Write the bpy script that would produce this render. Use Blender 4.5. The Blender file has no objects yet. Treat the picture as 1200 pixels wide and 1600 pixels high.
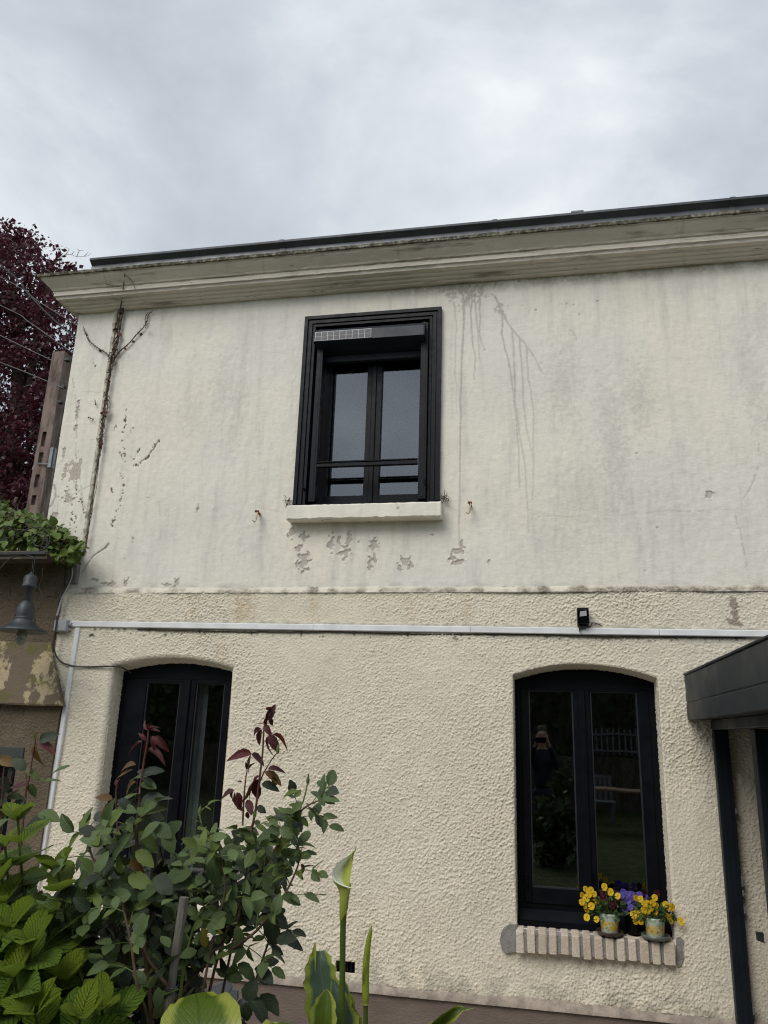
import bpy, math, random
import numpy as np
from mathutils import Vector, Matrix

random.seed(7)
rng = np.random.default_rng(7)
C = bpy.context.scene.collection
S = bpy.context.scene

# ------------------------------------------------------------------ camera
CAM = np.array([0.0, -5.75, 2.05])
FPX = 1210.0                       # focal length in pixels of the 1200 px wide photograph


def _rot(pit, yaw, rol):
    B = np.array([[1, 0, 0], [0, 0, -1], [0, 1, 0.]])
    cx, sx = math.cos(pit), math.sin(pit)
    cz, sz = math.cos(yaw), math.sin(yaw)
    cr, sr = math.cos(rol), math.sin(rol)
    return (np.array([[cz, -sz, 0], [sz, cz, 0], [0, 0, 1]]) @ np.array([[1, 0, 0], [0, cx, -sx], [0, sx, cx]])
            @ B @ np.array([[cr, -sr, 0], [sr, cr, 0], [0, 0, 1]]))


RC = _rot(math.radians(16.03), math.radians(11.5), math.radians(1.87))


def at(x, y, Y=0.0):
    """the point of the plane y = Y seen at photograph pixel (x, y)"""
    d = RC @ np.array([x - 600.0, -(y - 800.0), -FPX])
    return CAM + (Y - CAM[1]) / d[1] * d


cam = bpy.data.cameras.new('camera')
cam.sensor_fit = 'HORIZONTAL'
cam.sensor_width = 36.0
cam.lens = 36.0 * FPX / 1200.0
cam.clip_end = 2000
cam.clip_start = 0.02
camo = bpy.data.objects.new('camera', cam)
C.objects.link(camo)
m4 = np.eye(4)
m4[:3, :3] = RC
m4[:3, 3] = CAM
camo.matrix_world = Matrix([list(r) for r in m4])
S.camera = camo

# ------------------------------------------------------------------ sky and light
SUN_EL, SUN_AZ = math.radians(46), math.radians(205)     # azimuth measured from +Y, clockwise
world = bpy.data.worlds.new('World')
S.world = world
world.use_nodes = True
nt = world.node_tree
nt.nodes.clear()
out = nt.nodes.new('ShaderNodeOutputWorld')
bg = nt.nodes.new('ShaderNodeBackground')
bg.inputs['Strength'].default_value = 0.082
sky = nt.nodes.new('ShaderNodeTexSky')
sky.sky_type = 'NISHITA'
sky.sun_disc = False
sky.sun_elevation = SUN_EL
sky.sun_rotation = SUN_AZ
tc = nt.nodes.new('ShaderNodeTexCoord')
mp = nt.nodes.new('ShaderNodeMapping')
mp.inputs['Scale'].default_value = (1.0, 1.0, 1.7)
mp.inputs['Location'].default_value = (0.7, 2.2, 0.3)
n1 = nt.nodes.new('ShaderNodeTexNoise')
n1.inputs['Scale'].default_value = 2.3
n1.inputs['Detail'].default_value = 7
n1.inputs['Roughness'].default_value = 0.55
n1.inputs['Distortion'].default_value = 0.25
cr = nt.nodes.new('ShaderNodeValToRGB')
e = cr.color_ramp.elements
e[0].position, e[0].color = 0.33, (4.0, 4.45, 4.92, 1)
e[1].position, e[1].color = 0.75, (9.4, 9.65, 9.8, 1)
e2 = cr.color_ramp.elements.new(0.50)
e2.color = (5.35, 5.85, 6.35, 1)
e3 = cr.color_ramp.elements.new(0.61)
e3.color = (6.9, 7.25, 7.55, 1)
mx = nt.nodes.new('ShaderNodeMix')
mx.data_type = 'RGBA'
mx.inputs['Factor'].default_value = 0.94
L = nt.links.new
L(tc.outputs['Generated'], mp.inputs['Vector'])
L(mp.outputs['Vector'], n1.inputs['Vector'])
L(n1.outputs['Fac'], cr.inputs['Fac'])
L(sky.outputs['Color'], mx.inputs['A'])
L(cr.outputs['Color'], mx.inputs['B'])
L(mx.outputs['Result'], bg.inputs['Color'])
L(bg.outputs['Background'], out.inputs['Surface'])

sun = bpy.data.lights.new('sun', 'SUN')
sun.energy = 1.5
sun.angle = math.radians(35)
sun.color = (1.0, 0.955, 0.90)
suno = bpy.data.objects.new('sun', sun)
C.objects.link(suno)
sd = Vector((math.sin(SUN_AZ) * math.cos(SUN_EL), math.cos(SUN_AZ) * math.cos(SUN_EL), math.sin(SUN_EL)))
suno.rotation_euler = sd.to_track_quat('Z', 'Y').to_euler()
suno.location = (0, -8, 12)

S.view_settings.view_transform = 'Standard'
S.view_settings.look = 'None'
S.view_settings.gamma = 1.0
S.view_settings.use_curve_mapping = False
S.view_settings.exposure = 0.56
S.render.engine = 'CYCLES'
S.cycles.denoising_prefilter = 'NONE'
S.cycles.filter_width = 1.15
S.cycles.max_bounces = 6
S.cycles.transparent_max_bounces = 12


# ------------------------------------------------------------------ materials
class NT:
    """a small wrapper for building a node material"""

    def __init__(s, name):
        s.m = bpy.data.materials.new(name)
        s.m.use_nodes = True
        s.t = s.m.node_tree
        s.t.nodes.clear()
        s.out = s.n('ShaderNodeOutputMaterial')
        s.tc = s.n('ShaderNodeTexCoord')

    def n(s, k, **kw):
        d = s.t.nodes.new(k)
        for a, v in kw.items():
            setattr(d, a, v)
        return d

    def set(s, inp, v):
        if isinstance(v, bpy.types.NodeSocket):
            s.t.links.new(v, inp)
        elif isinstance(v, tuple) and len(v) == 3 and inp.type == 'RGBA':
            inp.default_value = (*v, 1)
        else:
            inp.default_value = v

    def noise(s, scale, detail=4, rough=0.55, stretch=(1, 1, 1), coord='Object', dist=0.0, loc=(0, 0, 0)):
        mp = s.n('ShaderNodeMapping')
        mp.inputs['Scale'].default_value = stretch
        mp.inputs['Location'].default_value = loc
        s.set(mp.inputs['Vector'], s.tc.outputs[coord])
        d = s.n('ShaderNodeTexNoise')
        d.inputs['Scale'].default_value = scale
        d.inputs['Detail'].default_value = detail
        d.inputs['Roughness'].default_value = rough
        d.inputs['Distortion'].default_value = dist
        s.set(d.inputs['Vector'], mp.outputs['Vector'])
        return d.outputs['Fac']

    def ramp(s, f, a, b, lo=0.0, hi=1.0):
        d = s.n('ShaderNodeMapRange', interpolation_type='SMOOTHSTEP')
        s.set(d.inputs['Value'], f)
        d.inputs['From Min'].default_value = a
        d.inputs['From Max'].default_value = b
        d.inputs['To Min'].default_value = lo
        d.inputs['To Max'].default_value = hi
        return d.outputs['Result']

    def math(s, op, a, b=0.0):
        d = s.n('ShaderNodeMath', operation=op)
        s.set(d.inputs[0], a)
        s.set(d.inputs[1], b)
        return d.outputs[0]

    def mix(s, f, a, b, mode='MIX'):
        d = s.n('ShaderNodeMix', data_type='RGBA', blend_type=mode)
        s.set(d.inputs['Factor'], f)
        s.set(d.inputs['A'], a)
        s.set(d.inputs['B'], b)
        return d.outputs['Result']

    def bump(s, h, strength, dist, normal=None):
        d = s.n('ShaderNodeBump')
        d.inputs['Strength'].default_value = strength
        d.inputs['Distance'].default_value = dist
        s.set(d.inputs['Height'], h)
        if normal is not None:
            s.set(d.inputs['Normal'], normal)
        return d.outputs['Normal']

    def pbsdf(s, col, rough=0.6, normal=None, spec=0.5, metal=0.0):
        b = s.n('ShaderNodeBsdfPrincipled')
        s.set(b.inputs['Base Color'], col)
        s.set(b.inputs['Roughness'], rough)
        b.inputs['Specular IOR Level'].default_value = spec
        b.inputs['Metallic'].default_value = metal
        if normal is not None:
            s.set(b.inputs['Normal'], normal)
        return b.outputs['BSDF']

    def done(s, sh):
        s.t.links.new(sh, s.out.inputs['Surface'])
        return s.m

    def attr(s, name):
        d = s.n('ShaderNodeAttribute', attribute_name=name)
        sp = s.n('ShaderNodeSeparateColor')
        s.set(sp.inputs['Color'], d.outputs['Color'])
        return sp.outputs[0], sp.outputs[1], sp.outputs[2], d.outputs['Alpha']


def simple(name, col, rough=0.6, spec=0.5, metal=0.0, var=0.15, scale=8.0, bump=0.0, bscale=60.0, stretch=(1, 1, 1)):
    t = NT(name)
    f = t.noise(scale, 5, 0.6, stretch)
    c = t.mix(t.ramp(f, 0.3, 0.7), tuple(v * (1 - var) for v in col), tuple(min(1, v * (1 + var)) for v in col))
    nrm = t.bump(t.noise(bscale, 4, 0.6, stretch), bump, 0.01) if bump else None
    r = t.ramp(t.noise(scale * 2.3, 3), 0.3, 0.7, max(0.05, rough - 0.08), min(1, rough + 0.08))
    return t.done(t.pbsdf(c, r, nrm, spec, metal))


M = {}


def mk_upper():
    t = NT('painted_render')
    r, g, b, a = t.attr('wear_shade')
    big = t.noise(0.7, 3)
    base = t.mix(t.ramp(big, 0.35, 0.65), (0.775, 0.73, 0.63), (0.725, 0.70, 0.635))
    # faint grey rain streaks
    st = t.ramp(t.noise(2.2, 7, 0.66, (3.6, 1, 0.45)), 0.46, 0.76)
    st2 = t.ramp(t.noise(9, 6, 0.7, (2.4, 1, 0.8)), 0.45, 0.8)
    base = t.mix(t.math('MULTIPLY', st, 0.46), base, (0.43, 0.43, 0.40))
    base = t.mix(t.math('MULTIPLY', st2, 0.24), base, (0.42, 0.42, 0.39))
    grit = t.ramp(t.noise(130, 3, 0.7), 0.35, 0.75)
    dirt = t.math('MULTIPLY', r, t.math('ADD', t.math('MULTIPLY', grit, 0.5), 0.55))
    base = t.mix(dirt, base, (0.285, 0.275, 0.25))
    base = t.mix(t.math('MULTIPLY', a, t.math('ADD', t.math('MULTIPLY', grit, 0.6), 0.4)), base, (0.27, 0.23, 0.16))
    peel = t.mix(t.ramp(t.noise(38, 5, 0.7), 0.3, 0.7), (0.42, 0.38, 0.335), (0.54, 0.495, 0.44))
    rim = t.math('MULTIPLY', t.ramp(g, 0.05, 0.4), t.ramp(g, 0.9, 0.5))
    base = t.mix(t.ramp(g, 0.45, 0.75), base, peel)
    base = t.mix(t.math('MULTIPLY', rim, 0.25), base, (0.78, 0.75, 0.68))
    base = t.mix(b, base, (0.085, 0.075, 0.06))
    h = t.math('ADD', t.noise(14, 6, 0.65, (1, 1, 1.8)), t.math('MULTIPLY', t.noise(90, 3, 0.6), 0.22))
    h = t.math('SUBTRACT', h, t.math('MULTIPLY', g, 0.25))
    h = t.math('SUBTRACT', h, t.math('MULTIPLY', b, 0.2))
    nrm = t.bump(h, 0.42, 0.011)
    M['upper'] = t.done(t.pbsdf(base, 0.85, nrm, 0.25))


def mk_stucco():
    t = NT('roughcast_stucco')
    r, g, b, a = t.attr('wear_shade')
    big = t.noise(0.9, 4)
    base = t.mix(t.ramp(big, 0.35, 0.7), (0.755, 0.69, 0.555), (0.725, 0.675, 0.555))
    fine = t.noise(85, 5, 0.7)
    base = t.mix(t.ramp(fine, 0.45, 0.85, 0, 0.55), base, (0.78, 0.73, 0.60))
    base = t.mix(t.ramp(t.noise(1.6, 5, 0.6, (1.4, 1, 0.8)), 0.52, 0.78, 0, 0.4), base, (0.50, 0.45, 0.36))
    base = t.mix(t.ramp(t.noise(5.5, 6, 0.7), 0.55, 0.75, 0, 0.35), base, (0.46, 0.41, 0.33))
    base = t.mix(t.math('MULTIPLY', a, 0.6), base, (0.52, 0.37, 0.19))
    dirt_shade = t.mix(t.ramp(t.noise(30, 4, 0.7), 0.35, 0.65), (0.13, 0.12, 0.095), (0.42, 0.39, 0.31))
    base = t.mix(r, base, dirt_shade)
    base = t.mix(t.math('MULTIPLY', g, 0.8), base, (0.26, 0.21, 0.165))
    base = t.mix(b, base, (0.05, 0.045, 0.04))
    nrm = t.bump(t.noise(130, 4, 0.7), 0.7, 0.008)
    M['stucco'] = t.done(t.pbsdf(base, 0.9, nrm, 0.2))


mk_upper()
mk_stucco()
M['cornice'] = None


def mk_cornice():
    t = NT('cornice_paint')
    c = t.mix(t.ramp(t.noise(1.3, 5, 0.65, (0.5, 2, 2)), 0.35, 0.7), (0.74, 0.68, 0.595), (0.61, 0.555, 0.475))
    c = t.mix(t.ramp(t.noise(4.5, 6, 0.7, (0.35, 3, 3)), 0.53, 0.70, 0, 0.8), c, (0.20, 0.165, 0.12))
    c = t.mix(t.ramp(t.noise(2.6, 6, 0.7, (3.0, 0.6, 0.6), loc=(2, 5, 1)), 0.55, 0.75, 0, 0.5), c, (0.30, 0.27, 0.215))
    c = t.mix(t.ramp(t.noise(11, 5, 0.7, (0.4, 2, 2)), 0.66, 0.72, 0, 0.9), c, (0.06, 0.055, 0.04))
    nrm = t.bump(t.noise(22, 5, 0.65, (0.6, 1, 1)), 0.5, 0.012)
    M['cornice'] = t.done(t.pbsdf(c, 0.85, nrm, 0.25))
    t = NT('lip_lichen')
    c = t.mix(t.ramp(t.noise(22, 6, 0.7), 0.28, 0.58), (0.36, 0.34, 0.27), (0.075, 0.07, 0.05))
    M['lip'] = t.done(t.pbsdf(c, 0.9, t.bump(t.noise(50, 4), 0.6, 0.008), 0.2))


mk_cornice()
M['zinc'] = simple('zinc_sheet', (0.085, 0.092, 0.105), 0.45, 0.5, 0.35, 0.25, 3.0, 0.1, 9)
M['black_paint'] = simple('black_gloss_paint', (0.0032, 0.0046, 0.0085), 0.45, 0.2, 0, 0.25, 7, 0.12, 30, (3, 1, 0.6))
M['frame'] = simple('anthracite_frame', (0.0026, 0.0032, 0.0056), 0.45, 0.14, 0, 0.15, 5, 0.0)
M['gasket'] = simple('grey_glazing_gasket', (0.016, 0.018, 0.021), 0.5)
M['box'] = simple('anthracite_aluminium', (0.017, 0.021, 0.032), 0.42, 0.38, 0, 0.08, 5)
M['solar'] = simple('solar_cell', (0.03, 0.032, 0.042), 0.25, 0.5, 0, 0.3, 30)
M['solar_grid'] = simple('solar_grid_line', (0.45, 0.46, 0.47), 0.4, 0.5, 0.2, 0.1)
M['sill'] = None


def mk_sill():
    t = NT('white_sill_paint')
    c = t.mix(t.ramp(t.noise(9, 6, 0.7), 0.62, 0.68), (0.78, 0.75, 0.65), (0.22, 0.21, 0.19))
    c = t.mix(t.ramp(t.noise(3, 4), 0.4, 0.7, 0, 0.4), c, (0.55, 0.53, 0.45))
    M['sill'] = t.done(t.pbsdf(c, 0.75, t.bump(t.noise(35, 5), 0.5, 0.008), 0.3))


mk_sill()
M['plinth'] = simple('brown_plinth_paint', (0.15, 0.118, 0.098), 0.75, 0.3, 0, 0.13, 4, 0.5, 40, (1, 1, 2.5))
M['mortar'] = simple('grey_mortar', (0.235, 0.225, 0.215), 0.9, 0.2, 0, 0.15, 22, 0.7, 70)
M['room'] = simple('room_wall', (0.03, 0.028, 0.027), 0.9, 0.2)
M['curtain'] = simple('grey_curtain', (0.72, 0.72, 0.72), 0.9, 0.2, 0, 0.1, 9)
M['pvc'] = simple('grey_pvc_trunking', (0.70, 0.705, 0.72), 0.45, 0.5, 0, 0.1, 6)
M['pvc_dark'] = simple('grey_pvc_box', (0.34, 0.345, 0.36), 0.5, 0.5, 0, 0.1, 12)
M['cable'] = simple('black_cable_sheath', (0.02, 0.02, 0.02), 0.5)
M['wire'] = simple('overhead_cable_sheath', (0.13, 0.13, 0.14), 0.5)
M['aluminium'] = simple('slate_grey_aluminium', (0.024, 0.031, 0.037), 0.5, 0.2, 0.0, 0.04, 2.0)
M['aluminium_dark'] = simple('dark_blue_grey_aluminium', (0.008, 0.012, 0.017), 0.5, 0.2, 0.0, 0.06, 3.0)
M['rust'] = simple('rusty_iron', (0.16, 0.075, 0.035), 0.8, 0.3, 0, 0.5, 90, 0.5, 120)
M['hook_paint'] = simple('flaking_hook_paint', (0.55, 0.46, 0.34), 0.8, 0.3, 0, 0.45, 60, 0.5, 90)
M['iron'] = simple('black_iron', (0.02, 0.021, 0.023), 0.55, 0.5, 0, 0.3, 20, 0.3, 80)
M['lamp'] = simple('weathered_lamp_metal', (0.035, 0.040, 0.046), 0.5, 0.5, 0.3, 0.35, 14, 0.3, 60)
M['lamp_in'] = simple('lamp_inner_enamel', (0.16, 0.165, 0.14), 0.5)
M['bulb'] = simple('frosted_bulb_glass', (0.20, 0.215, 0.17), 0.2)
M['pole'] = None


def mk_misc():
    t = NT('weathered_pole')
    c = t.mix(t.ramp(t.noise(7, 6, 0.7, (1, 1, 0.25)), 0.35, 0.65), (0.10, 0.072, 0.062), (0.235, 0.18, 0.155))
    c = t.mix(t.ramp(t.noise(40, 5, 0.7), 0.6, 0.75, 0, 0.6), c, (0.34, 0.31, 0.27))
    M['pole'] = t.done(t.pbsdf(c, 0.9, t.bump(t.noise(30, 5, 0.6, (1, 1, 0.4)), 0.6, 0.02), 0.2))
    t = NT('brown_roughcast')
    c = t.mix(t.ramp(t.noise(3, 5, 0.65), 0.35, 0.7), (0.135, 0.105, 0.072), (0.19, 0.152, 0.108))
    c = t.mix(t.ramp(t.noise(60, 4, 0.7), 0.6, 0.75, 0, 0.5), c, (0.21, 0.17, 0.125))
    M['brown'] = t.done(t.pbsdf(c, 0.92, t.bump(t.noise(48, 5, 0.65), 1.0, 0.03), 0.2))
    t = NT('mossy_band_paint')
    mz = t.noise(3.4, 6, 0.7, (1, 1, 2.2), loc=(1.3, 0, 0.2))
    pa = t.noise(2.6, 6, 0.68, (1.6, 1, 1.1), loc=(4, 0, 2))
    c = t.mix(t.ramp(pa, 0.5, 0.54), (0.15, 0.118, 0.085), (0.40, 0.33, 0.21))
    c = t.mix(t.ramp(mz, 0.5, 0.62, 0, 0.85), c, (0.115, 0.115, 0.03))
    c = t.mix(t.ramp(t.noise(26, 5, 0.7), 0.55, 0.7, 0, 0.6), c, (0.09, 0.075, 0.045))
    M['moss_band'] = t.done(t.pbsdf(c, 0.9, t.bump(t.noise(20, 6, 0.7), 0.6, 0.015), 0.2))
    t = NT('buff_brick')
    oi = t.n('ShaderNodeObjectInfo')
    c = t.mix(oi.outputs['Random'], (0.50, 0.42, 0.33), (0.63, 0.555, 0.46))
    c = t.mix(t.ramp(t.noise(30, 5, 0.7), 0.5, 0.75, 0, 0.6), c, (0.70, 0.62, 0.51))
    c = t.mix(t.ramp(t.noise(14, 5, 0.7), 0.58, 0.72, 0, 0.5), c, (0.36, 0.27, 0.20))
    M['brick'] = t.done(t.pbsdf(c, 0.9, t.bump(t.noise(70, 5, 0.65), 0.8, 0.01), 0.2))
    t = NT('bark')
    c = t.mix(t.ramp(t.noise(9, 6, 0.7, (1, 1, 0.3)), 0.35, 0.7), (0.05, 0.045, 0.035), (0.13, 0.115, 0.08))
    M['bark'] = t.done(t.pbsdf(c, 0.9, t.bump(t.noise(30, 5, 0.6, (1, 1, 0.3)), 0.8, 0.03), 0.2))
    t = NT('window_glass')
    tr = t.n('ShaderNodeBsdfTransparent')
    tr.inputs['Color'].default_value = (0.62, 0.65, 0.66, 1)
    gl = t.n('ShaderNodeBsdfGlossy')
    gl.inputs['Roughness'].default_value = 0.012
    gl.inputs['Color'].default_value = (0.85, 0.88, 0.95, 1)
    lw = t.n('ShaderNodeLayerWeight')
    lw.inputs['Blend'].default_value = 0.5
    fac = t.math('ADD', t.math('MULTIPLY', t.math('POWER', lw.outputs['Facing'], 5.0), 0.85), 0.15)
    t.set(gl.inputs['Normal'], t.bump(t.noise(1.6, 2), 0.015, 0.05))
    ms = t.n('ShaderNodeMixShader')
    t.set(ms.inputs[0], fac)
    t.set(ms.inputs[1], tr.outputs[0])
    t.set(ms.inputs[2], gl.outputs[0])
    M['glass'] = t.done(ms.outputs[0])
    t = NT('lawn')
    c = t.mix(t.ramp(t.noise(7, 8, 0.75), 0.35, 0.65), (0.035, 0.06, 0.014), (0.10, 0.12, 0.04))
    M['lawn'] = t.done(t.pbsdf(c, 0.9, t.bump(t.noise(60, 4), 1, 0.05), 0.2))
    t = NT('glazed_pot')
    sp = t.n('ShaderNodeSeparateXYZ')
    t.set(sp.inputs[0], t.tc.outputs['Generated'])
    zz = sp.outputs[2]
    nz = t.noise(55, 3, 0.6)
    c = t.mix(t.ramp(nz, 0.45, 0.6), (0.42, 0.48, 0.40), (0.24, 0.33, 0.22))
    mid = t.math('MULTIPLY', t.ramp(zz, 0.12, 0.25), t.ramp(zz, 0.75, 0.5))
    c = t.mix(t.math('MULTIPLY', mid, t.ramp(t.noise(48, 3, 0.6, loc=(3, 1, 2)), 0.42, 0.52)), c, (0.60, 0.38, 0.03))
    c = t.mix(t.math('MULTIPLY', mid, t.ramp(t.noise(60, 3, 0.6, loc=(7, 1, 2)), 0.56, 0.62)), c, (0.28, 0.13, 0.03))
    M['pot'] = t.done(t.pbsdf(c, 0.25, None, 0.5))


mk_misc()
M['saucer_brown'] = simple('brown_glazed_saucer', (0.065, 0.04, 0.028), 0.3, 0.5, 0, 0.3, 20)
M['saucer_green'] = simple('grey_green_saucer', (0.13, 0.15, 0.125), 0.3, 0.5, 0, 0.3, 20)
M['soil'] = simple('potting_soil', (0.03, 0.022, 0.015), 0.95, 0.2, 0, 0.3, 60, 0.8, 90)
M['slate'] = simple('grey_slate', (0.075, 0.08, 0.092), 0.7, 0.4, 0, 0.15, 9, 0.3, 30)
M['stake'] = simple('weathered_stake', (0.13, 0.12, 0.105), 0.85, 0.2, 0, 0.35, 12, 0.6, 60, (3, 3, 0.3))
M['wood_table'] = simple('table_wood', (0.22, 0.13, 0.07), 0.6)
M['white'] = simple('white_paint', (0.13, 0.135, 0.14), 0.6)
M['dead_vine'] = simple('dead_vine_bark', (0.085, 0.062, 0.045), 0.95, 0.2, 0, 0.5, 30, 0.6, 80)
M['dead_leaf'] = simple('dead_ivy_leaf', (0.11, 0.055, 0.04), 0.9, 0.2, 0, 0.4, 30)
M['strip'] = simple('old_render_fillet', (0.46, 0.44, 0.36), 0.9, 0.2, 0, 0.35, 9, 0.7, 30)
M['concrete'] = simple('bare_concrete', (0.21, 0.205, 0.19), 0.9, 0.2, 0, 0.35, 7, 0.7, 40)


def leaf_mat(name, c1, c2, back, rough=0.4, veins=8, trans=0.25, vein_col=None, edge=None, blotch=None, bmp=0.35, spec=0.32):
    """leaf: colour varies per object, veins follow the uv (u across, v along), underside paler, some light passes through"""
    t = NT(name)
    oi = t.n('ShaderNodeObjectInfo')
    f = t.math('ADD', t.math('MULTIPLY', oi.outputs['Random'], 0.75), t.math('MULTIPLY', t.noise(25, 3), 0.25))
    c = t.mix(f, c1, c2)
    uv = t.n('ShaderNodeSeparateXYZ')
    t.set(uv.inputs[0], t.tc.outputs['UV'])
    au = t.math('ABSOLUTE', t.math('SUBTRACT', uv.outputs[0], 0.5))
    ph = t.math('FRACT', t.math('MULTIPLY', t.math('SUBTRACT', uv.outputs[1], t.math('MULTIPLY', au, 0.7)), float(veins)))
    tri = t.math('ABSOLUTE', t.math('SUBTRACT', ph, 0.5))
    mid = t.ramp(au, 0.0, 0.035, 1.0, 0.0)
    side = t.ramp(tri, 0.38, 0.5)
    vein = t.math('MAXIMUM', mid, t.math('MULTIPLY', side, 0.75))
    if vein_col:
        c = t.mix(t.math('MULTIPLY', vein, 0.6), c, vein_col)
    if edge:
        c = t.mix(t.ramp(t.math('ADD', au, t.math('MULTIPLY', t.noise(30, 3), 0.12)), 0.33, 0.46), c, edge)
    if blotch:
        c = t.mix(t.ramp(t.noise(35, 4, 0.7), 0.56, 0.66, 0, 0.8), c, blotch)
    geo = t.n('ShaderNodeNewGeometry')
    cb = t.mix(geo.outputs['Backfacing'], c, t.mix(0.6, c, back))
    nrm = t.bump(t.math('ADD', t.math('MULTIPLY', t.math('SUBTRACT', 1.0, vein), 0.6), t.math('MULTIPLY', t.noise(70, 3), 0.5)), bmp, 0.008)
    p = t.pbsdf(cb, rough, nrm, spec)
    tl = t.n('ShaderNodeBsdfTranslucent')
    t.set(tl.inputs['Color'], t.mix(0.5, c, back))
    ms = t.n('ShaderNodeMixShader')
    ms.inputs[0].default_value = trans
    t.set(ms.inputs[1], p)
    t.set(ms.inputs[2], tl.outputs[0])
    return t.done(ms.outputs[0])


M['rose_leaf'] = leaf_mat('rose_leaf', (0.024, 0.047, 0.010), (0.118, 0.168, 0.060), (0.12, 0.16, 0.05), 0.36, 7, 0.15, (0.13, 0.18, 0.08), spec=0.28)
M['rose_light'] = leaf_mat('rose_leaf_young', (0.085, 0.135, 0.022), (0.15, 0.20, 0.045), (0.16, 0.2, 0.06), 0.38, 7, 0.3, (0.2, 0.24, 0.09))
M['rose_dark'] = leaf_mat('rose_leaf_dark_shaded', (0.012, 0.020, 0.010), (0.040, 0.054, 0.030), (0.07, 0.09, 0.06), 0.42, 7, 0.1, (0.07, 0.1, 0.06))  # darker leaf copy; puts the shade inside the bush into the colour
M['rose_red'] = leaf_mat('rose_leaf_new_red', (0.045, 0.009, 0.011), (0.105, 0.024, 0.026), (0.16, 0.035, 0.022), 0.34, 7, 0.18, (0.13, 0.04, 0.04))
M['rose_bronze'] = leaf_mat('rose_leaf_bronze', (0.12, 0.055, 0.018), (0.17, 0.10, 0.03), (0.16, 0.09, 0.03), 0.4, 7, 0.25)
M['rose_yellow'] = leaf_mat('rose_leaf_yellowed', (0.40, 0.34, 0.05), (0.46, 0.40, 0.07), (0.4, 0.35, 0.08), 0.5, 7, 0.25, None, None, (0.10, 0.05, 0.02))
M['hydrangea'] = leaf_mat('hydrangea_leaf', (0.08, 0.16, 0.013), (0.18, 0.28, 0.03), (0.13, 0.2, 0.05), 0.40, 9, 0.22, (0.26, 0.34, 0.09), bmp=1.4)
M['hydrangea_young'] = leaf_mat('hydrangea_leaf_young', (0.20, 0.31, 0.018), (0.28, 0.38, 0.03), (0.22, 0.3, 0.05), 0.42, 9, 0.3, (0.36, 0.42, 0.11), bmp=1.4)
M['hydrangea_old'] = leaf_mat('hydrangea_leaf_old', (0.018, 0.045, 0.010), (0.042, 0.085, 0.018), (0.07, 0.11, 0.04), 0.42, 9, 0.12, (0.10, 0.15, 0.05), bmp=1.2)
M['ivy'] = leaf_mat('ivy_leaf', (0.05, 0.10, 0.015), (0.14, 0.20, 0.03), (0.13, 0.18, 0.05), 0.35, 5, 0.2, (0.18, 0.23, 0.08))
M['calla_leaf'] = leaf_mat('variegated_arum_leaf', (0.055, 0.095, 0.065), (0.07, 0.11, 0.075), (0.1, 0.15, 0.06), 0.35, 16, 0.2, (0.12, 0.16, 0.11), (0.25, 0.30, 0.05))
M['broad_leaf'] = leaf_mat('yellow_green_leaf', (0.055, 0.095, 0.008), (0.085, 0.125, 0.013), (0.13, 0.17, 0.02), 0.36, 18, 0.2, (0.045, 0.075, 0.008), (0.26, 0.29, 0.05))
M['calla_green'] = leaf_mat('arum_bud_green', (0.20, 0.26, 0.03), (0.26, 0.31, 0.04), (0.2, 0.24, 0.04), 0.4, 3, 0.2)
M['stalk'] = simple('arum_stalk_green', (0.055, 0.085, 0.012), 0.4, 0.5, 0, 0.25, 12, stretch=(1, 1, 0.3))
M['green_stem'] = simple('green_stem', (0.09, 0.13, 0.025), 0.5, 0.5, 0, 0.25, 12)
M['red_stem'] = simple('dark_red_stem', (0.09, 0.03, 0.025), 0.5, 0.5, 0, 0.25, 12)
M['brown_stem'] = simple('brown_cane', (0.10, 0.065, 0.04), 0.7, 0.3, 0, 0.35, 25)
M['purple_leaf'] = leaf_mat('purple_tree_leaf', (0.03, 0.009, 0.015), (0.082, 0.020, 0.034), (0.10, 0.02, 0.035), 0.42, 5, 0.3, bmp=0.1)
M['hedge'] = leaf_mat('hedge_leaf', (0.035, 0.06, 0.02), (0.07, 0.10, 0.03), (0.06, 0.09, 0.03), 0.6, 5, 0.1, bmp=0.1)
M['pansy_foliage'] = leaf_mat('pansy_leaf', (0.035, 0.07, 0.02), (0.06, 0.105, 0.03), (0.06, 0.1, 0.03), 0.45, 5, 0.15, bmp=0.2)


def petal_mat(name, c1, c2, eye):
    t = NT(name)
    uv = t.n('ShaderNodeSeparateXYZ')
    t.set(uv.inputs[0], t.tc.outputs['UV'])
    oi = t.n('ShaderNodeObjectInfo')
    c = t.mix(oi.outputs['Random'], c1, c2)
    c = t.mix(t.ramp(t.math('ADD', uv.outputs[1], t.math('MULTIPLY', t.noise(120, 2), 0.25)), 0.34, 0.2), c, eye)
    p = t.pbsdf(c, 0.55, None, 0.3)
    tl = t.n('ShaderNodeBsdfTranslucent')
    t.set(tl.inputs['Color'], c)
    ms = t.n('ShaderNodeMixShader')
    ms.inputs[0].default_value = 0.25
    t.set(ms.inputs[1], p)
    t.set(ms.inputs[2], tl.outputs[0])
    return t.done(ms.outputs[0])


M['yellow_petal'] = petal_mat('yellow_petal', (0.72, 0.46, 0.015), (0.82, 0.60, 0.04), (0.07, 0.02, 0.01))
M['maroon_petal'] = petal_mat('maroon_petal', (0.06, 0.007, 0.018), (0.10, 0.014, 0.03), (0.015, 0.003, 0.006))
M['violet_petal'] = petal_mat('violet_petal', (0.12, 0.09, 0.38), (0.17, 0.13, 0.50), (0.03, 0.015, 0.09))


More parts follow.
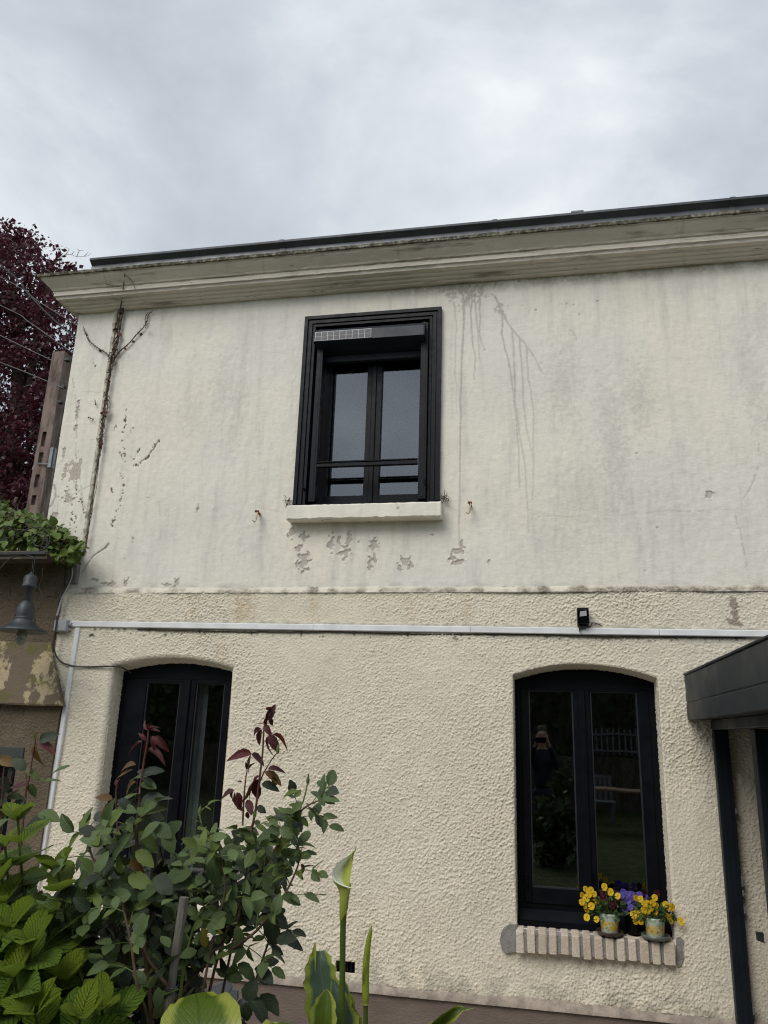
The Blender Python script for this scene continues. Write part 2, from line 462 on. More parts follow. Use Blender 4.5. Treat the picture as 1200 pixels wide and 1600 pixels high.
def mk_spathe():
    def make(name, f_in):
        t = NT(name)
        uv = t.n('ShaderNodeSeparateXYZ')
        t.set(uv.inputs[0], t.tc.outputs['UV'])
        c = f_in(t, uv, t.math('MULTIPLY', t.math('SUBTRACT', t.noise(120, 3, 0.6, (1, 1, 0.15)), 0.5), 0.35))
        p = t.pbsdf(c, 0.4, None, 0.4)
        tl = t.n('ShaderNodeBsdfTranslucent')
        t.set(tl.inputs['Color'], c)
        ms = t.n('ShaderNodeMixShader')
        ms.inputs[0].default_value = 0.25
        t.set(ms.inputs[1], p)
        t.set(ms.inputs[2], tl.outputs[0])
        M[name] = t.done(ms.outputs[0])

    def inner(t, uv, nz):
        f = t.math('ADD', uv.outputs[0], nz)
        c = t.mix(t.ramp(f, 0.30, 0.62), (0.80, 0.81, 0.68), (0.42, 0.48, 0.09))
        return t.mix(t.ramp(uv.outputs[0], 0.12, 0.0), c, (0.86, 0.86, 0.78))

    def outer(t, uv, nz):
        f = t.math('ADD', uv.outputs[1], nz)
        return t.mix(t.ramp(f, 0.0, 0.9), (0.24, 0.27, 0.04), (0.42, 0.44, 0.10))
    make('spathe_in', inner)
    make('spathe_out', outer)
    make('spathe_rim', lambda t, uv, nz: t.mix(nz, (0.84, 0.84, 0.74), (0.8, 0.8, 0.6)))


mk_spathe()


# ------------------------------------------------------------------ mesh helpers
def link(o, parent=None):
    C.objects.link(o)
    if parent is not None:
        o.parent = parent
        if parent.type == 'EMPTY':
            o.matrix_parent_inverse = Matrix.Translation(-parent.location)
    return o


class MB:
    def __init__(s):
        s.v, s.f, s.mi, s.uv = [], [], [], []
        s.cur = 0

    def add(s, vs, fs, uvs=None):
        o = len(s.v)
        s.v += [tuple(map(float, p)) for p in vs]
        s.f += [tuple(i + o for i in f) for f in fs]
        s.mi += [s.cur] * len(fs)
        s.uv += list(uvs) if uvs is not None else [(0.25, 0.5)] * len(vs)

    def box(s, x0, x1, y0, y1, z0, z1, ch=0.0):
        if ch <= 0:
            s.add([(x0, y0, z0), (x1, y0, z0), (x1, y1, z0), (x0, y1, z0), (x0, y0, z1), (x1, y0, z1), (x1, y1, z1), (x0, y1, z1)],
                  [(0, 3, 2, 1), (4, 5, 6, 7), (0, 1, 5, 4), (1, 2, 6, 5), (2, 3, 7, 6), (3, 0, 4, 7)])
        else:       # edges chamfered on all sides
            vs, fs = [], []
            X, Y, Z = (x0, x1), (y0, y1), (z0, z1)
            idx = {}
            for i in (0, 1):
                for j in (0, 1):
                    for k in (0, 1):
                        dx, dy, dz = ch * (1 - 2 * i), ch * (1 - 2 * j), ch * (1 - 2 * k)
                        b = (X[i], Y[j], Z[k])
                        for a in range(3):
                            p = list(b)
                            for q, dd in enumerate((dx, dy, dz)):
                                if q != a:
                                    p[q] += dd
                            idx[(i, j, k, a)] = len(vs)
                            vs.append(p)      # point lying on the face normal to axis a
            def q(*k):
                fs.append(tuple(idx[t] for t in k))
            for i in (0, 1):
                r = ((i, 0, 0, 0), (i, 1, 0, 0), (i, 1, 1, 0), (i, 0, 1, 0))
                q(*(r if i else r[::-1]))
                r = ((0, i, 0, 1), (0, i, 1, 1), (1, i, 1, 1), (1, i, 0, 1))
                q(*(r if i else r[::-1]))
                r = ((0, 0, i, 2), (1, 0, i, 2), (1, 1, i, 2), (0, 1, i, 2))
                q(*(r if i else r[::-1]))
            for i in (0, 1):
                for j in (0, 1):
                    q((i, j, 0, 0), (i, j, 1, 0), (i, j, 1, 1), (i, j, 0, 1))
                    q((i, 0, j, 0), (i, 1, j, 0), (i, 1, j, 2), (i, 0, j, 2))
                    q((0, i, j, 1), (1, i, j, 1), (1, i, j, 2), (0, i, j, 2))
                    for k in (0, 1):
                        q((i, j, k, 0), (i, j, k, 1), (i, j, k, 2))
            s.add(vs, fs)

    def ring(s, x0, x1, z0, z1, w, y0, y1, bottom=True, wb=None):
        """rectangular frame in the xz plane; members butt end to end"""
        wb = wb if wb is not None else w
        s.box(x0, x0 + w, y0, y1, z0, z1)
        s.box(x1 - w, x1, y0, y1, z0, z1)
        s.box(x0 + w, x1 - w, y0, y1, z1 - w, z1)
        if bottom:
            s.box(x0 + w, x1 - w, y0, y1, z0, z0 + wb)

    def tube(s, pts, rad, n=6, cap=True):
        pts = [np.array(p, float) for p in pts]
        if not hasattr(rad, '__len__'):
            rad = [rad] * len(pts)
        vs, fs = [], []
        ref = np.array([0.31, 0.17, 0.93])
        for i, p in enumerate(pts):
            d = pts[min(i + 1, len(pts) - 1)] - pts[max(i - 1, 0)]
            d = d / (np.linalg.norm(d) + 1e-9)
            if abs(d @ ref) > 0.95:
                ref = np.array([0.93, 0.31, 0.1])
            a = np.cross(d, ref)
            a /= np.linalg.norm(a)
            b = np.cross(d, a)
            for k in range(n):
                t = 2 * math.pi * k / n
                vs.append(p + rad[i] * (math.cos(t) * a + math.sin(t) * b))
        for i in range(len(pts) - 1):
            for k in range(n):
                fs.append((i * n + k, i * n + (k + 1) % n, (i + 1) * n + (k + 1) % n, (i + 1) * n + k))
        if cap:
            fs.append(tuple(range(n)))
            fs.append(tuple(range((len(pts) - 1) * n, len(pts) * n))[::-1])
        s.add(vs, fs)

    def lathe(s, cx, cy, prof, n=24, closed=False):
        """prof: (radius, z) from the bottom up"""
        vs, fs, uv = [], [], []
        for i, (r, z) in enumerate(prof):
            for k in range(n):
                t = 2 * math.pi * k / n
                vs.append((cx + r * math.cos(t), cy + r * math.sin(t), z))
                uv.append((k / n, i / (len(prof) - 1)))
        for i in range(len(prof) - 1):
            for k in range(n):
                fs.append((i * n + k, i * n + (k + 1) % n, (i + 1) * n + (k + 1) % n, (i + 1) * n + k))
        if closed:
            fs.append(tuple(range(n))[::-1])
            fs.append(tuple(range((len(prof) - 1) * n, len(prof) * n)))
        s.add(vs, fs, uv)

    def extrude_x(s, prof, x0, x1, xs0=None):
        """closed (y, z) profile swept along x"""
        n = len(prof)
        vs = [(x0, y, z) for y, z in prof] + [(x1, y, z) for y, z in prof]
        fs = [(i, (i + 1) % n, n + (i + 1) % n, n + i) for i in range(n)] + [tuple(range(n))[::-1], tuple(range(n, 2 * n))]
        s.add(vs, fs)

    def prism(s, poly, y0, y1):
        """(x, z) polygon, counter-clockwise seen from -y, given depth"""
        n = len(poly)
        vs = [(x, y0, z) for x, z in poly] + [(x, y1, z) for x, z in poly]
        fs = [tuple(range(n)), tuple(range(n, 2 * n))[::-1]] + [(i, n + i, n + (i + 1) % n, (i + 1) % n) for i in range(n)]
        s.add(vs, fs)

    def mesh(s, name, mats, smooth=False):
        me = bpy.data.meshes.new(name)
        me.from_pydata(s.v, [], s.f)
        for m in (mats if isinstance(mats, (list, tuple)) else [mats]):
            me.materials.append(m)
        if any(s.mi):
            me.polygons.foreach_set('material_index', s.mi)
        uvl = me.uv_layers.new(name='UVMap')
        li = np.empty(len(me.loops), np.int32)
        me.loops.foreach_get('vertex_index', li)
        uvl.data.foreach_set('uv', np.array(s.uv, np.float32)[li].ravel())
        if smooth:
            me.shade_smooth()
        me.update()
        return me

    def build(s, name, mats, parent=None, smooth=False, **props):
        o = bpy.data.objects.new(name, s.mesh(name, mats, smooth))
        link(o, parent)
        for k, v in props.items():
            o[k] = v
        return o


def thing(name, loc, label, cat, group=None):
    o = bpy.data.objects.new(name, None)
    o.empty_display_size = 0.1
    o.location = Vector([float(v) for v in loc])
    C.objects.link(o)
    o['label'], o['category'] = label, cat
    if group:
        o['group'] = group
    return o


def tag(o, label, cat, group=None):
    o['label'], o['category'] = label, cat
    if group:
        o['group'] = group
    return o


def grid_mesh(name, P, keep, mat, parent=None, attr=None, kind=None):
    """P: (nz, nx, 3) points facing -y; keep: (nz-1, nx-1) faces to keep; attr: (nz, nx, 4) wear colours"""
    nz, nx = P.shape[:2]
    idx = np.arange(nz * nx).reshape(nz, nx)
    q = np.stack([idx[:-1, :-1], idx[:-1, 1:], idx[1:, 1:], idx[1:, :-1]], -1)[keep]
    used = np.zeros(nz * nx, bool)
    used[q.ravel()] = True
    remap = np.cumsum(used) - 1
    q = remap[q].astype(np.int32)
    v = P.reshape(-1, 3)[used].astype(np.float32)
    me = bpy.data.meshes.new(name)
    me.vertices.add(len(v))
    me.vertices.foreach_set('co', v.ravel())
    me.loops.add(q.size)
    me.loops.foreach_set('vertex_index', q.ravel())
    me.polygons.add(len(q))
    me.polygons.foreach_set('loop_start', np.arange(0, q.size, 4, dtype=np.int32))
    me.update(calc_edges=True)
    me.materials.append(mat)
    if attr is not None:
        a = me.color_attributes.new('wear_shade', 'FLOAT_COLOR', 'POINT')
        a.data.foreach_set('color', attr.reshape(-1, 4)[used].astype(np.float32).ravel())
    me.shade_smooth()
    o = bpy.data.objects.new(name, me)
    link(o, parent)
    if kind:
        o['kind'] = kind
    return o


def band_noise(shape, dx, s1, s2, seed, aniso=1.0):
    """white noise kept between the length scales s1 < s2 (metres), unit deviation"""
    r = np.random.default_rng(seed)
    w = np.fft.rfft2(r.standard_normal(shape))
    kz = np.fft.fftfreq(shape[0], dx)[:, None] * 2 * math.pi
    kx = np.fft.rfftfreq(shape[1], dx)[None, :] * 2 * math.pi * aniso
    k2 = kz ** 2 + kx ** 2
    h = np.fft.irfft2(w * (np.exp(-k2 * s1 ** 2 / 2) - np.exp(-k2 * s2 ** 2 / 2)), shape)
    return h / h.std()


class Paint:
    """wear masks on a wall grid, in wall metres"""

    def __init__(s, X, Z, dx):
        s.X, s.Z = X, Z
        s.a = np.zeros(X.shape + (4,))
        s.n1 = band_noise(X.shape, dx, 0.008, 0.06, 11)
        s.n2 = band_noise(X.shape, dx, 0.03, 0.25, 12)

    def line(s, ch, pts, w, strength=1.0, fade=0.0, wob=0.5, Y=0.0, breaks=0.0):
        """polyline given in photograph pixels on the wall plane; w in metres"""
        C_ = curve_pts([(x, y, 0) for x, y in pts], 4)
        q = np.random.default_rng(int(pts[0][0] * 7 + pts[0][1]))
        P = [at(c[0] + (q.normal(0, 0.7) if 0 < i < len(C_) - 1 else 0), c[1], Y)[[0, 2]] for i, c in enumerate(C_)]
        L = [0]
        for a, b in zip(P[:-1], P[1:]):
            L.append(L[-1] + np.linalg.norm(b - a))
        for i, (a, b) in enumerate(zip(P[:-1], P[1:])):
            pad = w * 3 + 0.02
            x0, x1 = min(a[0], b[0]) - pad, max(a[0], b[0]) + pad
            z0, z1 = min(a[1], b[1]) - pad, max(a[1], b[1]) + pad
            ix = np.where((s.X[0] > x0) & (s.X[0] < x1))[0]
            iz = np.where((s.Z[:, 0] > z0) & (s.Z[:, 0] < z1))[0]
            if not len(ix) or not len(iz):
                continue
            sl = (slice(iz[0], iz[-1] + 1), slice(ix[0], ix[-1] + 1))
            X, Z = s.X[sl], s.Z[sl]
            d = b - a
            t = np.clip(((X - a[0]) * d[0] + (Z - a[1]) * d[1]) / (d @ d + 1e-9), 0, 1)
            dist = np.hypot(X - a[0] - t * d[0], Z - a[1] - t * d[1])
            u = (L[i] + t * (L[i + 1] - L[i])) / L[-1]
            ww = w * (1 - 0.6 * fade * u) * (1 + 0.3 * wob * s.n1[sl])
            val = np.clip(1.35 - dist / np.maximum(ww, 1e-4), 0, 1) * strength * (1 - fade * u)
            if breaks:
                val = val * (s.n2[sl] > breaks - 1)
            s.a[sl + (ch,)] = np.maximum(s.a[sl + (ch,)], val)

    def blob(s, ch, x, y, rx, ry, strength=1.0, edge=0.45, soft=0.12, Y=0.0):
        """ragged patch; centre and half sizes in photograph pixels"""
        c = at(x, y, Y)[[0, 2]]
        k = 5.75 / FPX * 0.98
        rx, ry = rx * k, ry * k
        ix = np.where(abs(s.X[0] - c[0]) < 2 * rx)[0]
        iz = np.where(abs(s.Z[:, 0] - c[1]) < 2 * ry)[0]
        if not len(ix) or not len(iz):
            return
        sl = (slice(iz[0], iz[-1] + 1), slice(ix[0], ix[-1] + 1))
        d = np.hypot((s.X[sl] - c[0]) / rx, (s.Z[sl] - c[1]) / ry) + edge * 0.5 * s.n1[sl]
        val = np.clip((1 - d) / soft, 0, 1) * strength
        s.a[sl + (ch,)] = np.maximum(s.a[sl + (ch,)], val)


def leaf(name, mats, Lg=1.0, W=0.6, a=0.75, b=0.8, fold=0.25, curl=0.25, nx=4, ny=6, serr=0.0, wave=0.0, side=0.0):
    """leaf blade from the origin along +y, upper side +z"""
    vs, fs, uv = [], [], []
    tm = a / (a + b)
    mxv = tm ** a * (1 - tm) ** b
    for j in range(ny + 1):
        t = j / ny
        w = W / 2 * (t ** a * (1 - t) ** b) / mxv if 0 < t < 1 else (0.02 * W if t == 0 else 0.004)
        if serr and 0 < j < ny:
            w *= 1 + (serr if j % 2 else -serr)
        for i in range(nx + 1):
            u = 2 * i / nx - 1
            x = u * w
            z = fold * abs(x) - curl * t * t * Lg + wave * math.sin(t * 9 + i) * abs(u) * W
            yy = t * Lg - (serr * 0.12 * Lg if (serr and j % 2 == 0 and abs(u) == 1) else 0)
            vs.append((x + side * t * t * Lg, yy, z))
            uv.append((0.5 + u / 2, t))
    for j in range(ny):
        for i in range(nx):
            k = j * (nx + 1) + i
            fs.append((k, k + 1, k + nx + 2, k + nx + 1))
    mb = MB()
    mb.add(vs, fs, uv)
    return mb.mesh(name, mats, True)


def unit(v):
    v = np.array(v, float)
    return v / (np.linalg.norm(v) + 1e-9)


def orient(p, d, n, s, sx=1.0):
    y = unit(d)
    x = unit(np.cross(y, n))
    z = np.cross(x, y)
    m = np.eye(4)
    m[:3, 0], m[:3, 1], m[:3, 2], m[:3, 3] = x * s * sx, y * s, z * s, p
    return Matrix([list(map(float, r)) for r in m])


def place(name, me, mat4, parent):
    o = bpy.data.objects.new(name, me)
    C.objects.link(o)
    o.parent = parent
    o.matrix_parent_inverse = Matrix.Translation(-parent.location)
    o.matrix_basis = mat4
    return o


def curve_pts(pts, n=4):
    """Catmull-Rom through the points"""
    P = [np.array(p, float) for p in pts]
    P = [2 * P[0] - P[1]] + P + [2 * P[-1] - P[-2]]
    o = []
    for i in range(1, len(P) - 2):
        for k in range(n):
            t = k / n
            o.append(0.5 * ((2 * P[i]) + (-P[i - 1] + P[i + 1]) * t + (2 * P[i - 1] - 5 * P[i] + 4 * P[i + 1] - P[i + 2]) * t * t
                            + (-P[i - 1] + 3 * P[i] - 3 * P[i + 1] + P[i + 2]) * t ** 3))
    o.append(P[-2])
    return o


# ================================================================== the setting
def ground():
    def prof(y):
        if y > -1.3:
            return 0.0
        if y > -2.1:
            return 0.5 * (-1.3 - y) / 0.8
        return 0.5
    ys = [-400, -60, -20, -10, -6, -4, -3, -2.5, -2.1, -1.9, -1.7, -1.5, -1.3, -0.9, -0.4, 0, 2, 8, 30, 120, 500]
    xs = [-500, -120, -40, -15, -8, -4, -2, 0, 2, 4, 8, 15, 40, 120, 500]
    mb = MB()
    vs = [(x, y, prof(y)) for y in ys for x in xs]
    n = len(xs)
    fs = [(j * n + i, j * n + i + 1, (j + 1) * n + i + 1, (j + 1) * n + i) for j in range(len(ys) - 1) for i in range(n - 1)]
    mb.add(vs, fs)
    mb.build('ground', M['lawn'], kind='structure')
    # unseen beige paving sheet, added to bounce neutral light up, follows the slope
    ys = [-3.0, -2.5, -2.1, -1.9, -1.7, -1.5, -1.3, -0.9, -0.4, -0.006]
    mb = MB()
    xs = [-9, -6, -3, 0, 3, 6, 9]
    n = len(xs)
    mb.add([(x, y, prof(y) + 0.012) for y in ys for x in xs], [(j * n + i, j * n + i + 1, (j + 1) * n + i + 1, (j + 1) * n + i) for j in range(len(ys) - 1) for i in range(n - 1)])
    mb.build('bounce_sheet', simple('bounce_paving', (0.36, 0.325, 0.28), 0.9, 0.2, 0, 0.25, 3, 0.4, 30), kind='structure')


ground()

XL, XR = -4.145, 3.4            # house front from its left corner to beyond the frame
ZP, ZLED, ZTOP = 0.437, 3.10, 5.745
house = thing('house', (0, 0, 0), 'two storey cream rendered house with black windows and moulded cornice', 'house')

# openings of the ground floor wall: x0, x1, z0, spring, apex, edge radius
OPEN = [dict(x0=-0.183, x1=0.806, z0=0.850, zs=2.488, za=2.576, r=0.014, d=0.2),
        dict(x0=-3.330, x1=-2.336, z0=0.850, zs=2.500, za=2.572, r=0.045, d=0.2)]
v0 = at(525, 1501)
v1 = at(554, 1521)
VENT = dict(x0=v0[0], x1=v1[0], z0=v1[2], zs=v0[2], za=v0[2], r=0.006, d=0.12)


def arch(o, x):
    xc, hw = (o['x0'] + o['x1']) / 2, (o['x1'] - o['x0']) / 2
    return o['zs'] + (o['za'] - o['zs']) * (1 - ((x - xc) / hw) ** 2)


def blobs(shape, dx, pitch, r0, r1, seed):
    """thrown roughcast: round lumps of uneven size, height 0..1"""
    r = np.random.default_rng(seed)
    H = np.zeros(shape)
    n = int(shape[0] * shape[1] * dx * dx / pitch ** 2 * 1.25)
    cz, cx = r.uniform(0, shape[0], n), r.uniform(0, shape[1], n)
    rad = r.uniform(r0, r1, n) / dx
    el, an = r.uniform(0.65, 1.0, n), r.normal(0.5, 0.7, n)
    hg = r.uniform(0.35, 1.0, n)
    iz, ix = cz.astype(int), cx.astype(int)
    m = int(math.ceil(r1 / dx)) + 1
    ca, sa = np.cos(an), np.sin(an)
    for j in range(-m, m + 1):
        for i in range(-m, m + 1):
            zz, xx = iz + j, ix + i
            ok = (zz >= 0) & (zz < shape[0]) & (xx >= 0) & (xx < shape[1])
            ez, ex = zz - cz, xx - cx
            u, v = (ex * ca + ez * sa) / rad, (-ex * sa + ez * ca) / (rad * el)
            val = hg * np.clip(1 - u * u - v * v, 0, 1) ** 0.7
            np.maximum.at(H, (zz[ok], xx[ok]), val[ok])
    return H


def lower_wall():
    dx = 0.005
    X, Z = np.meshgrid(np.arange(-3.97, 1.95, dx), np.arange(ZP, ZLED + 1e-6, dx))
    h = np.maximum(0.75 * blobs(X.shape, dx, 0.0150, 0.0036, 0.0066, 3), blobs(X.shape, dx, 0.033, 0.0055, 0.0095, 13))
    h2 = band_noise(X.shape, dx, 0.0035, 0.015, 4)
    env = 1 + 0.22 * band_noise(X.shape, dx, 0.2, 0.9, 5)
    hh = (h * 1.0 + 0.14 * h2) * 0.0078 * np.clip(env, 0.55, 1.45)
    Yy = -hh + 0.006 * band_noise(X.shape, dx, 0.25, 1.0, 6)
    p = Paint(X, Z, dx)
    # dark dirt that gathers below the ledge
    top = np.clip((Z - (ZLED - 0.035)) / 0.03, 0, 1)
    p.a[..., 0] = np.maximum(p.a[..., 0], top * np.clip(0.55 + 0.5 * p.n2, 0, 1) * 0.8)
    for x, w, s_ in ((382, 26, 0.75), (490, 14, 0.5), (300, 10, 0.3), (640, 12, 0.3), (1010, 10, 0.25), (730, 14, 0.3)):
        p.blob(3, x, 950, w, 40, s_, 0.5, 0.8)
    p.blob(3, 345, 1020, 16, 26, 0.35, 0.5, 0.8)
    for x, y, rx, ry in ((1147, 944, 9, 9), (1149, 958, 8, 12), (1147, 972, 12, 8)):
        p.blob(1, x, y, rx, ry, 1.0, 0.45, 0.3)
    p.blob(2, 144, 993, 7, 4, 0.9, 0.5, 0.4)
    for x in range(150, 200, 9):
        p.blob(2, x, 983 + random.random() * 3, 2.5, 1.8, 0.7, 0.5)
    for k in range(40):
        x = random.uniform(200, 1170)
        p.blob(2, x, 990 + (x - 200) / 970 * 10 + random.uniform(-1, 3), random.uniform(1, 3), random.uniform(1, 2.4), 0.6, 0.6)
    p.line(0, [(700, 987), (800, 989), (1000, 994), (1190, 999)], 0.012, 0.6, wob=1.5, breaks=0.9)
    p.blob(1, 812, 1500, 10, 7, 0.3, 0.5, 0.7)
    p.blob(1, 930, 1505, 90, 6, 0.25, 0.5, 0.8)
    # pit shade painted into the colour: hollows of the relief tinted darker
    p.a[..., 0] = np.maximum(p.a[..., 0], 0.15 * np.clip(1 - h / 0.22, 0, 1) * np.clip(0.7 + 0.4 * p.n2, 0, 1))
    # dirty splash zone at the foot
    foot = np.clip(1 - (Z - ZP) / 0.25, 0, 1)
    p.a[..., 0] = np.maximum(p.a[..., 0], foot ** 1.5 * np.clip(0.25 + 0.3 * p.n2, 0, 0.6))
    inside = np.zeros(X.shape, bool)
    for o in OPEN + [VENT]:
        zt = arch(o, X)
        c = np.stack([o['x0'] - X, X - o['x1'], o['z0'] - Z, Z - zt])
        d = c.max(0)
        near = (d >= 0) & (d < o['r'])
        rr = o['r']
        Yy = np.where(near, Yy * 0.8 + rr - np.sqrt(np.clip(rr ** 2 - (rr - d) ** 2, 0, None)), Yy)
        ins = d < 0
        k = c.argmax(0)
        Xn = np.where(ins & (k == 0), o['x0'], np.where(ins & (k == 1), o['x1'], X))
        Zn = np.where(ins & (k == 2), o['z0'], np.where(ins & (k == 3), zt, Z))
        X, Z = Xn, Zn
        Yy = np.where(ins, rr - 0.6 * hh, Yy)
        inside |= ins
    keep = ~(inside[:-1, :-1] & inside[1:, :-1] & inside[:-1, 1:] & inside[1:, 1:])
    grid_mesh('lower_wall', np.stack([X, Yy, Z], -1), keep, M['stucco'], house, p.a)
    # the run of wall inside the veranda and on to the right
    mb = MB()
    mb.box(1.944, XR, 0.0, 0.25, ZP, ZLED)
    o = mb.build('wall_panel', M['stucco'], house)
    # reveals: stucco turned into the openings
    for o in OPEN + [VENT]:
        pts = []
        st = 0.006
        n = int((o['zs'] - o['z0']) / st)
        pts += [(o['x0'], o['z0'] + i * st) for i in range(n)]
        n = int((o['x1'] - o['x0']) / st)
        pts += [(o['x0'] + i * (o['x1'] - o['x0']) / n, None) for i in range(n + 1)]
        n = int((o['zs'] - o['z0']) / st)
        pts += [(o['x1'], o['zs'] - (i + 1) * st) for i in range(n)]
        m = int((o['d'] + 0.03 - o['r']) / st)
        hN = blobs((m + 1, len(pts)), st, 0.0145, 0.0055, 0.010, 9) * 0.007
        P = np.zeros((m + 1, len(pts), 3))
        xc = (o['x0'] + o['x1']) / 2
        for i, (x, z) in enumerate(pts):
            top = z is None
            zz = arch(o, x) if top else z
            for j in range(m + 1):
                t = j / m
                y = o['r'] - 0.007 + j * st
                amp = hN[j, i] * min(1, t * 8 + 0.1)
                if top:
                    drop = 0.028 * t if o is not VENT else 0
                    P[j, i] = (x, y, zz - drop - amp)
                else:
                    P[j, i] = (x + (amp if x < xc else -amp), y, zz - (0.028 * t * max(0, (zz - o['zs'] + 0.3) / 0.3) if o is not VENT else 0))
        a = np.zeros(P.shape[:2] + (4,))
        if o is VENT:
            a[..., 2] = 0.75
        grid_mesh('window_reveal' if o is not VENT else 'vent_reveal', P, np.ones((m, len(pts) - 1), bool), M['stucco'], house, a)
    mb = MB()
    mb.box(VENT['x0'] - 0.01, VENT['x1'] + 0.01, 0.09, 0.10, VENT['z0'] - 0.01, VENT['zs'] + 0.01)
    for i in range(5):
        xx = VENT['x0'] + (i + 0.5) * (VENT['x1'] - VENT['x0']) / 5
        mb.box(xx - 0.004, xx + 0.004, 0.06, 0.088, VENT['z0'] - 0.01, VENT['zs'] + 0.01)
    mb.build('vent_grille', M['iron'], house)


lower_wall()


def upper_wall():
    dx = 0.0065
    Y0 = 0.022
    X, Z = np.meshgrid(np.arange(XL, 2.3, dx), np.arange(ZLED + 0.04, ZTOP + 0.05, dx))
    und = 0.0026 * band_noise(X.shape, dx, 0.14, 0.7, 21) + 0.0005 * band_noise(X.shape, dx, 0.02, 0.10, 22, 0.5)
    p = Paint(X, Z, dx)
    # peeled paint below the sill
    for x, y, rx, ry in ((473, 878, 10, 16), (467, 857, 5, 10), (474, 838, 6, 9), (457, 832, 5, 8), (449, 838, 2, 6),
                         (516, 848, 5, 13), (528, 845, 3, 8), (539, 862, 8, 12), (545, 845, 4, 12), (559, 846, 2.5, 3),
                         (582, 851, 7, 11), (578, 880, 4.5, 13), (584, 872, 3, 8), (632, 877, 9, 9), (624, 886, 3.5, 9), (640, 884, 5, 5),
                         (674, 834, 4, 2), (712, 860, 10, 5), (721, 850, 5, 8), (706, 872, 8, 4), (714, 877, 10, 6),
                         (763, 875, 2, 5), (1109, 771, 5, 7), (308, 793, 2, 7), (274, 910, 5, 6), (260, 914, 8, 3),
                         (97, 705, 3, 12), (99, 735, 4, 13), (103, 770, 6, 12), (104, 778, 10, 6), (82, 805, 6, 10), (119, 640, 3, 22),
                         (116, 668, 3, 9), (143, 905, 6, 4), (168, 912, 12, 4), (195, 908, 5, 7), (107, 820, 4, 5)):
        p.blob(1, x, y, rx * 1.22, ry * 1.15, 1.0, 0.6, 0.22)
    # drips from the cornice right of the window
    for pts, w, s_ in (
            ([(742, 470), (746, 520), (748, 560)], 0.006, 0.5),
            ([(708, 470), (712, 500), (711, 560), (713, 640)], 0.007, 0.35),
            ([(722, 440), (724, 500), (720, 600), (719, 700), (717, 850)], 0.010, 0.6),
            ([(737, 460), (736, 510), (742, 560), (741, 590)], 0.006, 0.6),
            ([(750, 465), (749, 520), (758, 545)], 0.005, 0.6),
            ([(728, 462), (736, 480)], 0.005, 0.6),
            ([(773, 460), (784, 485), (800, 512), (824, 540), (848, 582)], 0.008, 0.6),
            ([(783, 480), (786, 530), (798, 580), (806, 650), (812, 760)], 0.006, 0.55),
            ([(801, 512), (803, 560), (806, 640), (820, 730), (826, 830)], 0.005, 0.45),
            ([(812, 526), (816, 580), (820, 650), (834, 720)], 0.005, 0.45),
            ([(822, 538), (826, 590), (834, 660), (832, 780)], 0.005, 0.4),
            ([(774, 430), (773, 455)], 0.007, 0.5)):
        p.line(0, pts, max(w, 0.0085), s_ * 1.5, 0.4, 0.6)
    for x, y, rx, ry, s_ in ((722, 449, 34, 12, 0.85), (736, 460, 16, 14, 0.9), (708, 458, 12, 10, 0.7), (728, 470, 10, 14, 0.7),
                             (781, 478, 8, 12, 0.8), (748, 456, 14, 9, 0.75), (698, 445, 20, 9, 0.7), (760, 436, 30, 7, 0.6), (790, 492, 6, 9, 0.6)):
        p.blob(0, x, y, rx, ry, s_, 0.9, 0.45)
    # grey weathered fields
    for x, y, rx, ry, s_ in ((880, 600, 40, 90, 0.34), (1000, 620, 30, 90, 0.34), (950, 640, 26, 80, 0.28), (910, 780, 90, 90, 0.2),
                             (960, 700, 30, 110, 0.34), (1060, 800, 70, 90, 0.16), (345, 600, 30, 90, 0.25), (300, 640, 26, 70, 0.2),
                             (240, 640, 30, 60, 0.15), (370, 640, 18, 110, 0.28), (1180, 600, 24, 110, 0.3), (400, 850, 60, 60, 0.12),
                             (880, 850, 90, 60, 0.16), (640, 850, 60, 30, 0.08), (255, 830, 16, 70, 0.16), (1190, 480, 14, 80, 0.2)):
        p.blob(0, x, y, rx, ry, s_, 0.5, 0.85)
    # brown damp under the cornice and dirt at the foot
    a = np.clip((Z - (ZTOP - 0.13)) / 0.13, 0, 1)
    xm = np.clip((X + 1.7) / 0.8, 0.15, 1)
    p.a[..., 3] = np.maximum(p.a[..., 3], a * xm * np.clip(0.75 + 0.35 * p.n2 + 0.25 * p.n1, 0, 1) * 1.0)
    a = np.clip(1 - (Z - ZLED - 0.03) / 0.06, 0, 1)
    p.a[..., 0] = np.maximum(p.a[..., 0], a * np.clip(0.35 + 0.4 * p.n2, 0, 1) * 0.7)
    # cracks
    for pts, w, s_ in (
            ([(1204, 640), (1188, 690), (1184, 730), (1172, 765), (1151, 796), (1160, 840), (1170, 890)], 0.0045, 0.5),
            ([(1151, 796), (1125, 795), (1090, 798), (1040, 797)], 0.004, 0.35),
            ([(1196, 655), (1178, 668), (1181, 700)], 0.0035, 0.3),
            ([(838, 806), (900, 806), (980, 803), (1040, 798)], 0.003, 0.22),
            ([(889, 514), (898, 520), (903, 536)], 0.005, 0.4),
            ([(111, 590), (118, 650), (116, 700), (122, 740), (128, 800)], 0.005, 0.6),
            ([(80, 755), (84, 775), (76, 790)], 0.008, 0.9),
            ([(84, 776), (110, 772), (140, 757)], 0.004, 0.5),
            ([(118, 606), (130, 610), (160, 612)], 0.004, 0.3),
            ([(247, 783), (249, 830), (248, 866)], 0.004, 0.3),
            ([(500, 800), (520, 815)], 0.003, 0.3),
            ([(110, 745), (126, 775), (134, 820), (122, 838)], 0.004, 0.5),
            ([(130, 790), (124, 815)], 0.004, 0.4),
            ([(400, 792), (440, 800)], 0.003, 0.25)):
        p.line(2, pts, max(w, 0.0056), s_ * 0.52, 0, 1.6, breaks=0.35)
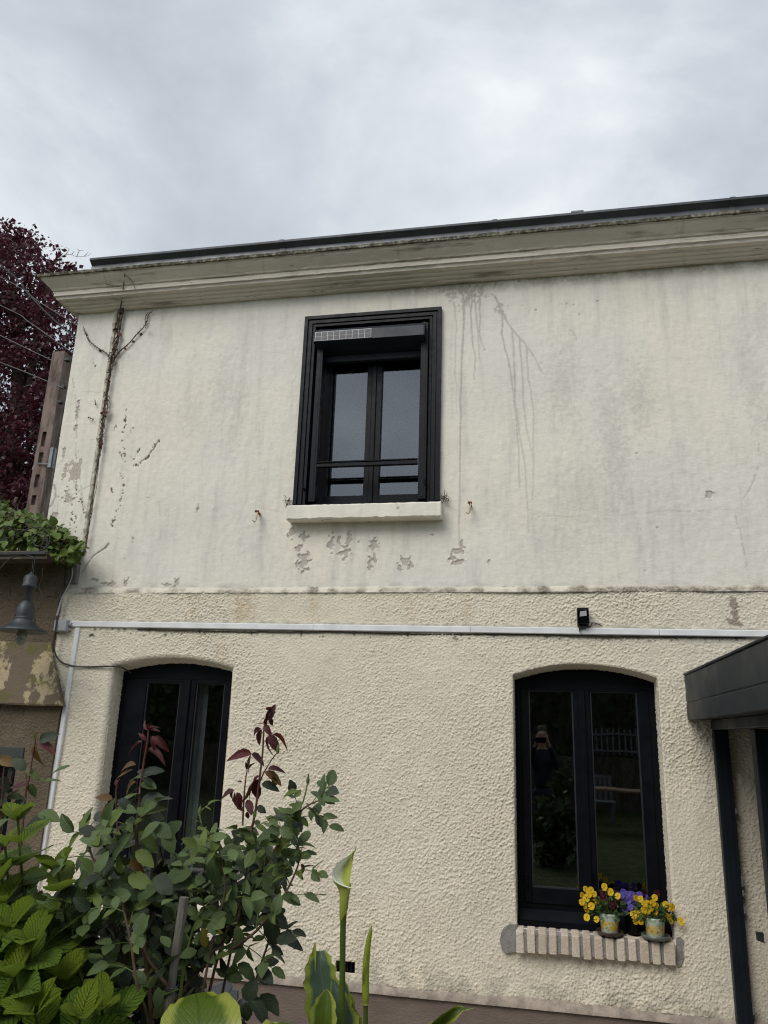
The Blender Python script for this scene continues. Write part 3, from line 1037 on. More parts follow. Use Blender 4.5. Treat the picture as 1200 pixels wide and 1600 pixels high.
    # flaking specks, holes
    for x, y, r_ in ((815, 475, 2), (822, 480, 2), (830, 478, 1.6), (838, 482, 2), (878, 473, 2), (886, 472, 2.4), (896, 474, 2), (905, 489, 2),
                     (934, 468, 2), (940, 466, 1.6), (980, 693, 2), (984, 697, 1.4), (1025, 700, 2.6), (995, 707, 2), (998, 716, 2),
                     (1002, 826, 2), (1027, 823, 2), (887, 865, 2), (1008, 891, 3), (812, 437, 2.4), (1095, 410, 2), (926, 693, 1.4),
                     (535, 858, 1), (345, 670, 1.2), (310, 795, 2.2), (230, 776, 1.2), (206, 840, 2.6), (204, 846, 2), (192, 872, 1.6)):
        p.blob(2, x, y, r_ * 1.1, r_ * 0.8, 0.5, 0.9, 0.7)
    # traces of torn ivy
    r = np.random.default_rng(5)
    for pts in ([(195, 632), (194, 650), (193, 662), (190, 690), (193, 705), (192, 720)], [(180, 664), (176, 672)], [(205, 668), (201, 674)],
                [(192, 750), (188, 775), (183, 795), (176, 812), (172, 820)], [(186, 738), (192, 752)], [(207, 716), (215, 700)],
                [(205, 728), (218, 722), (228, 714), (236, 702), (246, 686)], [(118, 735), (116, 755), (120, 775), (128, 790), (131, 810)],
                [(142, 564), (150, 572), (158, 576)], [(110, 785), (110, 815)], [(116, 800), (114, 830)], [(130, 800), (136, 815)],
                [(185, 705), (190, 716)], [(174, 762), (172, 768)]):
        P = curve_pts([(x, y, 0) for x, y in pts], 4)
        for a_, b_ in zip(P[:-1], P[1:]):
            for k in range(2):
                if r.random() < 0.62:
                    q = a_ + (b_ - a_) * r.random()
                    p.blob(2, q[0] + r.normal(0, 1), q[1] + r.normal(0, 1), r.uniform(0.8, 2), r.uniform(1, 2.8), 0.95, 0.6, 0.35)
    p.line(2, [(246, 686), (238, 700), (228, 712), (216, 722)], 0.007, 0.9, 0.3, 1.0)
    p.line(2, [(168, 848), (155, 860), (142, 868), (134, 880), (124, 896)], 0.007, 0.85, 0.3, 1.2)
    g = p.a[..., 1]
    Yy = Y0 - und + 0.004 * g - 0.006 * np.clip(4 * g * (1 - g), 0, 1) + 0.005 * p.a[..., 2]
    inside = (X > -1.88) & (X < -0.77) & (Z > 3.80) & (Z < 5.48)
    keep = ~(inside[:-1, :-1] & inside[1:, 1:] & inside[1:, :-1] & inside[:-1, 1:])
    grid_mesh('upper_wall', np.stack([X, Yy, Z], -1), keep, M['upper'], house, p.a)
    mb = MB()
    mb.box(2.295, XR, Y0, 0.25, ZLED + 0.04, ZTOP + 0.05)
    mb.build('wall_panel', M['upper'], house)
    # weathered ledge between the storeys
    X, T = np.meshgrid(np.arange(XL, 2.3, 0.008), np.linspace(0, 1, 12))
    n = band_noise(X.shape, 0.008, 0.008, 0.03, 31)
    Yl = -0.010 + 0.036 * T ** 1.5 - 0.0014 * n
    Zl = ZLED - 0.012 + 0.062 * T
    Yl[0] += 0.012
    p = Paint(X, Zl, 0.008)
    right = np.clip((X - 0.15) / 0.4, 0, 1) * np.clip((1.45 - X) / 0.3, 0.25, 1) + 0.25 * np.clip(1 - abs(X + 0.6) / 0.5, 0, 1)
    mid = np.clip(1.15 - abs(T - 0.3) / 0.5, 0, 1)
    p.a[..., 0] = np.clip(mid * (0.35 + 0.9 * right) + 0.15 * p.n1 * mid + 0.4 * p.n2, 0, 1) * 0.9
    stain = np.clip((X - 0.25) / 0.25, 0, 1) * np.clip((1.42 - X) / 0.25, 0, 1) + 0.5 * np.clip(1 - abs(X + 0.75) / 0.45, 0, 1)
    p.a[..., 0] = np.maximum(p.a[..., 0], np.clip(stain * np.clip(1.5 - T * 1.35, 0, 1) * (0.95 + 0.25 * p.n1), 0, 1))
    t = NT('ledge_limewash')
    r_, g_, b_, a_ = t.attr('wear_shade')
    c = t.mix(t.math('MULTIPLY', r_, t.math('ADD', 0.45, t.math('MULTIPLY', 0.55, t.ramp(t.noise(55, 5, 0.75), 0.3, 0.6)))), (0.64, 0.60, 0.51), (0.15, 0.13, 0.10))
    M['ledge'] = t.done(t.pbsdf(c, 0.9, t.bump(t.noise(70, 4, 0.7), 0.7, 0.008), 0.2))
    grid_mesh('ledge', np.stack([X, Yl, Zl], -1), np.ones((11, X.shape[1] - 1), bool), M['ledge'], house, p.a)


upper_wall()


def house_body():
    mb = MB()
    mb.box(-3.97, 1.22, -0.005, 0.2, -0.1, ZP - 0.02)
    mb.box(1.22, XR, -0.005, 0.2, -0.1, ZP - 0.02)
    mb.build('plinth', M['plinth'], house)
    mb = MB()       # rough shoulder of the plinth
    n = 90
    xs = np.linspace(-3.97, XR, n)
    r = np.random.default_rng(3)
    vs, fs = [], []
    for i, x in enumerate(xs):
        j = r.normal(0, 0.004)
        vs += [(x, -0.028 + j * 0.4, ZP - 0.045), (x, -0.026 + j, ZP - 0.012 + j), (x, 0.012, ZP + 0.012 + j)]
    for i in range(n - 1):
        for k in (0, 1):
            fs.append((i * 3 + k, i * 3 + 3 + k, i * 3 + 4 + k, i * 3 + 1 + k))
    mb.add(vs, fs)
    mb.build('plinth_cap', simple('plinth_cap_paint', (0.33, 0.28, 0.235), 0.9, 0.2, 0, 0.25, 14, 0.7, 50), house, True)
    mb = MB()
    mb.box(XL, XL + 0.25, 0.03, 7.0, 0, ZTOP)
    mb.build('side_wall', M['upper'], house)
    mb = MB()
    mb.box(XL, XR, 7.0, 7.2, 0, ZTOP)
    mb.box(XR - 0.25, XR, 0.26, 7.0, 0, ZTOP)
    mb.build('rear_wall', M['upper'], house)
    mb = MB()
    mb.box(XL + 0.25, XR - 0.25, 0.24, 7.0, 2.80, 3.12)
    mb.box(XL + 0.25, XR - 0.25, 0.24, 7.0, ZTOP - 0.06, ZTOP + 0.1)
    mb.box(XL + 0.25, XR - 0.25, 0.24, 7.0, 0.35, 0.42)
    mb.box(-1.2, -1.1, 0.24, 7.0, 0.42, 2.8)
    mb.box(XL + 0.25, XR - 0.25, 3.2, 3.3, 0.42, 2.8)
    mb.box(XL + 0.25, XR - 0.25, 3.2, 3.3, 3.12, ZTOP - 0.06)
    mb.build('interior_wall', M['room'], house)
    # solid core of the front wall round the openings, so that no light leaks past the skin
    mb = MB()
    a, b = 0.06, 0.24
    xs = [(-3.97, OPEN[1]['x0'] - 0.05), (OPEN[1]['x1'] + 0.05, OPEN[0]['x0'] - 0.05), (OPEN[0]['x1'] + 0.05, 1.95)]
    for x0, x1 in xs:
        if x0 < VENT['x0'] < x1:
            mb.box(x0, x1, 0.13, b, ZP, 2.70)
        else:
            mb.box(x0, x1, a, b, ZP, 2.70)
    mb.box(OPEN[0]['x0'] - 0.05, OPEN[0]['x1'] + 0.05, a, b, ZP, 0.80)
    mb.box(OPEN[1]['x0'] - 0.05, OPEN[1]['x1'] + 0.05, a, b, ZP, 0.80)
    mb.box(XL + 0.02, 2.3, a, b, 2.72, 3.78)
    mb.box(XL + 0.02, -1.93, a, b, 3.78, 5.52)
    mb.box(-0.73, 2.3, a, b, 3.78, 5.52)
    mb.box(XL + 0.02, 2.3, a, b, 5.52, ZTOP + 0.04)
    mb.build('wall_core', M['room'], house)
    # cornice: one moulded profile run along the front and returned round the left corner
    prof = [(0.03, 5.742), (-0.030, 5.742), (-0.034, 5.757), (-0.060, 5.760), (-0.064, 5.777), (-0.094, 5.781), (-0.098, 5.797), (-0.140, 5.806),
            (-0.150, 5.833), (-0.163, 5.833), (-0.163, 5.878), (-0.176, 5.882), (-0.184, 5.894), (-0.248, 5.955), (-0.254, 5.972), (-0.262, 5.974)]
    lip = [(-0.262, 5.974), (-0.278, 5.976), (-0.281, 6.000), (-0.15, 6.012), (0.03, 6.03)]

    def run(pr, name, mat, jit):
        xs = list(np.arange(XL, XR, 0.05)) + [XR]
        ys = list(np.arange(0.0, 7.2, 0.4))
        cols = []
        r = np.random.default_rng(8)
        for y in ys[::-1]:
            cols.append([(XL + min(d, 0.25), max(y, 0) - 0, z) if False else (XL + d, y, z) for d, z in pr])
        cols.append([(XL + d, d, z) for d, z in pr])
        for x in xs[1:]:
            cols.append([(x, d + r.normal(0, jit), z + r.normal(0, jit)) for d, z in pr])
        vs = [p for c in cols for p in c]
        n = len(pr)
        fs = [(i * n + k, (i + 1) * n + k, (i + 1) * n + k + 1, i * n + k + 1) for i in range(len(cols) - 1) for k in range(n - 1)]
        mb = MB()
        mb.add(vs, fs)
        o = mb.build(name, mat, house)
        return o
    run(prof, 'cornice', M['cornice'], 0.0009)
    run(lip, 'cornice_lip', M['lip'], 0.0016)
    # zinc upstand gutter standing on the cornice
    gx = at(141, 424, -0.2)[0]
    mb = MB()
    segs = np.linspace(gx, XR, 5)
    for i in range(4):
        x0, x1 = segs[i] + (0.0015 if i else 0), segs[i + 1] - 0.0015
        mb.extrude_x([(-0.205, 6.003), (-0.19, 6.098), (-0.235, 6.132), (-0.237, 6.150), (-0.215, 6.156), (-0.175, 6.14), (-0.165, 6.05), (-0.185, 6.003)], x0, x1)
    for xx in (0.34,):
        mb.box(xx, xx + 0.10, -0.23, -0.18, 6.15, 6.175, 0.006)
    for i in range(1, 4):
        mb.extrude_x([(-0.209, 6.003), (-0.195, 6.098), (-0.240, 6.129), (-0.242, 6.153), (-0.212, 6.160), (-0.17, 6.142), (-0.16, 6.05), (-0.18, 6.003)],
                     segs[i] - 0.02, segs[i] + 0.02)
    mb.build('roof_gutter', M['zinc'], house)
    mb = MB()
    mb.add([(gx, -0.165, 6.08), (XR, -0.165, 6.08), (XR, 3.6, 7.3), (gx, 3.6, 7.3), (gx, 7.3, 6.05), (XR, 7.3, 6.05), (gx, 0.0, 5.95), (XR, 0, 5.95)],
           [(0, 1, 2, 3), (3, 2, 5, 4), (0, 3, 4), (1, 5, 2), (0, 4, 5, 1)])
    mb.build('roof', M['zinc'], house)


house_body()


# ------------------------------------------------------------------ upper window
def upper_window():
    x0, x1, z0, z1 = -1.922, -0.731, 3.815, 5.515
    mb = MB()
    mb.ring(x0, x1, z0, z1, 0.030, -0.020, 0.05, False)
    mb.ring(x0 + 0.030, x1 - 0.030, z0, z1 - 0.030, 0.012, -0.004, 0.05, False)
    mb.ring(x0 + 0.042, x1 - 0.042, z0, z1 - 0.042, 0.028, -0.013, 0.05, False)
    mb.ring(x0 + 0.070, x1 - 0.070, z0, z1 - 0.070, 0.010, 0.002, 0.05, False)
    mb.ring(x0 + 0.080, x1 - 0.080, z0, z1 - 0.080, 0.020, -0.007, 0.05, False)
    # lining of the reveal
    rx0, rx1, rz1 = x0 + 0.100, x1 - 0.100, z1 - 0.100
    mb.box(rx0 - 0.02, rx0, 0.05, 0.22, z0, rz1)
    mb.box(rx1, rx1 + 0.02, 0.05, 0.22, z0, rz1)
    mb.box(rx0 - 0.02, rx1 + 0.02, 0.05, 0.22, rz1, rz1 + 0.02)
    # frame set back in the reveal
    mb.box(rx0 - 0.02, rx1 + 0.02, 0.14, 0.24, z0 - 0.02, z0 + 0.05)
    mb.ring(rx0, rx1, z0 + 0.05, rz1, 0.045, 0.19, 0.245, False)
    # sloped black sub sill
    mb.extrude_x([(-0.034, 3.786), (-0.034, 3.806), (0.14, 3.835), (0.14, 3.786)], x0 - 0.022, x1 + 0.012)
    # old shutter pintles
    for px_, py_ in ((474, 763), (664, 757)):
        q = at(px_, py_, -0.03)
        mb.tube([q + (0, 0.03, 0.0), q + (0, -0.01, 0), q + (0, -0.012, 0.035)], 0.008, 6)
    w = mb.build('window', M['black_paint'], house, label='black upper window with roller shutter box and guard rail')
    # two sashes and their panes
    lx0, lx1 = at(517.3, 650, 0.21)[0], at(573.5, 650, 0.21)[0]
    qx0 = at(597, 650, 0.21)[0]
    qx1 = lx1 + (qx0 - lx1) + (lx1 - lx0) + 0.02
    mid = (lx1 + qx0) / 2
    zb, zt = at(545, 777, 0.21)[2], 5.30
    for a, b, ga, gb in ((rx0 + 0.046, mid - 0.001, lx0, lx1), (mid + 0.001, rx1 - 0.046, qx0, min(qx1, rx1 - 0.09))):
        s = MB()
        y0, y1 = 0.168, 0.218
        s.box(a, ga, y0, y1, z0 + 0.052, rz1 - 0.046, 0.003)
        s.box(gb, b, y0, y1, z0 + 0.052, rz1 - 0.046, 0.003)
        s.box(ga, gb, y0, y1, z0 + 0.052, zb)
        s.box(ga, gb, y0, y1, zt, rz1 - 0.046)
        if a > mid:
            s.box(mid - 0.022, mid + 0.018, 0.156, 0.1675, z0 + 0.054, rz1 - 0.05, 0.004)
        s.build('sash', M['black_paint'], w)
        g = MB()
        g.box(ga - 0.006, gb + 0.006, 0.195, 0.201, zb - 0.006, zt + 0.006)
        g.build('pane', M['glass'], w)
    # guide rails of the roller shutter
    for a, b in ((at(481.5, 780, -0.03)[0], at(492, 780, -0.03)[0]), (at(652.5, 780, -0.03)[0], at(665, 780, -0.03)[0])):
        s = MB()
        s.box(a, b, -0.036, 0.03, z0 + 0.012, 5.37, 0.004)
        s.box(a + 0.018, b - 0.018, -0.039, -0.036, z0 + 0.03, 5.36)
        s.build('guide_rail', M['black_paint'], w)
    # shutter box
    Yb = -0.115
    A, B = at(491.7, 521, Yb), at(661.7, 505.5, Yb)
    zt, zb = (A[2] + B[2]) / 2, (at(491.7, 536, Yb)[2] + at(661.7, 520.5, Yb)[2]) / 2
    s = MB()
    bx0, bx1 = A[0], B[0]
    yb = 0.165
    prof = [(Yb, zb), (Yb, zt), (Yb + 0.03, zt + 0.035), (yb, zt + 0.035), (yb, zb - 0.055), (Yb + 0.065, zb - 0.012)]
    s.extrude_x(prof, bx0, bx1)
    s.box(bx1 + 0.0005, bx1 + 0.010, Yb - 0.003, 0.0, zb - 0.004, zt + 0.03, 0.003)
    s.box(bx0 - 0.010, bx0 - 0.0005, Yb - 0.003, 0.0, zb - 0.004, zt + 0.03, 0.003)
    # rolled slat edge below the box
    s.box(bx0 + 0.02, bx1 - 0.02, 0.075, 0.125, zb - 0.10, zb - 0.04, 0.004)
    s.build('shutter_box', M['box'], w)
    s = MB()
    sx0, sx1 = bx0 + 0.006, at(580.5, 514, Yb)[0]
    s.box(sx0, sx1, Yb - 0.006, Yb - 0.0008, zb + 0.004, zt - 0.003)
    n = 9
    g = 0.004
    cw = (sx1 - sx0 - g * (n + 1)) / n
    ch = (zt - zb - 0.007 - 3 * g) / 2
    s.cur = 1
    for i in range(n):
        for j in (0, 1):
            cx, cz = sx0 + g + i * (cw + g), zb + 0.004 + g + j * (ch + g)
            s.box(cx, cx + cw, Yb - 0.0075, Yb - 0.0062, cz, cz + ch)
    s.build('solar_panel', [M['solar_grid'], M['solar']], w)
    # guard rail across the opening
    zr = (at(497, 728, -0.02)[2] + at(652, 722, -0.02)[2]) / 2
    s = MB()
    s.box(at(492.3, 728, -0.02)[0], at(652.4, 722, -0.02)[0], -0.034, 0.0, zr - 0.018, zr + 0.014, 0.005)
    s.box(at(492.3, 728, -0.02)[0], at(652.4, 722, -0.02)[0], -0.030, -0.006, zr + 0.022, zr + 0.034, 0.003)
    s.build('guard_rail', M['black_paint'], w)
    # white sill
    s = MB()
    a, b = at(448, 800, -0.1), at(688.5, 793, -0.1)
    zt, zb = 3.785, 0.008 + (at(448, 814, -0.1)[2] + at(688, 807, -0.1)[2]) / 2
    n = 44
    r = np.random.default_rng(2)
    vs, fs = [], []
    for i in range(n + 1):
        x = a[0] + (b[0] - a[0]) * i / n
        j = r.normal(0, 0.0025, 4)
        vs += [(x, 0.05, zb), (x, -0.09 + j[0], zb + j[1]), (x, -0.098 + j[0] * 0.6, zb + 0.008 + j[1]), (x, -0.098 + j[2] * 0.6, zt - 0.012),
               (x, -0.088 + j[2] * 0.5, zt - 0.002 + j[3] * 0.5), (x, 0.05, zt)]
    for i in range(n):
        for k in range(5):
            fs.append((i * 6 + k, i * 6 + k + 1, i * 6 + 7 + k, i * 6 + 6 + k))
    fs += [tuple(range(6))[::-1], tuple(range(n * 6, n * 6 + 6))]
    vs = [(v[0], v[1], v[2]) for v in vs]
    s.add(vs, [f[::-1] for f in fs])
    s.build('window_sill', M['sill'], w)


upper_window()


# ------------------------------------------------------------------ ground floor windows
def arched_window(o, label, lp, rp, pane_top, pane_bot, proud):
    """o: opening; lp, rp: x limits of the two panes"""
    y0 = 0.165
    xi0, xi1 = o['x0'] - 0.002, o['x1'] + 0.002
    zb = o['z0'] + 0.025
    zh = o['zs'] - 0.075         # underside of the curved head piece
    f = 0.05
    mb = MB()
    mb.box(xi0 - 0.01, xi0 + f, y0, y0 + 0.07, zb, zh, 0.0)
    mb.box(xi1 - f, xi1 + 0.01, y0, y0 + 0.07, zb, zh, 0.0)
    n = 20
    vs, fs = [], []
    for i in range(n + 1):
        x = xi0 - 0.01 + (xi1 - xi0 + 0.02) * i / n
        za = arch(o, min(max(x, o['x0']), o['x1'])) + 0.005
        for y in (y0, y0 + 0.07):
            vs += [(x, y, zh), (x, y, za)]
    for i in range(n):
        a = i * 4
        fs += [(a, a + 4, a + 5, a + 1), (a + 2, a + 3, a + 7, a + 6), (a, a + 2, a + 6, a + 4), (a + 1, a + 5, a + 7, a + 3)]
    mb.add(vs, fs)
    # bottom rail and weathered sub sill
    mb.box(xi0 + f, xi1 - f, y0, y0 + 0.07, zb + 0.07, zb + 0.105)
    mb.extrude_x([(y0 - 0.105, zb - 0.022), (y0 - 0.105, zb + 0.010), (y0 - 0.09, zb + 0.014), (y0 - 0.022, zb + 0.07), (y0 + 0.07, zb + 0.07), (y0 + 0.07, zb - 0.022)],
                 xi0 + 0.004, xi1 - 0.004)
    w = mb.build('window', M['frame'], house, label=label)
    mid = (lp[1] + rp[0]) / 2
    for a, b, g in ((xi0 + f + 0.001, mid - 0.0006, lp), (mid + 0.0006, xi1 - f - 0.001, rp)):
        s = MB()
        ya, yb = y0 - proud, y0 + 0.05
        z0s, z1s = zb + 0.107, zh - 0.002
        s.box(a, g[0], ya, yb, z0s, z1s, 0.004)
        s.box(g[1], b, ya, yb, z0s, z1s, 0.004)
        s.box(g[0], g[1], ya, yb, z0s, pane_bot)
        s.box(g[0], g[1], ya, yb, pane_top, z1s)
        s.cur = 1
        s.ring(g[0], g[1], pane_bot, pane_top, 0.009, ya + 0.012, yb - 0.02, True)
        s.cur = 0
        if a > mid - 0.01:
            s.box(mid - 0.028, mid + 0.024, ya - 0.016, ya - 0.0005, z0s, z1s, 0.005)
        s.build('sash', [M['frame'], M['gasket']], w)
        q = MB()
        yg = y0 + 0.012
        q.box(g[0] + 0.003, g[1] - 0.003, yg, yg + 0.006, pane_bot + 0.003, pane_top - 0.003)
        q.build('pane', M['glass'], w)
    return w


def lower_windows():
    Y = 0.18
    o = OPEN[0]
    w = arched_window(o, 'arched black window above the brick sill with potted flowers',
                      (at(828, 1200, Y)[0], at(898.5, 1200, Y)[0]), (at(926, 1200, Y)[0], at(1001, 1200, Y)[0]),
                      at(860, 1079, Y)[2], at(868, 1388, Y)[2], 0.012)
    q = at(823, 1379, 0.15)
    mb = MB()
    mb.box(q[0] - 0.012, q[0] + 0.010, 0.135, 0.152, q[2] - 0.03, q[2] + 0.06, 0.004)
    mb.build('hinge', M['frame'], w)
    o = OPEN[1]
    w = arched_window(o, 'arched black window behind the rose bush with deep splayed reveal',
                      (at(226, 1120, Y)[0], at(279, 1120, Y)[0]), (at(304, 1120, Y)[0], at(349, 1120, Y)[0]),
                      at(253, 1066, Y)[2], 1.02, 0.012)
    # curtains inside the left window
    for a, b, yy in ((at(304, 1120, 0.3)[0] - 0.03, at(326, 1120, 0.3)[0], 0.262),):
        s = MB()
        vs, fs = [], []
        n = 26
        for i in range(n):
            x = a + (b - a) * i / (n - 1)
            y = yy + 0.012 * math.sin(i * 0.9)
            vs += [(x, y, 0.6), (x, y, 2.6)]
            if i:
                fs.append((2 * i - 2, 2 * i, 2 * i + 1, 2 * i - 1))
        s.add(vs, fs)
        s.build('curtain', M['curtain'], w, True)


lower_windows()


def brick_sill():
    o = OPEN[0]
    zt, zb = 0.848, 0.722
    xa, xb = -0.185, 0.800
    mb = MB()
    mb.extrude_x([(-0.047, zb + 0.006), (-0.047, zt - 0.010), (0.16, zt + 0.014), (0.16, zb)], xa + 0.01, xb - 0.01)
    bed = mb.build('brick_sill', M['mortar'], house)
    n = 14
    pitch = (xb - xa) / n
    r = np.random.default_rng(4)
    for i in range(n):
        x0 = xa + i * pitch + r.normal(0, 0.0015)
        x1 = x0 + pitch - 0.0205 + r.normal(0, 0.0025)
        if i == n - 1:
            x1 = xb
        yf = -0.060 + r.normal(0, 0.002)
        j = lambda s_=0.0032: r.normal(0, s_)
        c = 0.005
        # cross section with a broken front arris and a slight fall to the front
        prof = [(yf + j(), zb + j()), (yf + j(0.001), zt - 0.012), (yf + c, zt - 0.004), (0.05, zt + 0.006), (0.158, zt + 0.018), (0.158, zb + 0.01)]
        vs = []
        for x in (x0, x0 + c, x1 - c, x1):
            e = c if x in (x0, x1) else 0
            vs += [(x + j(0.0012), y + (e * 0.8 if y < 0 else 0), z - (e * 0.7 if z > 0.8 else -e * 0.5 if y < 0 else 0)) for y, z in prof]
        fs = []
        m = len(prof)
        for k in range(3):
            for q in range(m):
                fs.append((k * m + q, k * m + (q + 1) % m, (k + 1) * m + (q + 1) % m, (k + 1) * m + q))
        fs += [tuple(range(m))[::-1], tuple(range(3 * m, 4 * m))]
        b = MB()
        b.add(vs, fs)
        b.build('brick', M['brick'], bed)
    # cement made good at both ends
    for pts in ([(781, 1470), (784, 1484), (790, 1490), (806, 1487), (806, 1446), (797, 1444), (787, 1450), (783, 1458)],
                [(1057, 1466), (1057, 1508), (1060, 1512), (1065, 1509), (1069, 1495), (1067, 1482), (1069, 1470), (1063, 1464)]):
        q = [at(x, y, -0.02)[[0, 2]] for x, y in pts]
        b = MB()
        b.prism([tuple(v) for v in q][::1], -0.017, 0.03)
        b.build('cement_patch', M['mortar'], house)


brick_sill()


# ------------------------------------------------------------------ things fixed to the house front
def trunking():
    a, b = at(108, 970, -0.03), at(1190, 984.5, -0.03)
    za0, za1 = a[2], b[2]
    hh = 0.047
    t = thing('cable_trunking', (a[0], 0, a[2]), 'long white plastic cable trunking running across the house front', 'cable trunking')
    joints = [a[0], at(489, 980, -0.03)[0], at(735, 980, -0.03)[0], at(1030, 984, -0.03)[0], 2.4]
    zf = lambda x: za0 + (za1 - za0) * (x - a[0]) / (b[0] - a[0])
    for i in range(4):
        x0, x1 = joints[i] + 0.0012, joints[i + 1] - 0.0012
        mb = MB()
        z0, z1 = zf(x0), zf(x1)
        prof = [(0.004, -hh), (-0.022, -hh), (-0.027, -hh + 0.005), (-0.027, -0.005), (-0.022, 0), (0.004, 0)]
        vs = [(x0, y, z0 + z) for y, z in prof] + [(x1, y, z1 + z) for y, z in prof]
        n = 6
        fs = [(k, n + k, n + (k + 1) % n, (k + 1) % n) for k in range(n)] + [tuple(range(n)), tuple(range(n, 2 * n))[::-1]]
        mb.add(vs, [f[::-1] for f in fs])
        mb.build('trunking_length', M['pvc'], t)
    # rendered-over fillet along the top edge, broken in places
    mb = MB()
    r = np.random.default_rng(6)
    xs = np.linspace(a[0] + 0.1, 1.9, 160)
    vs, fs = [], []
    for i, x in enumerate(xs):
        h = 0.016 + r.normal(0, 0.003)
        vs += [(x, -0.016, zf(x) + 0.001), (x, -0.013, zf(x) + h * 0.7), (x, 0.003, zf(x) + h + 0.004)]
        if i:
            for k in (0, 1):
                fs.append((3 * i - 3 + k, 3 * i + k, 3 * i + 1 + k, 3 * i - 2 + k))
    mb.add(vs, fs)
    mb.build('sealing_fillet', simple('grey_sealant', (0.40, 0.38, 0.31), 0.9, 0.2, 0, 0.3, 14, 0.5, 40), t, True)
    # vertical drop
    p0, p1 = at(121.5, 981, -0.02), at(68, 1318, -0.02)
    d = thing('cable_duct', (p1[0], -0.02, p1[2]), 'narrow white cable duct slanting down beside the left window', 'cable duct')
    mb = MB()
    w = 0.020
    vs, fs = [], []
    top, bot = p0, p1 + (p1 - p0) * 0.75
    prof = [(-w, 0.004), (-w, -0.022), (-w + 0.004, -0.026), (w - 0.004, -0.026), (w, -0.022), (w, 0.004)]
    vs = [(bot[0] + u, y, bot[2]) for u, y in prof] + [(top[0] + u, y, top[2]) for u, y in prof]
    fs = [(k, (k + 1) % 6, 6 + (k + 1) % 6, 6 + k) for k in range(6)] + [tuple(range(6))[::-1], tuple(range(6, 12))]
    mb.add(vs, fs)
    mb.build('duct', M['pvc'], d)
    # junction box
    q0, q1 = at(85.5, 968, -0.06), at(103.5, 986.5, -0.06)
    j = thing('junction_box', (q0[0], -0.06, q1[2]), 'small square grey junction box at the left end of the white trunking', 'junction box')
    mb = MB()
    mb.box(q0[0], q1[0], -0.06, 0.0, q1[2], q0[2], 0.006)
    mb.build('box', M['pvc_dark'], j)
    mb = MB()
    mb.box(q0[0] + 0.004, q1[0] - 0.004, -0.066, -0.0605, q1[2] + 0.004, q0[2] - 0.004, 0.003)
    mb.build('lid', M['pvc_dark'], j)
    mb = MB()
    zc = (q0[2] + q1[2]) / 2
    mb.tube([(q1[0] - 0.002, -0.03, zc + 0.012), (q1[0] + 0.022, -0.03, zc + 0.012)], 0.016, 10)
    mb.tube([(q1[0] - 0.002, -0.03, zc - 0.03), (q1[0] + 0.016, -0.03, zc - 0.03)], 0.010, 8)
    mb.build('cable_gland', M['pvc_dark'], j)


trunking()


def cables():
    mb = MB()
    r = np.random.default_rng(1)
    pts = []
    for i in range(120):
        x = 215 + (1165 - 215) * i / 119
        y = 984.5 + (x - 215) / 950 * 12.5 + 0.8 * math.sin(x * 0.021) + r.normal(0, 0.25)
        pts.append(at(x, y, -0.009))
    mb.tube(pts, 0.0042, 5)
    o = tag(mb.build('wall_cable', M['cable']), 'thin dark cable clipped to the wall just under the white trunking', 'cable')
    for x in (232, 311, 392, 470, 552, 636, 720, 771, 852, 950, 1057):
        y = 984.5 + (x - 215) / 950 * 12.5 + 0.8 * math.sin(x * 0.021)
        q = at(x, y, -0.012)
        c = MB()
        c.box(q[0] - 0.006, q[0] + 0.006, -0.017, 0.002, q[2] - 0.011, q[2] + 0.007, 0.003)
        c.build('cable_clip', M['cable'], o)
    # black lead from the neighbour's coping down to the left window
    P = [(110, 880, -0.03), (111, 900, -0.05), (100, 925, -0.06), (91, 945, -0.06), (88, 975, -0.075), (83.5, 1003, -0.075), (86, 1020, -0.05), (94, 1033, -0.03),
         (112, 1040, -0.03), (140, 1042, -0.022), (172, 1041, -0.02), (190, 1043, 0.03), (205, 1052, 0.12)]
    mb = MB()
    mb.tube(curve_pts([at(*p) for p in P], 5), 0.0065, 6)
    o = tag(mb.build('power_cable', M['cable']), 'black cable hanging past the junction box into the left window', 'cable')
    mb = MB()
    mb.tube(curve_pts([at(x, y, Y) for x, y, Y in ((108, 882, -0.02), (113, 893, -0.04), (108, 912, -0.05), (97, 935, -0.06), (89, 962, -0.07))], 4), 0.0075, 6)
    tag(mb.build('grey_cable', M['pvc_dark']), 'grey cable curving from the ivy down to the junction box', 'cable')


cables()


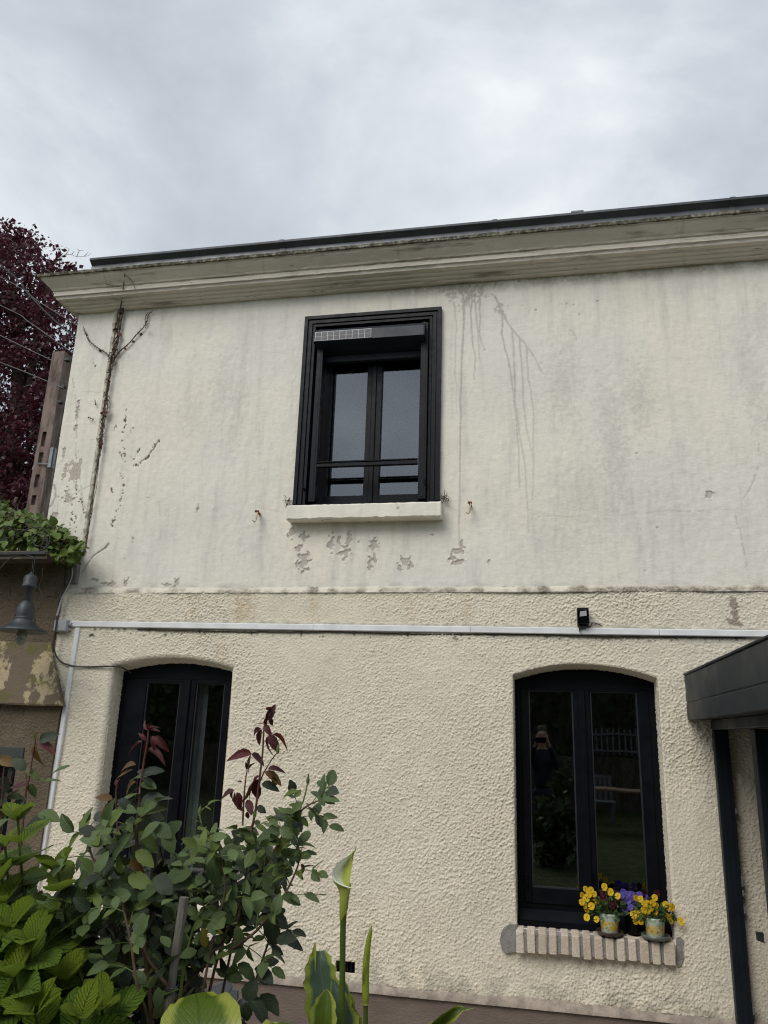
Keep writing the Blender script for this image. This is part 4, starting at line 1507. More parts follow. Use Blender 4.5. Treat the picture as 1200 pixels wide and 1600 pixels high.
def floodlight():
    q = at(911, 963, -0.07)
    f = thing('floodlight', (q[0], -0.0, at(911, 979, -0.05)[2]), 'small black floodlight standing on the white trunking', 'floodlight')
    x0, x1 = at(902, 962, -0.08)[0], at(920, 962, -0.08)[0]
    z1, z0 = at(911, 950, -0.08)[2], at(911, 976, -0.08)[2]
    mb = MB()
    mb.extrude_x([(-0.045, z0), (-0.085, z0 + 0.012), (-0.110, z1 - 0.02), (-0.095, z1), (-0.02, z1), (-0.02, z0)], x0, x1)
    for i in range(5):
        xx = x0 + (x1 - x0) * (i + 0.5) / 5
        mb.box(xx - 0.003, xx + 0.003, -0.019, -0.008, z0 + 0.01, z1 - 0.01)
    mb.build('housing', M['frame'], f)
    mb = MB()       # lens set in the sloping front
    def fr(u, v, o=0.0):
        y = -0.085 + (-0.110 + 0.085) * v - o
        return (x0 + (x1 - x0) * u, y - 0.0015, z0 + 0.012 + (z1 - 0.02 - z0 - 0.012) * v)
    mb.add([fr(0.2, 0.5), fr(0.8, 0.56), fr(0.78, 0.96), fr(0.24, 0.9)], [(0, 1, 2, 3)])
    mb.add([fr(0.2, 0.5, -0.004), fr(0.8, 0.56, -0.004), fr(0.78, 0.96, -0.004), fr(0.24, 0.9, -0.004)], [(0, 3, 2, 1)])
    mb.build('lens', simple('floodlight_lens', (0.45, 0.46, 0.48), 0.15), f)
    mb = MB()
    mb.box((x0 + x1) / 2 - 0.022, (x0 + x1) / 2 + 0.022, -0.05, 0.005, z0 - 0.022, z0 - 0.001, 0.004)
    mb.box((x0 + x1) / 2 - 0.03, (x0 + x1) / 2 - 0.02, -0.05, -0.03, z0 - 0.04, z0 - 0.018)
    mb.build('bracket', M['iron'], f)
    mb = MB()
    q = at(927, 973, -0.012)
    mb.tube(curve_pts([((x0 + x1) / 2, -0.02, z0 + 0.01), (x1 + 0.008, -0.016, z0 - 0.006), (q[0], -0.012, q[2]), (q[0] + 0.06, -0.012, q[2] - 0.02)], 4), 0.004, 5)
    mb.build('lead', M['cable'], f)


floodlight()


def hooks():
    for x, y, lab in ((404, 808, 'rusty shutter hook on the wall left of the white sill'), (735, 795, 'rusty shutter hook on the wall right of the white sill')):
        q = at(x, y, 0.0)
        o = thing('shutter_hook', (q[0], 0.02, q[2]), lab, 'wall hook', 'shutter hooks beside the upper window')
        mb = MB()
        mb.tube([q + (0, 0.03, 0.03), q + (0, -0.045, 0.034)], 0.010, 7)
        mb.tube([q + (-0.016, -0.046, 0.038), q + (0.016, -0.046, 0.034)], 0.010, 7)
        mb.build('pin', M['rust'], o)
        mb = MB()
        P = curve_pts([q + (0.006, -0.046, 0.034), q + (0.003, -0.05, -0.005), q + (-0.005, -0.048, -0.040), q + (-0.016, -0.052, -0.052), q + (-0.028, -0.056, -0.042)], 4)
        mb.tube(P, [0.007] * 9 + [0.0075] * 4 + [0.0055] * 4, 7)
        mb.build('catch', M['hook_paint'], o)


hooks()


def old_nests():
    """tufts of dead roots at the ends of the black sub sill"""
    r = np.random.default_rng(12)
    for (x, y), lab in (((694, 778), 'tuft of dead roots at the right end of the upper window sill'), ((450, 783), 'tuft of dead roots at the left end of the upper window sill')):
        mb = MB()
        for k in range(26 if x > 600 else 18):
            c = at(x, y, -0.015)
            p = [c + r.normal(0, 0.012, 3) * (1, 0.5, 1.2)]
            d = unit(r.normal(0, 1, 3) * (1, 0.3, 1))
            for i in range(4):
                d = unit(d + r.normal(0, 0.5, 3) * (1, 0.3, 1))
                q = p[-1] + d * 0.012
                q[1] = min(q[1], 0.016)
                p.append(q)
            mb.tube(p, [0.0025, 0.002, 0.002, 0.0015, 0.001], 4, False)
        tag(mb.build('root_tuft', M['dead_vine']), lab, 'dead plant', 'dead root tufts at the window sill')


old_nests()


def dead_vine():
    # raised seam of old render where a wing once met the house; the vine climbs along it
    mb = MB()
    r = np.random.default_rng(14)
    a, b = at(184.5, 478, 0.02), at(131, 858, 0.02)
    n = 70
    vs, fs = [], []
    for i in range(n + 1):
        p = a + (b - a) * i / n
        w = 0.017 + r.normal(0, 0.0035)
        h = 0.020 + r.normal(0, 0.004)
        vs += [(p[0] - w, 0.026, p[2]), (p[0] - w * 0.7, 0.018 - h, p[2]), (p[0] + w * 0.7, 0.018 - h, p[2]), (p[0] + w, 0.026, p[2])]
        if i:
            for k in range(3):
                fs.append((4 * i - 4 + k, 4 * i - 3 + k, 4 * i + 1 + k, 4 * i + k))
    mb.add(vs, [f[::-1] for f in fs])
    mb.build('render_seam', M['strip'], house)
    v = thing('dead_vine', at(128, 870, 0.0), 'dried climbing vine on the left end of the upper wall', 'dead vine')
    main = [(131, 856), (140, 800), (148, 745), (156, 690), (161, 650), (166, 610), (172, 570), (180, 535), (185, 500), (190, 478)]
    mb = MB()
    for k in range(3):
        P = curve_pts([at(x + 2.0 + r.normal(0, 1.2), y, -0.02) for x, y in main], 5)
        mb.tube([p + (r.normal(0, 0.004), r.normal(0, 0.003), 0) for p in P], [0.0016 + 0.0045 * (i / len(P)) ** 1.2 + 0.6 * abs(r.normal(0, 0.002)) for i in range(len(P))], 5)
    # fraying bark
    for k in range(240):
        u = r.random() ** 0.8
        i = int(u * (len(main) - 1))
        p = np.array(main[i]) + (np.array(main[min(i + 1, len(main) - 1)]) - np.array(main[i])) * r.random()
        if p[1] > 730 and r.random() < 0.8:
            continue
        c = at(p[0] + r.normal(1, 1.5), p[1], -0.018)
        d = r.normal(0, 1, 3) * (0.016, 0.004, 0.03)
        mb.tube([c, c + d * 0.5 + (0.003, -0.004, 0), c + d], [0.005, 0.004, 0.0015], 4, False)
    mb.build('stem', M['dead_vine'], v)
    E_ = -0.16
    for pts, w, Y in (([(172, 560), (165, 551), (152, 543), (141, 534), (136, 527), (133, 519), (131, 512)], 0.0055, 0.0),
                      ([(178, 562), (188, 548), (200, 538), (212, 524), (222, 514), (228, 505), (232, 492), (238, 486)], 0.0065, 0.0),
                      ([(228, 508), (227, 498), (230, 489)], 0.003, 0.0),
                      ([(146, 655), (138, 652)], 0.004, 0.0), ([(150, 632), (148, 625)], 0.004, 0.0)):
        mb = MB()
        P = curve_pts([at(x, y, Y - 0.002) for x, y in pts], 4)
        mb.tube(P, [w * (1 - 0.6 * i / len(P)) for i in range(len(P))], 5)
        for k in range(len(P) * 3):
            i = r.integers(len(P))
            c = P[i]
            d = r.normal(0, 1, 3) * (0.010, 0.002, 0.012)
            mb.tube([c, c + d], [0.003, 0.001], 4, False)
        mb.build('branch', M['dead_vine'], v)
    # upper part over the cornice
    for pts, w in (([(188, 482, -0.05), (191, 465, -0.10), (192.5, 450, -0.172), (194, 436, -0.20), (195.5, 428, -0.26)], 0.006),
                   ([(193, 449, -0.175), (180, 447, -0.18), (165, 443, -0.19), (158, 440, -0.2)], 0.003),
                   ([(196, 430, -0.25), (205, 438, -0.2), (210, 447, -0.18), (211, 455, -0.165)], 0.003)):
        mb = MB()
        P = curve_pts([at(*p) for p in pts], 4)
        mb.tube(P, [w * (1 - 0.5 * i / len(P)) for i in range(len(P))], 5)
        mb.build('branch', M['dead_vine'], v)
    dl = leaf('dead_leaf', M['dead_leaf'], 1, 0.9, 0.6, 0.6, 0.5, 0.5, 3, 3)
    for x, y, s_ in ((177, 519, 0.055), (183, 536, 0.05), (184, 545, 0.05), (175, 556, 0.04), (160, 643, 0.05), (165, 640, 0.04), (157, 690, 0.04), (182, 522, 0.05),
                     (222, 520, 0.03), (228, 513, 0.035), (206, 535, 0.03), (196, 543, 0.03), (134, 524, 0.03), (157, 546, 0.03), (166, 595, 0.04), (180, 540, 0.045),
                     (186, 490, 0.035), (189, 487, 0.03), (155, 700, 0.035), (162, 648, 0.045)):
        place('dead_leaf', dl, orient(at(x, y, -0.03), r.normal(0, 1, 3) * (1, 0.3, 1), r.normal(0, 1, 3) + (0, -1.5, 0.5), s_), v)


dead_vine()


# ------------------------------------------------------------------ the neighbour's wall on the left
def annex():
    YF = -0.03
    xe = at(86, 990, YF)[0]
    a = thing('garden_wall', (xe, YF, 0), 'brown roughcast wall with a mossy sloped band left of the house', 'wall')
    cap = at(112, 878, 0)
    zc = cap[2]
    mb = MB()
    n = 12
    r = np.random.default_rng(17)
    # front skin, a gently uneven sheet with a window opening low down
    wx1 = at(27, 1200, YF)[0]
    wz1, wz0 = at(10, 1183, YF)[2], at(10, 1330, YF)[2]
    zpier = at(60, 1102, -0.17)[2] + 0.002
    xp = at(93.5, 1108, -0.045)[0]
    mb.box(wx1, xe, YF, 0.06, zpier, zc - 0.02)
    mb.box(wx1, xp, YF - 0.015, 0.06, 0.0, zpier - 0.001)
    mb.box(-8.0, wx1, YF, 0.06, wz1, zc - 0.02)
    mb.box(-8.0, wx1, YF, 0.06, 0.0, wz0)
    mb.box(-8.0, wx1 - 0.9, YF, 0.06, wz0, wz1)
    mb.build('wall', M['brown'], a)
    # grey concrete corner between the wall and the house
    mb = MB()
    q = at(122, 890, 0.0)
    mb.box(xe + 0.001, at(121, 900, 0)[0], -0.012, 0.05, at(112, 912, 0)[2], zc - 0.03, 0.006)
    mb.build('concrete_edge', M['concrete'], a)
    # band: splayed weathering with its lower edge standing proud
    z1 = at(60, 1003, YF)[2]
    ye = -0.11
    z0 = at(60, 1102, ye)[2]
    xt, xb = at(79, 1004, YF)[0], at(93.5, 1104, ye)[0]
    m = 24
    vs, fs = [], []
    for i in range(m + 1):
        t = i / m
        j = r.normal(0, 0.0025)
        x0 = -8.0
        vs += [(x0 + (xt - x0) * t, YF - 0.001, z1 + j), (x0 + (xb - x0) * t, ye + j, z0 + 0.012), (x0 + (xb - x0) * t, ye + 0.006 + j, z0 + j), (x0 + (xb - x0) * t, YF - 0.001, z0 + j)]
        if i:
            for k in range(3):
                fs.append((4 * i - 4 + k, 4 * i + k, 4 * i + 1 + k, 4 * i - 3 + k))
    fs.append(tuple(range(4 * m, 4 * m + 4)))
    mb = MB()
    mb.add(vs, [f[::-1] for f in fs])
    mb.build('sloped_band', M['moss_band'], a)
    # coping that overhangs the wall
    mb = MB()
    mb.box(-8.0, cap[0], -0.345, 1.0, zc - 0.018, zc + 0.018, 0.005)
    mb.box(-8.0, cap[0] - 0.004, -0.33, -0.30, zc - 0.045, zc - 0.0185)
    mb.build('coping', simple('brown_coping', (0.10, 0.08, 0.06), 0.8, 0.3, 0, 0.3, 8, 0.4, 30), a)
    # window with a green grey lintel
    mb = MB()
    L0, L1 = at(38.5, 1168, -0.05), at(38, 1185, -0.05)
    mb.box(wx1 - 0.95, L0[0], -0.055, YF + 0.05, L1[2], L0[2], 0.004)
    mb.build('lintel', simple('green_grey_lintel', (0.035, 0.042, 0.038), 0.7), a)
    mb = MB()
    mb.ring(wx1 - 0.9, wx1, wz0, wz1 - 0.002, 0.06, YF + 0.02, YF + 0.06)
    w = mb.build('window', M['frame'], a)
    g = MB()
    g.box(wx1 - 0.84, wx1 - 0.06, YF + 0.035, YF + 0.041, wz0 + 0.06, wz1 - 0.062)
    g.build('pane', M['glass'], w)
    mb = MB()
    mb.box(wx1 - 0.9, wx1 - 0.002, 0.045, 0.058, wz0 - 0.0, wz1 - 0.003)
    mb.build('dark_panel', M['room'], a)  # dark panel right behind the pane, standing in for the unlit room
    # rootlets of old ivy left on the render
    mb = MB()
    for k in range(26):
        x, y = r.uniform(5, 92), r.uniform(885, 960)
        p = [at(x, y, YF - 0.004)]
        d = np.array([r.normal(0, 1), 0, r.normal(0.4, 1)])
        for i in range(4):
            d = unit(d + r.normal(0, 0.4, 3) * (1, 0, 1))
            p.append(p[-1] + d * r.uniform(0.008, 0.025))
        mb.tube(p, [0.0025, 0.002, 0.002, 0.0015, 0.001], 4, False)
    mb.build('rootlets', M['dead_vine'], a, kind='stuff')
    return zc


ZC = annex()


def ivy():
    v = thing('ivy', at(60, 858, -0.2), 'green leafy ivy draped over the coping of the brown wall', 'ivy')
    lf = [leaf('ivy_leaf', M['ivy'], 1, 0.85, 0.55, 0.75, 0.2, 0.3, 4, 5, 0.0, 0.02), leaf('ivy_leaf', M['ivy'], 1, 0.72, 0.6, 0.9, 0.25, 0.45, 4, 5, 0.0, 0.03)]
    r = np.random.default_rng(23)
    top = lambda x: np.interp(x, [-40, 0, 20, 40, 60, 75, 90, 105, 120, 128], [765, 781, 796, 800, 808, 812, 820, 832, 842, 852])
    bot = lambda x: np.interp(x, [-40, 0, 30, 55, 75, 95, 112, 128], [870, 866, 852, 856, 862, 872, 876, 868])
    mb = MB()
    for k in range(14):
        P = []
        x = r.uniform(-40, 60)
        y = top(x) + r.uniform(15, 50)
        for i in range(6):
            P.append(at(x, min(max(y, top(x) + 8), bot(x) - 4), r.uniform(-0.3, -0.05)))
            x += r.uniform(10, 20)
            y += r.uniform(-8, 12)
            if x > 122:
                break
        if len(P) > 2:
            mb.tube(curve_pts(P, 3), 0.004, 5)
    mb.build('stem', M['brown_stem'], v)
    n = 0
    for k in range(420):
        x = r.uniform(-12, 128)
        t, b = top(x), bot(x)
        y = t + (b - t) * r.random() ** 0.9
        Y = -0.30 + 0.34 * r.random()
        if y < t + 12:
            Y = r.uniform(-0.25, 0.1) if x < 60 else r.uniform(-0.3, -0.05)
        d = np.array([r.normal(0.25, 0.7), r.normal(-0.6, 0.4), r.normal(-0.35, 0.6)])
        nn = np.array([r.normal(0.1, 0.45), -0.7, 0.75 + r.normal(0, 0.35)])
        s_ = r.uniform(0.06, 0.092) if r.random() < 0.8 else r.uniform(0.04, 0.06)
        place('leaf', lf[k % 2], orient(at(x, y, Y) , d, nn, s_), v)
        n += 1
        if n >= 298:
            break
    vs, fs, uv = [], [], []
    for k in range(520):
        x = r.uniform(-45, 126)
        t, b = top(x), bot(x)
        p = at(x, t + (b - t) * r.random(), r.uniform(-0.27, 0.12))
        d = unit(np.array([r.normal(0.2, 0.8), r.normal(-0.4, 0.5), r.normal(-0.2, 0.7)]))
        nn = np.array([r.normal(0, 0.5), -0.6, 0.8])
        xx = unit(np.cross(d, nn))
        zz = np.cross(xx, d)
        s_ = r.uniform(0.05, 0.085)
        o = len(vs)
        for tt, w in ((0, 0.03), (0.25, 0.38), (0.55, 0.34), (1, 0.0)):
            c = p + d * s_ * tt - zz * 0.2 * s_ * tt * tt
            vs += [c - xx * w * s_ + zz * 0.1 * w * s_, c, c + xx * w * s_ + zz * 0.1 * w * s_]
            uv += [(0.5 - w * 1.2, tt), (0.5, tt), (0.5 + w * 1.2, tt)]
        for j in range(3):
            for i in (0, 1):
                a_ = o + j * 3 + i
                fs.append((a_, a_ + 1, a_ + 4, a_ + 3))
    mb = MB()
    mb.add(vs, fs, uv)
    mb.build('inner_leaves', M['ivy'], v, True, kind='stuff')


ivy()


def wall_lamp():
    YL = -0.45
    t = thing('wall_lamp', at(2, 864, YL), 'dark bell shaped hanging lamp on a scrolled iron bracket', 'lamp')
    k = (5.75 + YL) / FPX * 1.0
    c = at(43, 950, YL)
    cx = at(45.5, 900, YL)[0] * 0.5 + at(36, 1000, YL)[0] * 0.5
    Z = lambda y: at(42, y, YL)[2]
    mb = MB()
    # bar with a turned-up end and two scrolls
    a, b = at(-80, 862, YL), at(72, 864, YL)
    mb.box(a[0], b[0], YL - 0.008, YL + 0.008, b[2] - 0.012, b[2] + 0.012, 0.003)
    mb.build('bracket_bar', M['iron'], t)
    mb = MB()
    P = []
    for i in range(40):
        th = -0.5 * math.pi + i / 39 * 2.55 * math.pi
        rr = 15.5 - 9 * i / 39
        P.append(at(61 + rr * math.cos(th) * 0.95, 845 - rr * math.sin(th), YL + 0.0))
    P = [at(-60, 856, YL), at(-20, 852, YL), at(20, 838, YL), at(40, 828, YL), at(52, 824, YL)] + [at(61 + 18 * math.cos(q) * 0.95, 842 - 18 * math.sin(q), YL) for q in np.linspace(1.9, -1.5, 12)] + P[::1]
    mb.tube(P, 0.0055, 6)
    mb.build('upper_scroll', M['iron'], t)
    mb = MB()
    P = curve_pts([at(x, y, YL) for x, y in ((-30, 925), (-12, 902), (2, 886), (16, 873), (32, 866.5), (44, 868), (52, 872), (54.5, 876))], 4)
    mb.tube(P, 0.0055, 6)
    mb.build('lower_scroll', M['iron'], t)
    mb = MB()
    xh = at(53.5, 880, YL)[0]
    for i, y in enumerate((873, 880, 887, 894)):
        q = at(53.5, y, YL)
        ring = [(cx + (q[0] - cx) * 0.35 + (0.009 * math.cos(s) if i % 2 else 0), YL + (0 if i % 2 else 0.009 * math.cos(s)), q[2] + 0.018 * math.sin(s)) for s in np.linspace(0, 2 * math.pi, 11)]
        mb.tube(ring, 0.0028, 5, False)
    mb.build('chain', M['iron'], t)
    m = lambda r_: r_ * k
    mb = MB()
    mb.lathe(cx, YL, [(m(7.5), Z(945)), (m(7), Z(921)), (m(12), Z(919)), (m(13.2), Z(917.5)), (m(13), Z(914.5)), (m(11.8), Z(913)), (m(12), Z(904)), (m(10), Z(900)), (m(4), Z(897)), (m(1.5), Z(894))], 24)
    mb.build('cap', M['lamp'], t, True)
    mb = MB()
    mb.lathe(cx, YL, [(m(16.3), Z(966)), (m(16.2), Z(960)), (m(15), Z(951)), (m(12), Z(944)), (m(8), Z(940)), (m(7), Z(939))], 28)
    mb.lathe(cx, YL, [(m(17.2), Z(969)), (m(17.6), Z(966.5)), (m(17.2), Z(964.5)), (m(16), Z(964))], 28)
    mb.build('housing', M['lamp'], t, True)
    mb = MB()
    mb.lathe(cx, YL, [(m(40.5), Z(987.5)), (m(41), Z(985.8)), (m(36), Z(982)), (m(28), Z(979)), (m(22), Z(975.5)), (m(18.5), Z(971)), (m(17), Z(968))], 40)
    mb.cur = 1
    mb.lathe(cx, YL, [(m(16), Z(969)), (m(20), Z(976.8)), (m(28), Z(980.5)), (m(36), Z(983.5)), (m(40.2), Z(987.5))], 40)
    mb.build('lamp_shade', [M['lamp'], M['lamp_in']], t, True)
    mb = MB()
    mb.lathe(cx, YL, [(0.001, Z(1009)), (m(5), Z(1007.5)), (m(9), Z(1002)), (m(10), Z(996)), (m(8.5), Z(990)), (m(6.5), Z(985)), (m(6.3), Z(976))], 22)
    mb.build('bulb', M['bulb'], t, True)
    mb = MB()
    mb.tube(curve_pts([at(x, y, YL - 0.05) for x, y in ((60, 918), (65, 927), (67, 938), (64, 948), (58, 954))], 4), 0.0026, 5)
    mb.tube(curve_pts([at(x, y, YL - 0.01) for x, y in ((66, 888), (66, 900), (63, 910), (61, 917))], 4), 0.0024, 5)
    mb.build('flex', M['cable'], t)
    mb = MB()       # clamp on the shade
    q = at(52.5, 974, YL - 0.09)
    mb.box(q[0] - 0.008, q[0] + 0.008, YL - 0.1, YL - 0.078, Z(976), Z(970), 0.002)
    q = at(24, 972, YL - 0.05)
    mb.box(q[0] - 0.006, q[0] + 0.006, YL - 0.07, YL - 0.05, Z(972), Z(961), 0.002)
    mb.build('clamp', M['iron'], t)


wall_lamp()


# ------------------------------------------------------------------ pole, wires, trees behind
def pole_and_wires():
    YP = 6.2
    top = at(96.5, 553, YP)
    t = thing('utility_pole', (top[0], YP, 0), 'weathered reddish concrete utility pole with notches beside the house', 'utility pole')
    x0, x1 = at(87.5, 556, YP)[0], at(106, 556, YP)[0]
    w = (x1 - x0)
    h = top[2]
    mb = MB()
    # two flanges, a web between them, rungs that leave rectangular pockets in the lower part
    cuts = sorted([at(66, y, YP)[2] for y in (678, 701, 710, 727, 744, 764, 776, 791)])
    grow = lambda z: 1 + 0.35 * (h - z) / h
    zlo = cuts[0]

    def seg(z0, z1, pocket):
        for (u0, u1, dep) in ((-0.5, -0.22, 0), (-0.22, 0.10, 0.07 if pocket else 0.0), (0.10, 0.5, 0)):
            vs = []
            for z in (z0, z1):
                g = w * grow(z)
                xc = top[0]
                for y in (YP - 0.1 + dep, YP + 0.14):
                    for u in (u0, u1):
                        vs.append((xc + u * g, y, z))
            mb.add(vs, [(0, 1, 5, 4), (1, 3, 7, 5), (3, 2, 6, 7), (2, 0, 4, 6), (4, 5, 7, 6), (0, 2, 3, 1)])
    seg(0, zlo, False)
    for i, (a, b) in enumerate(zip(cuts[:-1], cuts[1:])):
        seg(a, b, i % 2 == 0)
    seg(cuts[-1], h, False)
    mb.build('post', M['pole'], t)
    mb = MB()
    for y in (562, 604, 628):
        q = at(103.5 - (y - 562) * 0.16, y, YP - 0.16)
        mb.box(q[0] - 0.03, q[0] + 0.07, YP - 0.19, YP - 0.1, q[2] - 0.03, q[2] + 0.03, 0.006)
    mb.build('fitting', M['iron'], t)
    mb = MB()
    q0, q1 = at(77.5, 732, YP - 0.16), at(86, 700, YP - 0.16)
    mb.box(q0[0] - 0.03, q0[0] + 0.05, YP - 0.2, YP - 0.1, q0[2], q1[2], 0.01)
    mb.tube([at(57, 724, YP - 0.13), at(66, 724.5, YP - 0.13), at(76, 725, YP - 0.15)], 0.012, 5)
    mb.build('junction_box', simple('pole_box_grey', (0.21, 0.23, 0.245), 0.6), t)
    mb = MB()
    mb.tube(curve_pts([at(x, y, YP - 0.2) for x, y in ((108, 590), (107, 606), (103, 622), (100, 632), (96, 660), (84, 705), (80, 735), (78, 760))], 4), 0.013, 5)
    mb.build('pole_cable', M['cable'], t)
    # overhead wires arriving from the left
    W = [([(-260, 395), (0, 524), (87, 566)], 'overhead wire reaching the top of the utility pole', 0.008, 5.9),
         ([(-260, 360), (0, 477), (45, 524 - 21), (110, 549)], 'overhead wire passing just above the top of the utility pole', 0.008, 6.6),
         ([(-260, 470), (0, 566), (88, 602), (100, 607)], 'lowest overhead wire, crossing to the pole below its top', 0.008, 5.9),
         ([(-260, 210), (0, 413), (40, 455), (80, 496), (118, 528)], 'thick sagging black overhead cable in front of the purple tree', 0.015, 6.8),
         ([(-260, 300), (0, 432), (60, 471), (120, 508)], 'highest thin overhead wire crossing the purple tree', 0.008, 7.2)]
    for pts, lab, r_, Y in W:
        P = curve_pts([at(x, y, Y) for x, y in pts], 6)
        e = P[-1] + (P[-1] - P[-2]) * 8
        mb = MB()
        mb.tube(P + ([e] if pts[-1][0] > 105 else []), r_, 5)
        tag(mb.build('overhead_wire', M['wire' if r_ < 0.012 else 'cable']), lab, 'wire', 'overhead wires by the utility pole')


pole_and_wires()


def tube_tree(mb, P, r0, r1, n=7):
    P = curve_pts(P, 4)
    mb.tube(P, [r0 + (r1 - r0) * i / (len(P) - 1) for i in range(len(P))], n)
    return P


def purple_tree():
    YT = 12.0
    base = at(20, 1000, YT)
    t = thing('purple_tree', (base[0], YT, 0), 'tall tree with dark purple leaves behind the pole and ivy', 'tree')
    r = np.random.default_rng(31)
    k = (YT + 5.75) / FPX
    mb = MB()
    tube_tree(mb, [(base[0] - 0.2, YT, -0.1), (base[0] - 0.15, YT, 3.0), at(15, 720, YT), at(28, 600, YT), at(22, 480, YT), at(18, 420, YT)], 0.34, 0.05, 10)
    mb.build('trunk', M['bark'], t)
    limbs = [[(15, 720), (-20, 650), (-60, 560), (-90, 480)], [(20, 680), (42, 610), (60, 520), (75, 440), (78, 408)], [(28, 600), (55, 560), (52, 480), (40, 420)],
             [(10, 760), (45, 700), (70, 640), (100, 560), (112, 500)], [(22, 500), (0, 440), (-10, 390)], [(15, 740), (-30, 720), (-80, 690)], [(60, 520), (90, 470), (108, 440)],
             [(75, 440), (76, 420), (86, 408), (92, 396)]]
    for L_ in limbs:
        mb = MB()
        Y0 = YT + r.uniform(-0.2, 0.2)
        tube_tree(mb, [at(x, y, Y0 + i * r.normal(0, 0.25)) for i, (x, y) in enumerate(L_)], 0.10, 0.02, 7)
        mb.build('limb', M['bark'], t)
    # crown: leaf sized blades gathered round many twig tips
    base_leaf = []
    mbv, mbf, mbu = [], [], []
    edge = lambda y: np.interp(y, [350, 362, 380, 400, 420, 450, 500, 800], [-30, 30, 58, 62, 78, 108, 128, 128])

    def inside(x, y):
        if y < 362 - 0.35 * max(0, -x) * 0 and x > 45:
            return False
        return x < edge(y)
    tips = []
    while len(tips) < 1060:
        x, y = r.uniform(-220, 128), r.uniform(350, 880)
        if x < -60 and r.random() < 0.35:
            continue
        if inside(x, y) and r.random() < np.interp(y, [350, 430, 560, 880], [1, 0.95, 0.9, 0.75]):
            tips.append((x, y, YT + r.uniform(-1.6, 1.9)))
    tips += [(90, 388, YT), (92, 396, YT), (97, 405, YT), (103, 412, YT), (110, 418, YT), (116, 417, YT), (100, 420, YT), (88, 422, YT), (94, 425, YT), (108, 423, YT)]
    nleaf = 0
    for (x, y, Y) in tips:
        c = at(x, y, Y)
        small = x > 84 and y < 430
        m = 11 if small else int(r.uniform(34, 60))
        s0 = 0.075 if small else r.uniform(0.14, 0.27)
        for q in range(m):
            p = c + r.normal(0, s0, 3) * (1.1, 1.0, 0.75)
            d = unit(r.normal(0, 1, 3) + (0, -0.2, -0.35))
            n = unit(r.normal(0, 0.7, 3) + (0, -0.35, 0.75))
            xx = unit(np.cross(d, n))
            zz = np.cross(xx, d)
            s_ = r.uniform(0.085, 0.17)
            w = 0.42 * s_
            o = len(mbv)
            mbv += [p, p + d * s_ * 0.45 + xx * w + zz * 0.012, p + d * s_, p + d * s_ * 0.45 - xx * w + zz * 0.012]
            mbu += [(0.5, 0), (0.95, 0.5), (0.5, 1), (0.05, 0.5)]
            mbf += [(o, o + 1, o + 2), (o, o + 2, o + 3)]
            nleaf += 1
    mb = MB()
    mb.add(mbv, mbf, mbu)
    mb.build('crown', M['purple_leaf'], t, False, kind='stuff')
    # twigs carrying the leaves
    mb = MB()
    for (x, y, Y) in tips[::2]:
        c = at(x, y, Y)
        q = c + np.array([r.normal(-0.1, 0.25), r.normal(0, 0.3), -abs(r.normal(0.45, 0.2))])
        mb.tube([q, (q + c) / 2 + r.normal(0, 0.05, 3), c], [0.014, 0.009, 0.004], 4, False)
    mb.build('twig', M['bark'], t, kind='stuff')
    # bare twig tips beyond
    Y = 20.0
    b = thing('bare_tree', (at(60, 800, Y)[0], Y, 0), 'pale bare twigs of a leafless tree behind the purple tree', 'tree')
    mb = MB()
    tube_tree(mb, [(at(60, 800, Y)[0], Y, 0), at(66, 700, Y), at(72, 560, Y), at(80, 430, Y), at(86, 410, Y)], 0.2, 0.02, 7)
    mb.build('trunk', M['bark'], b)
    mb = MB()
    for L_ in ([(80, 425), (92, 405), (102, 398), (112, 398), (120, 401), (136, 400), (142, 396)], [(102, 398), (108, 390), (101, 386)], [(112, 398), (116, 392)],
               [(120, 401), (124, 392), (131, 391)], [(124, 392), (120, 388)], [(132, 400), (138, 394)]):
        tube_tree(mb, [at(x, y, Y) for x, y in L_], 0.018, 0.006, 4)
    mb.build('twig', simple('pale_twig', (0.30, 0.27, 0.25), 0.9), b)


purple_tree()


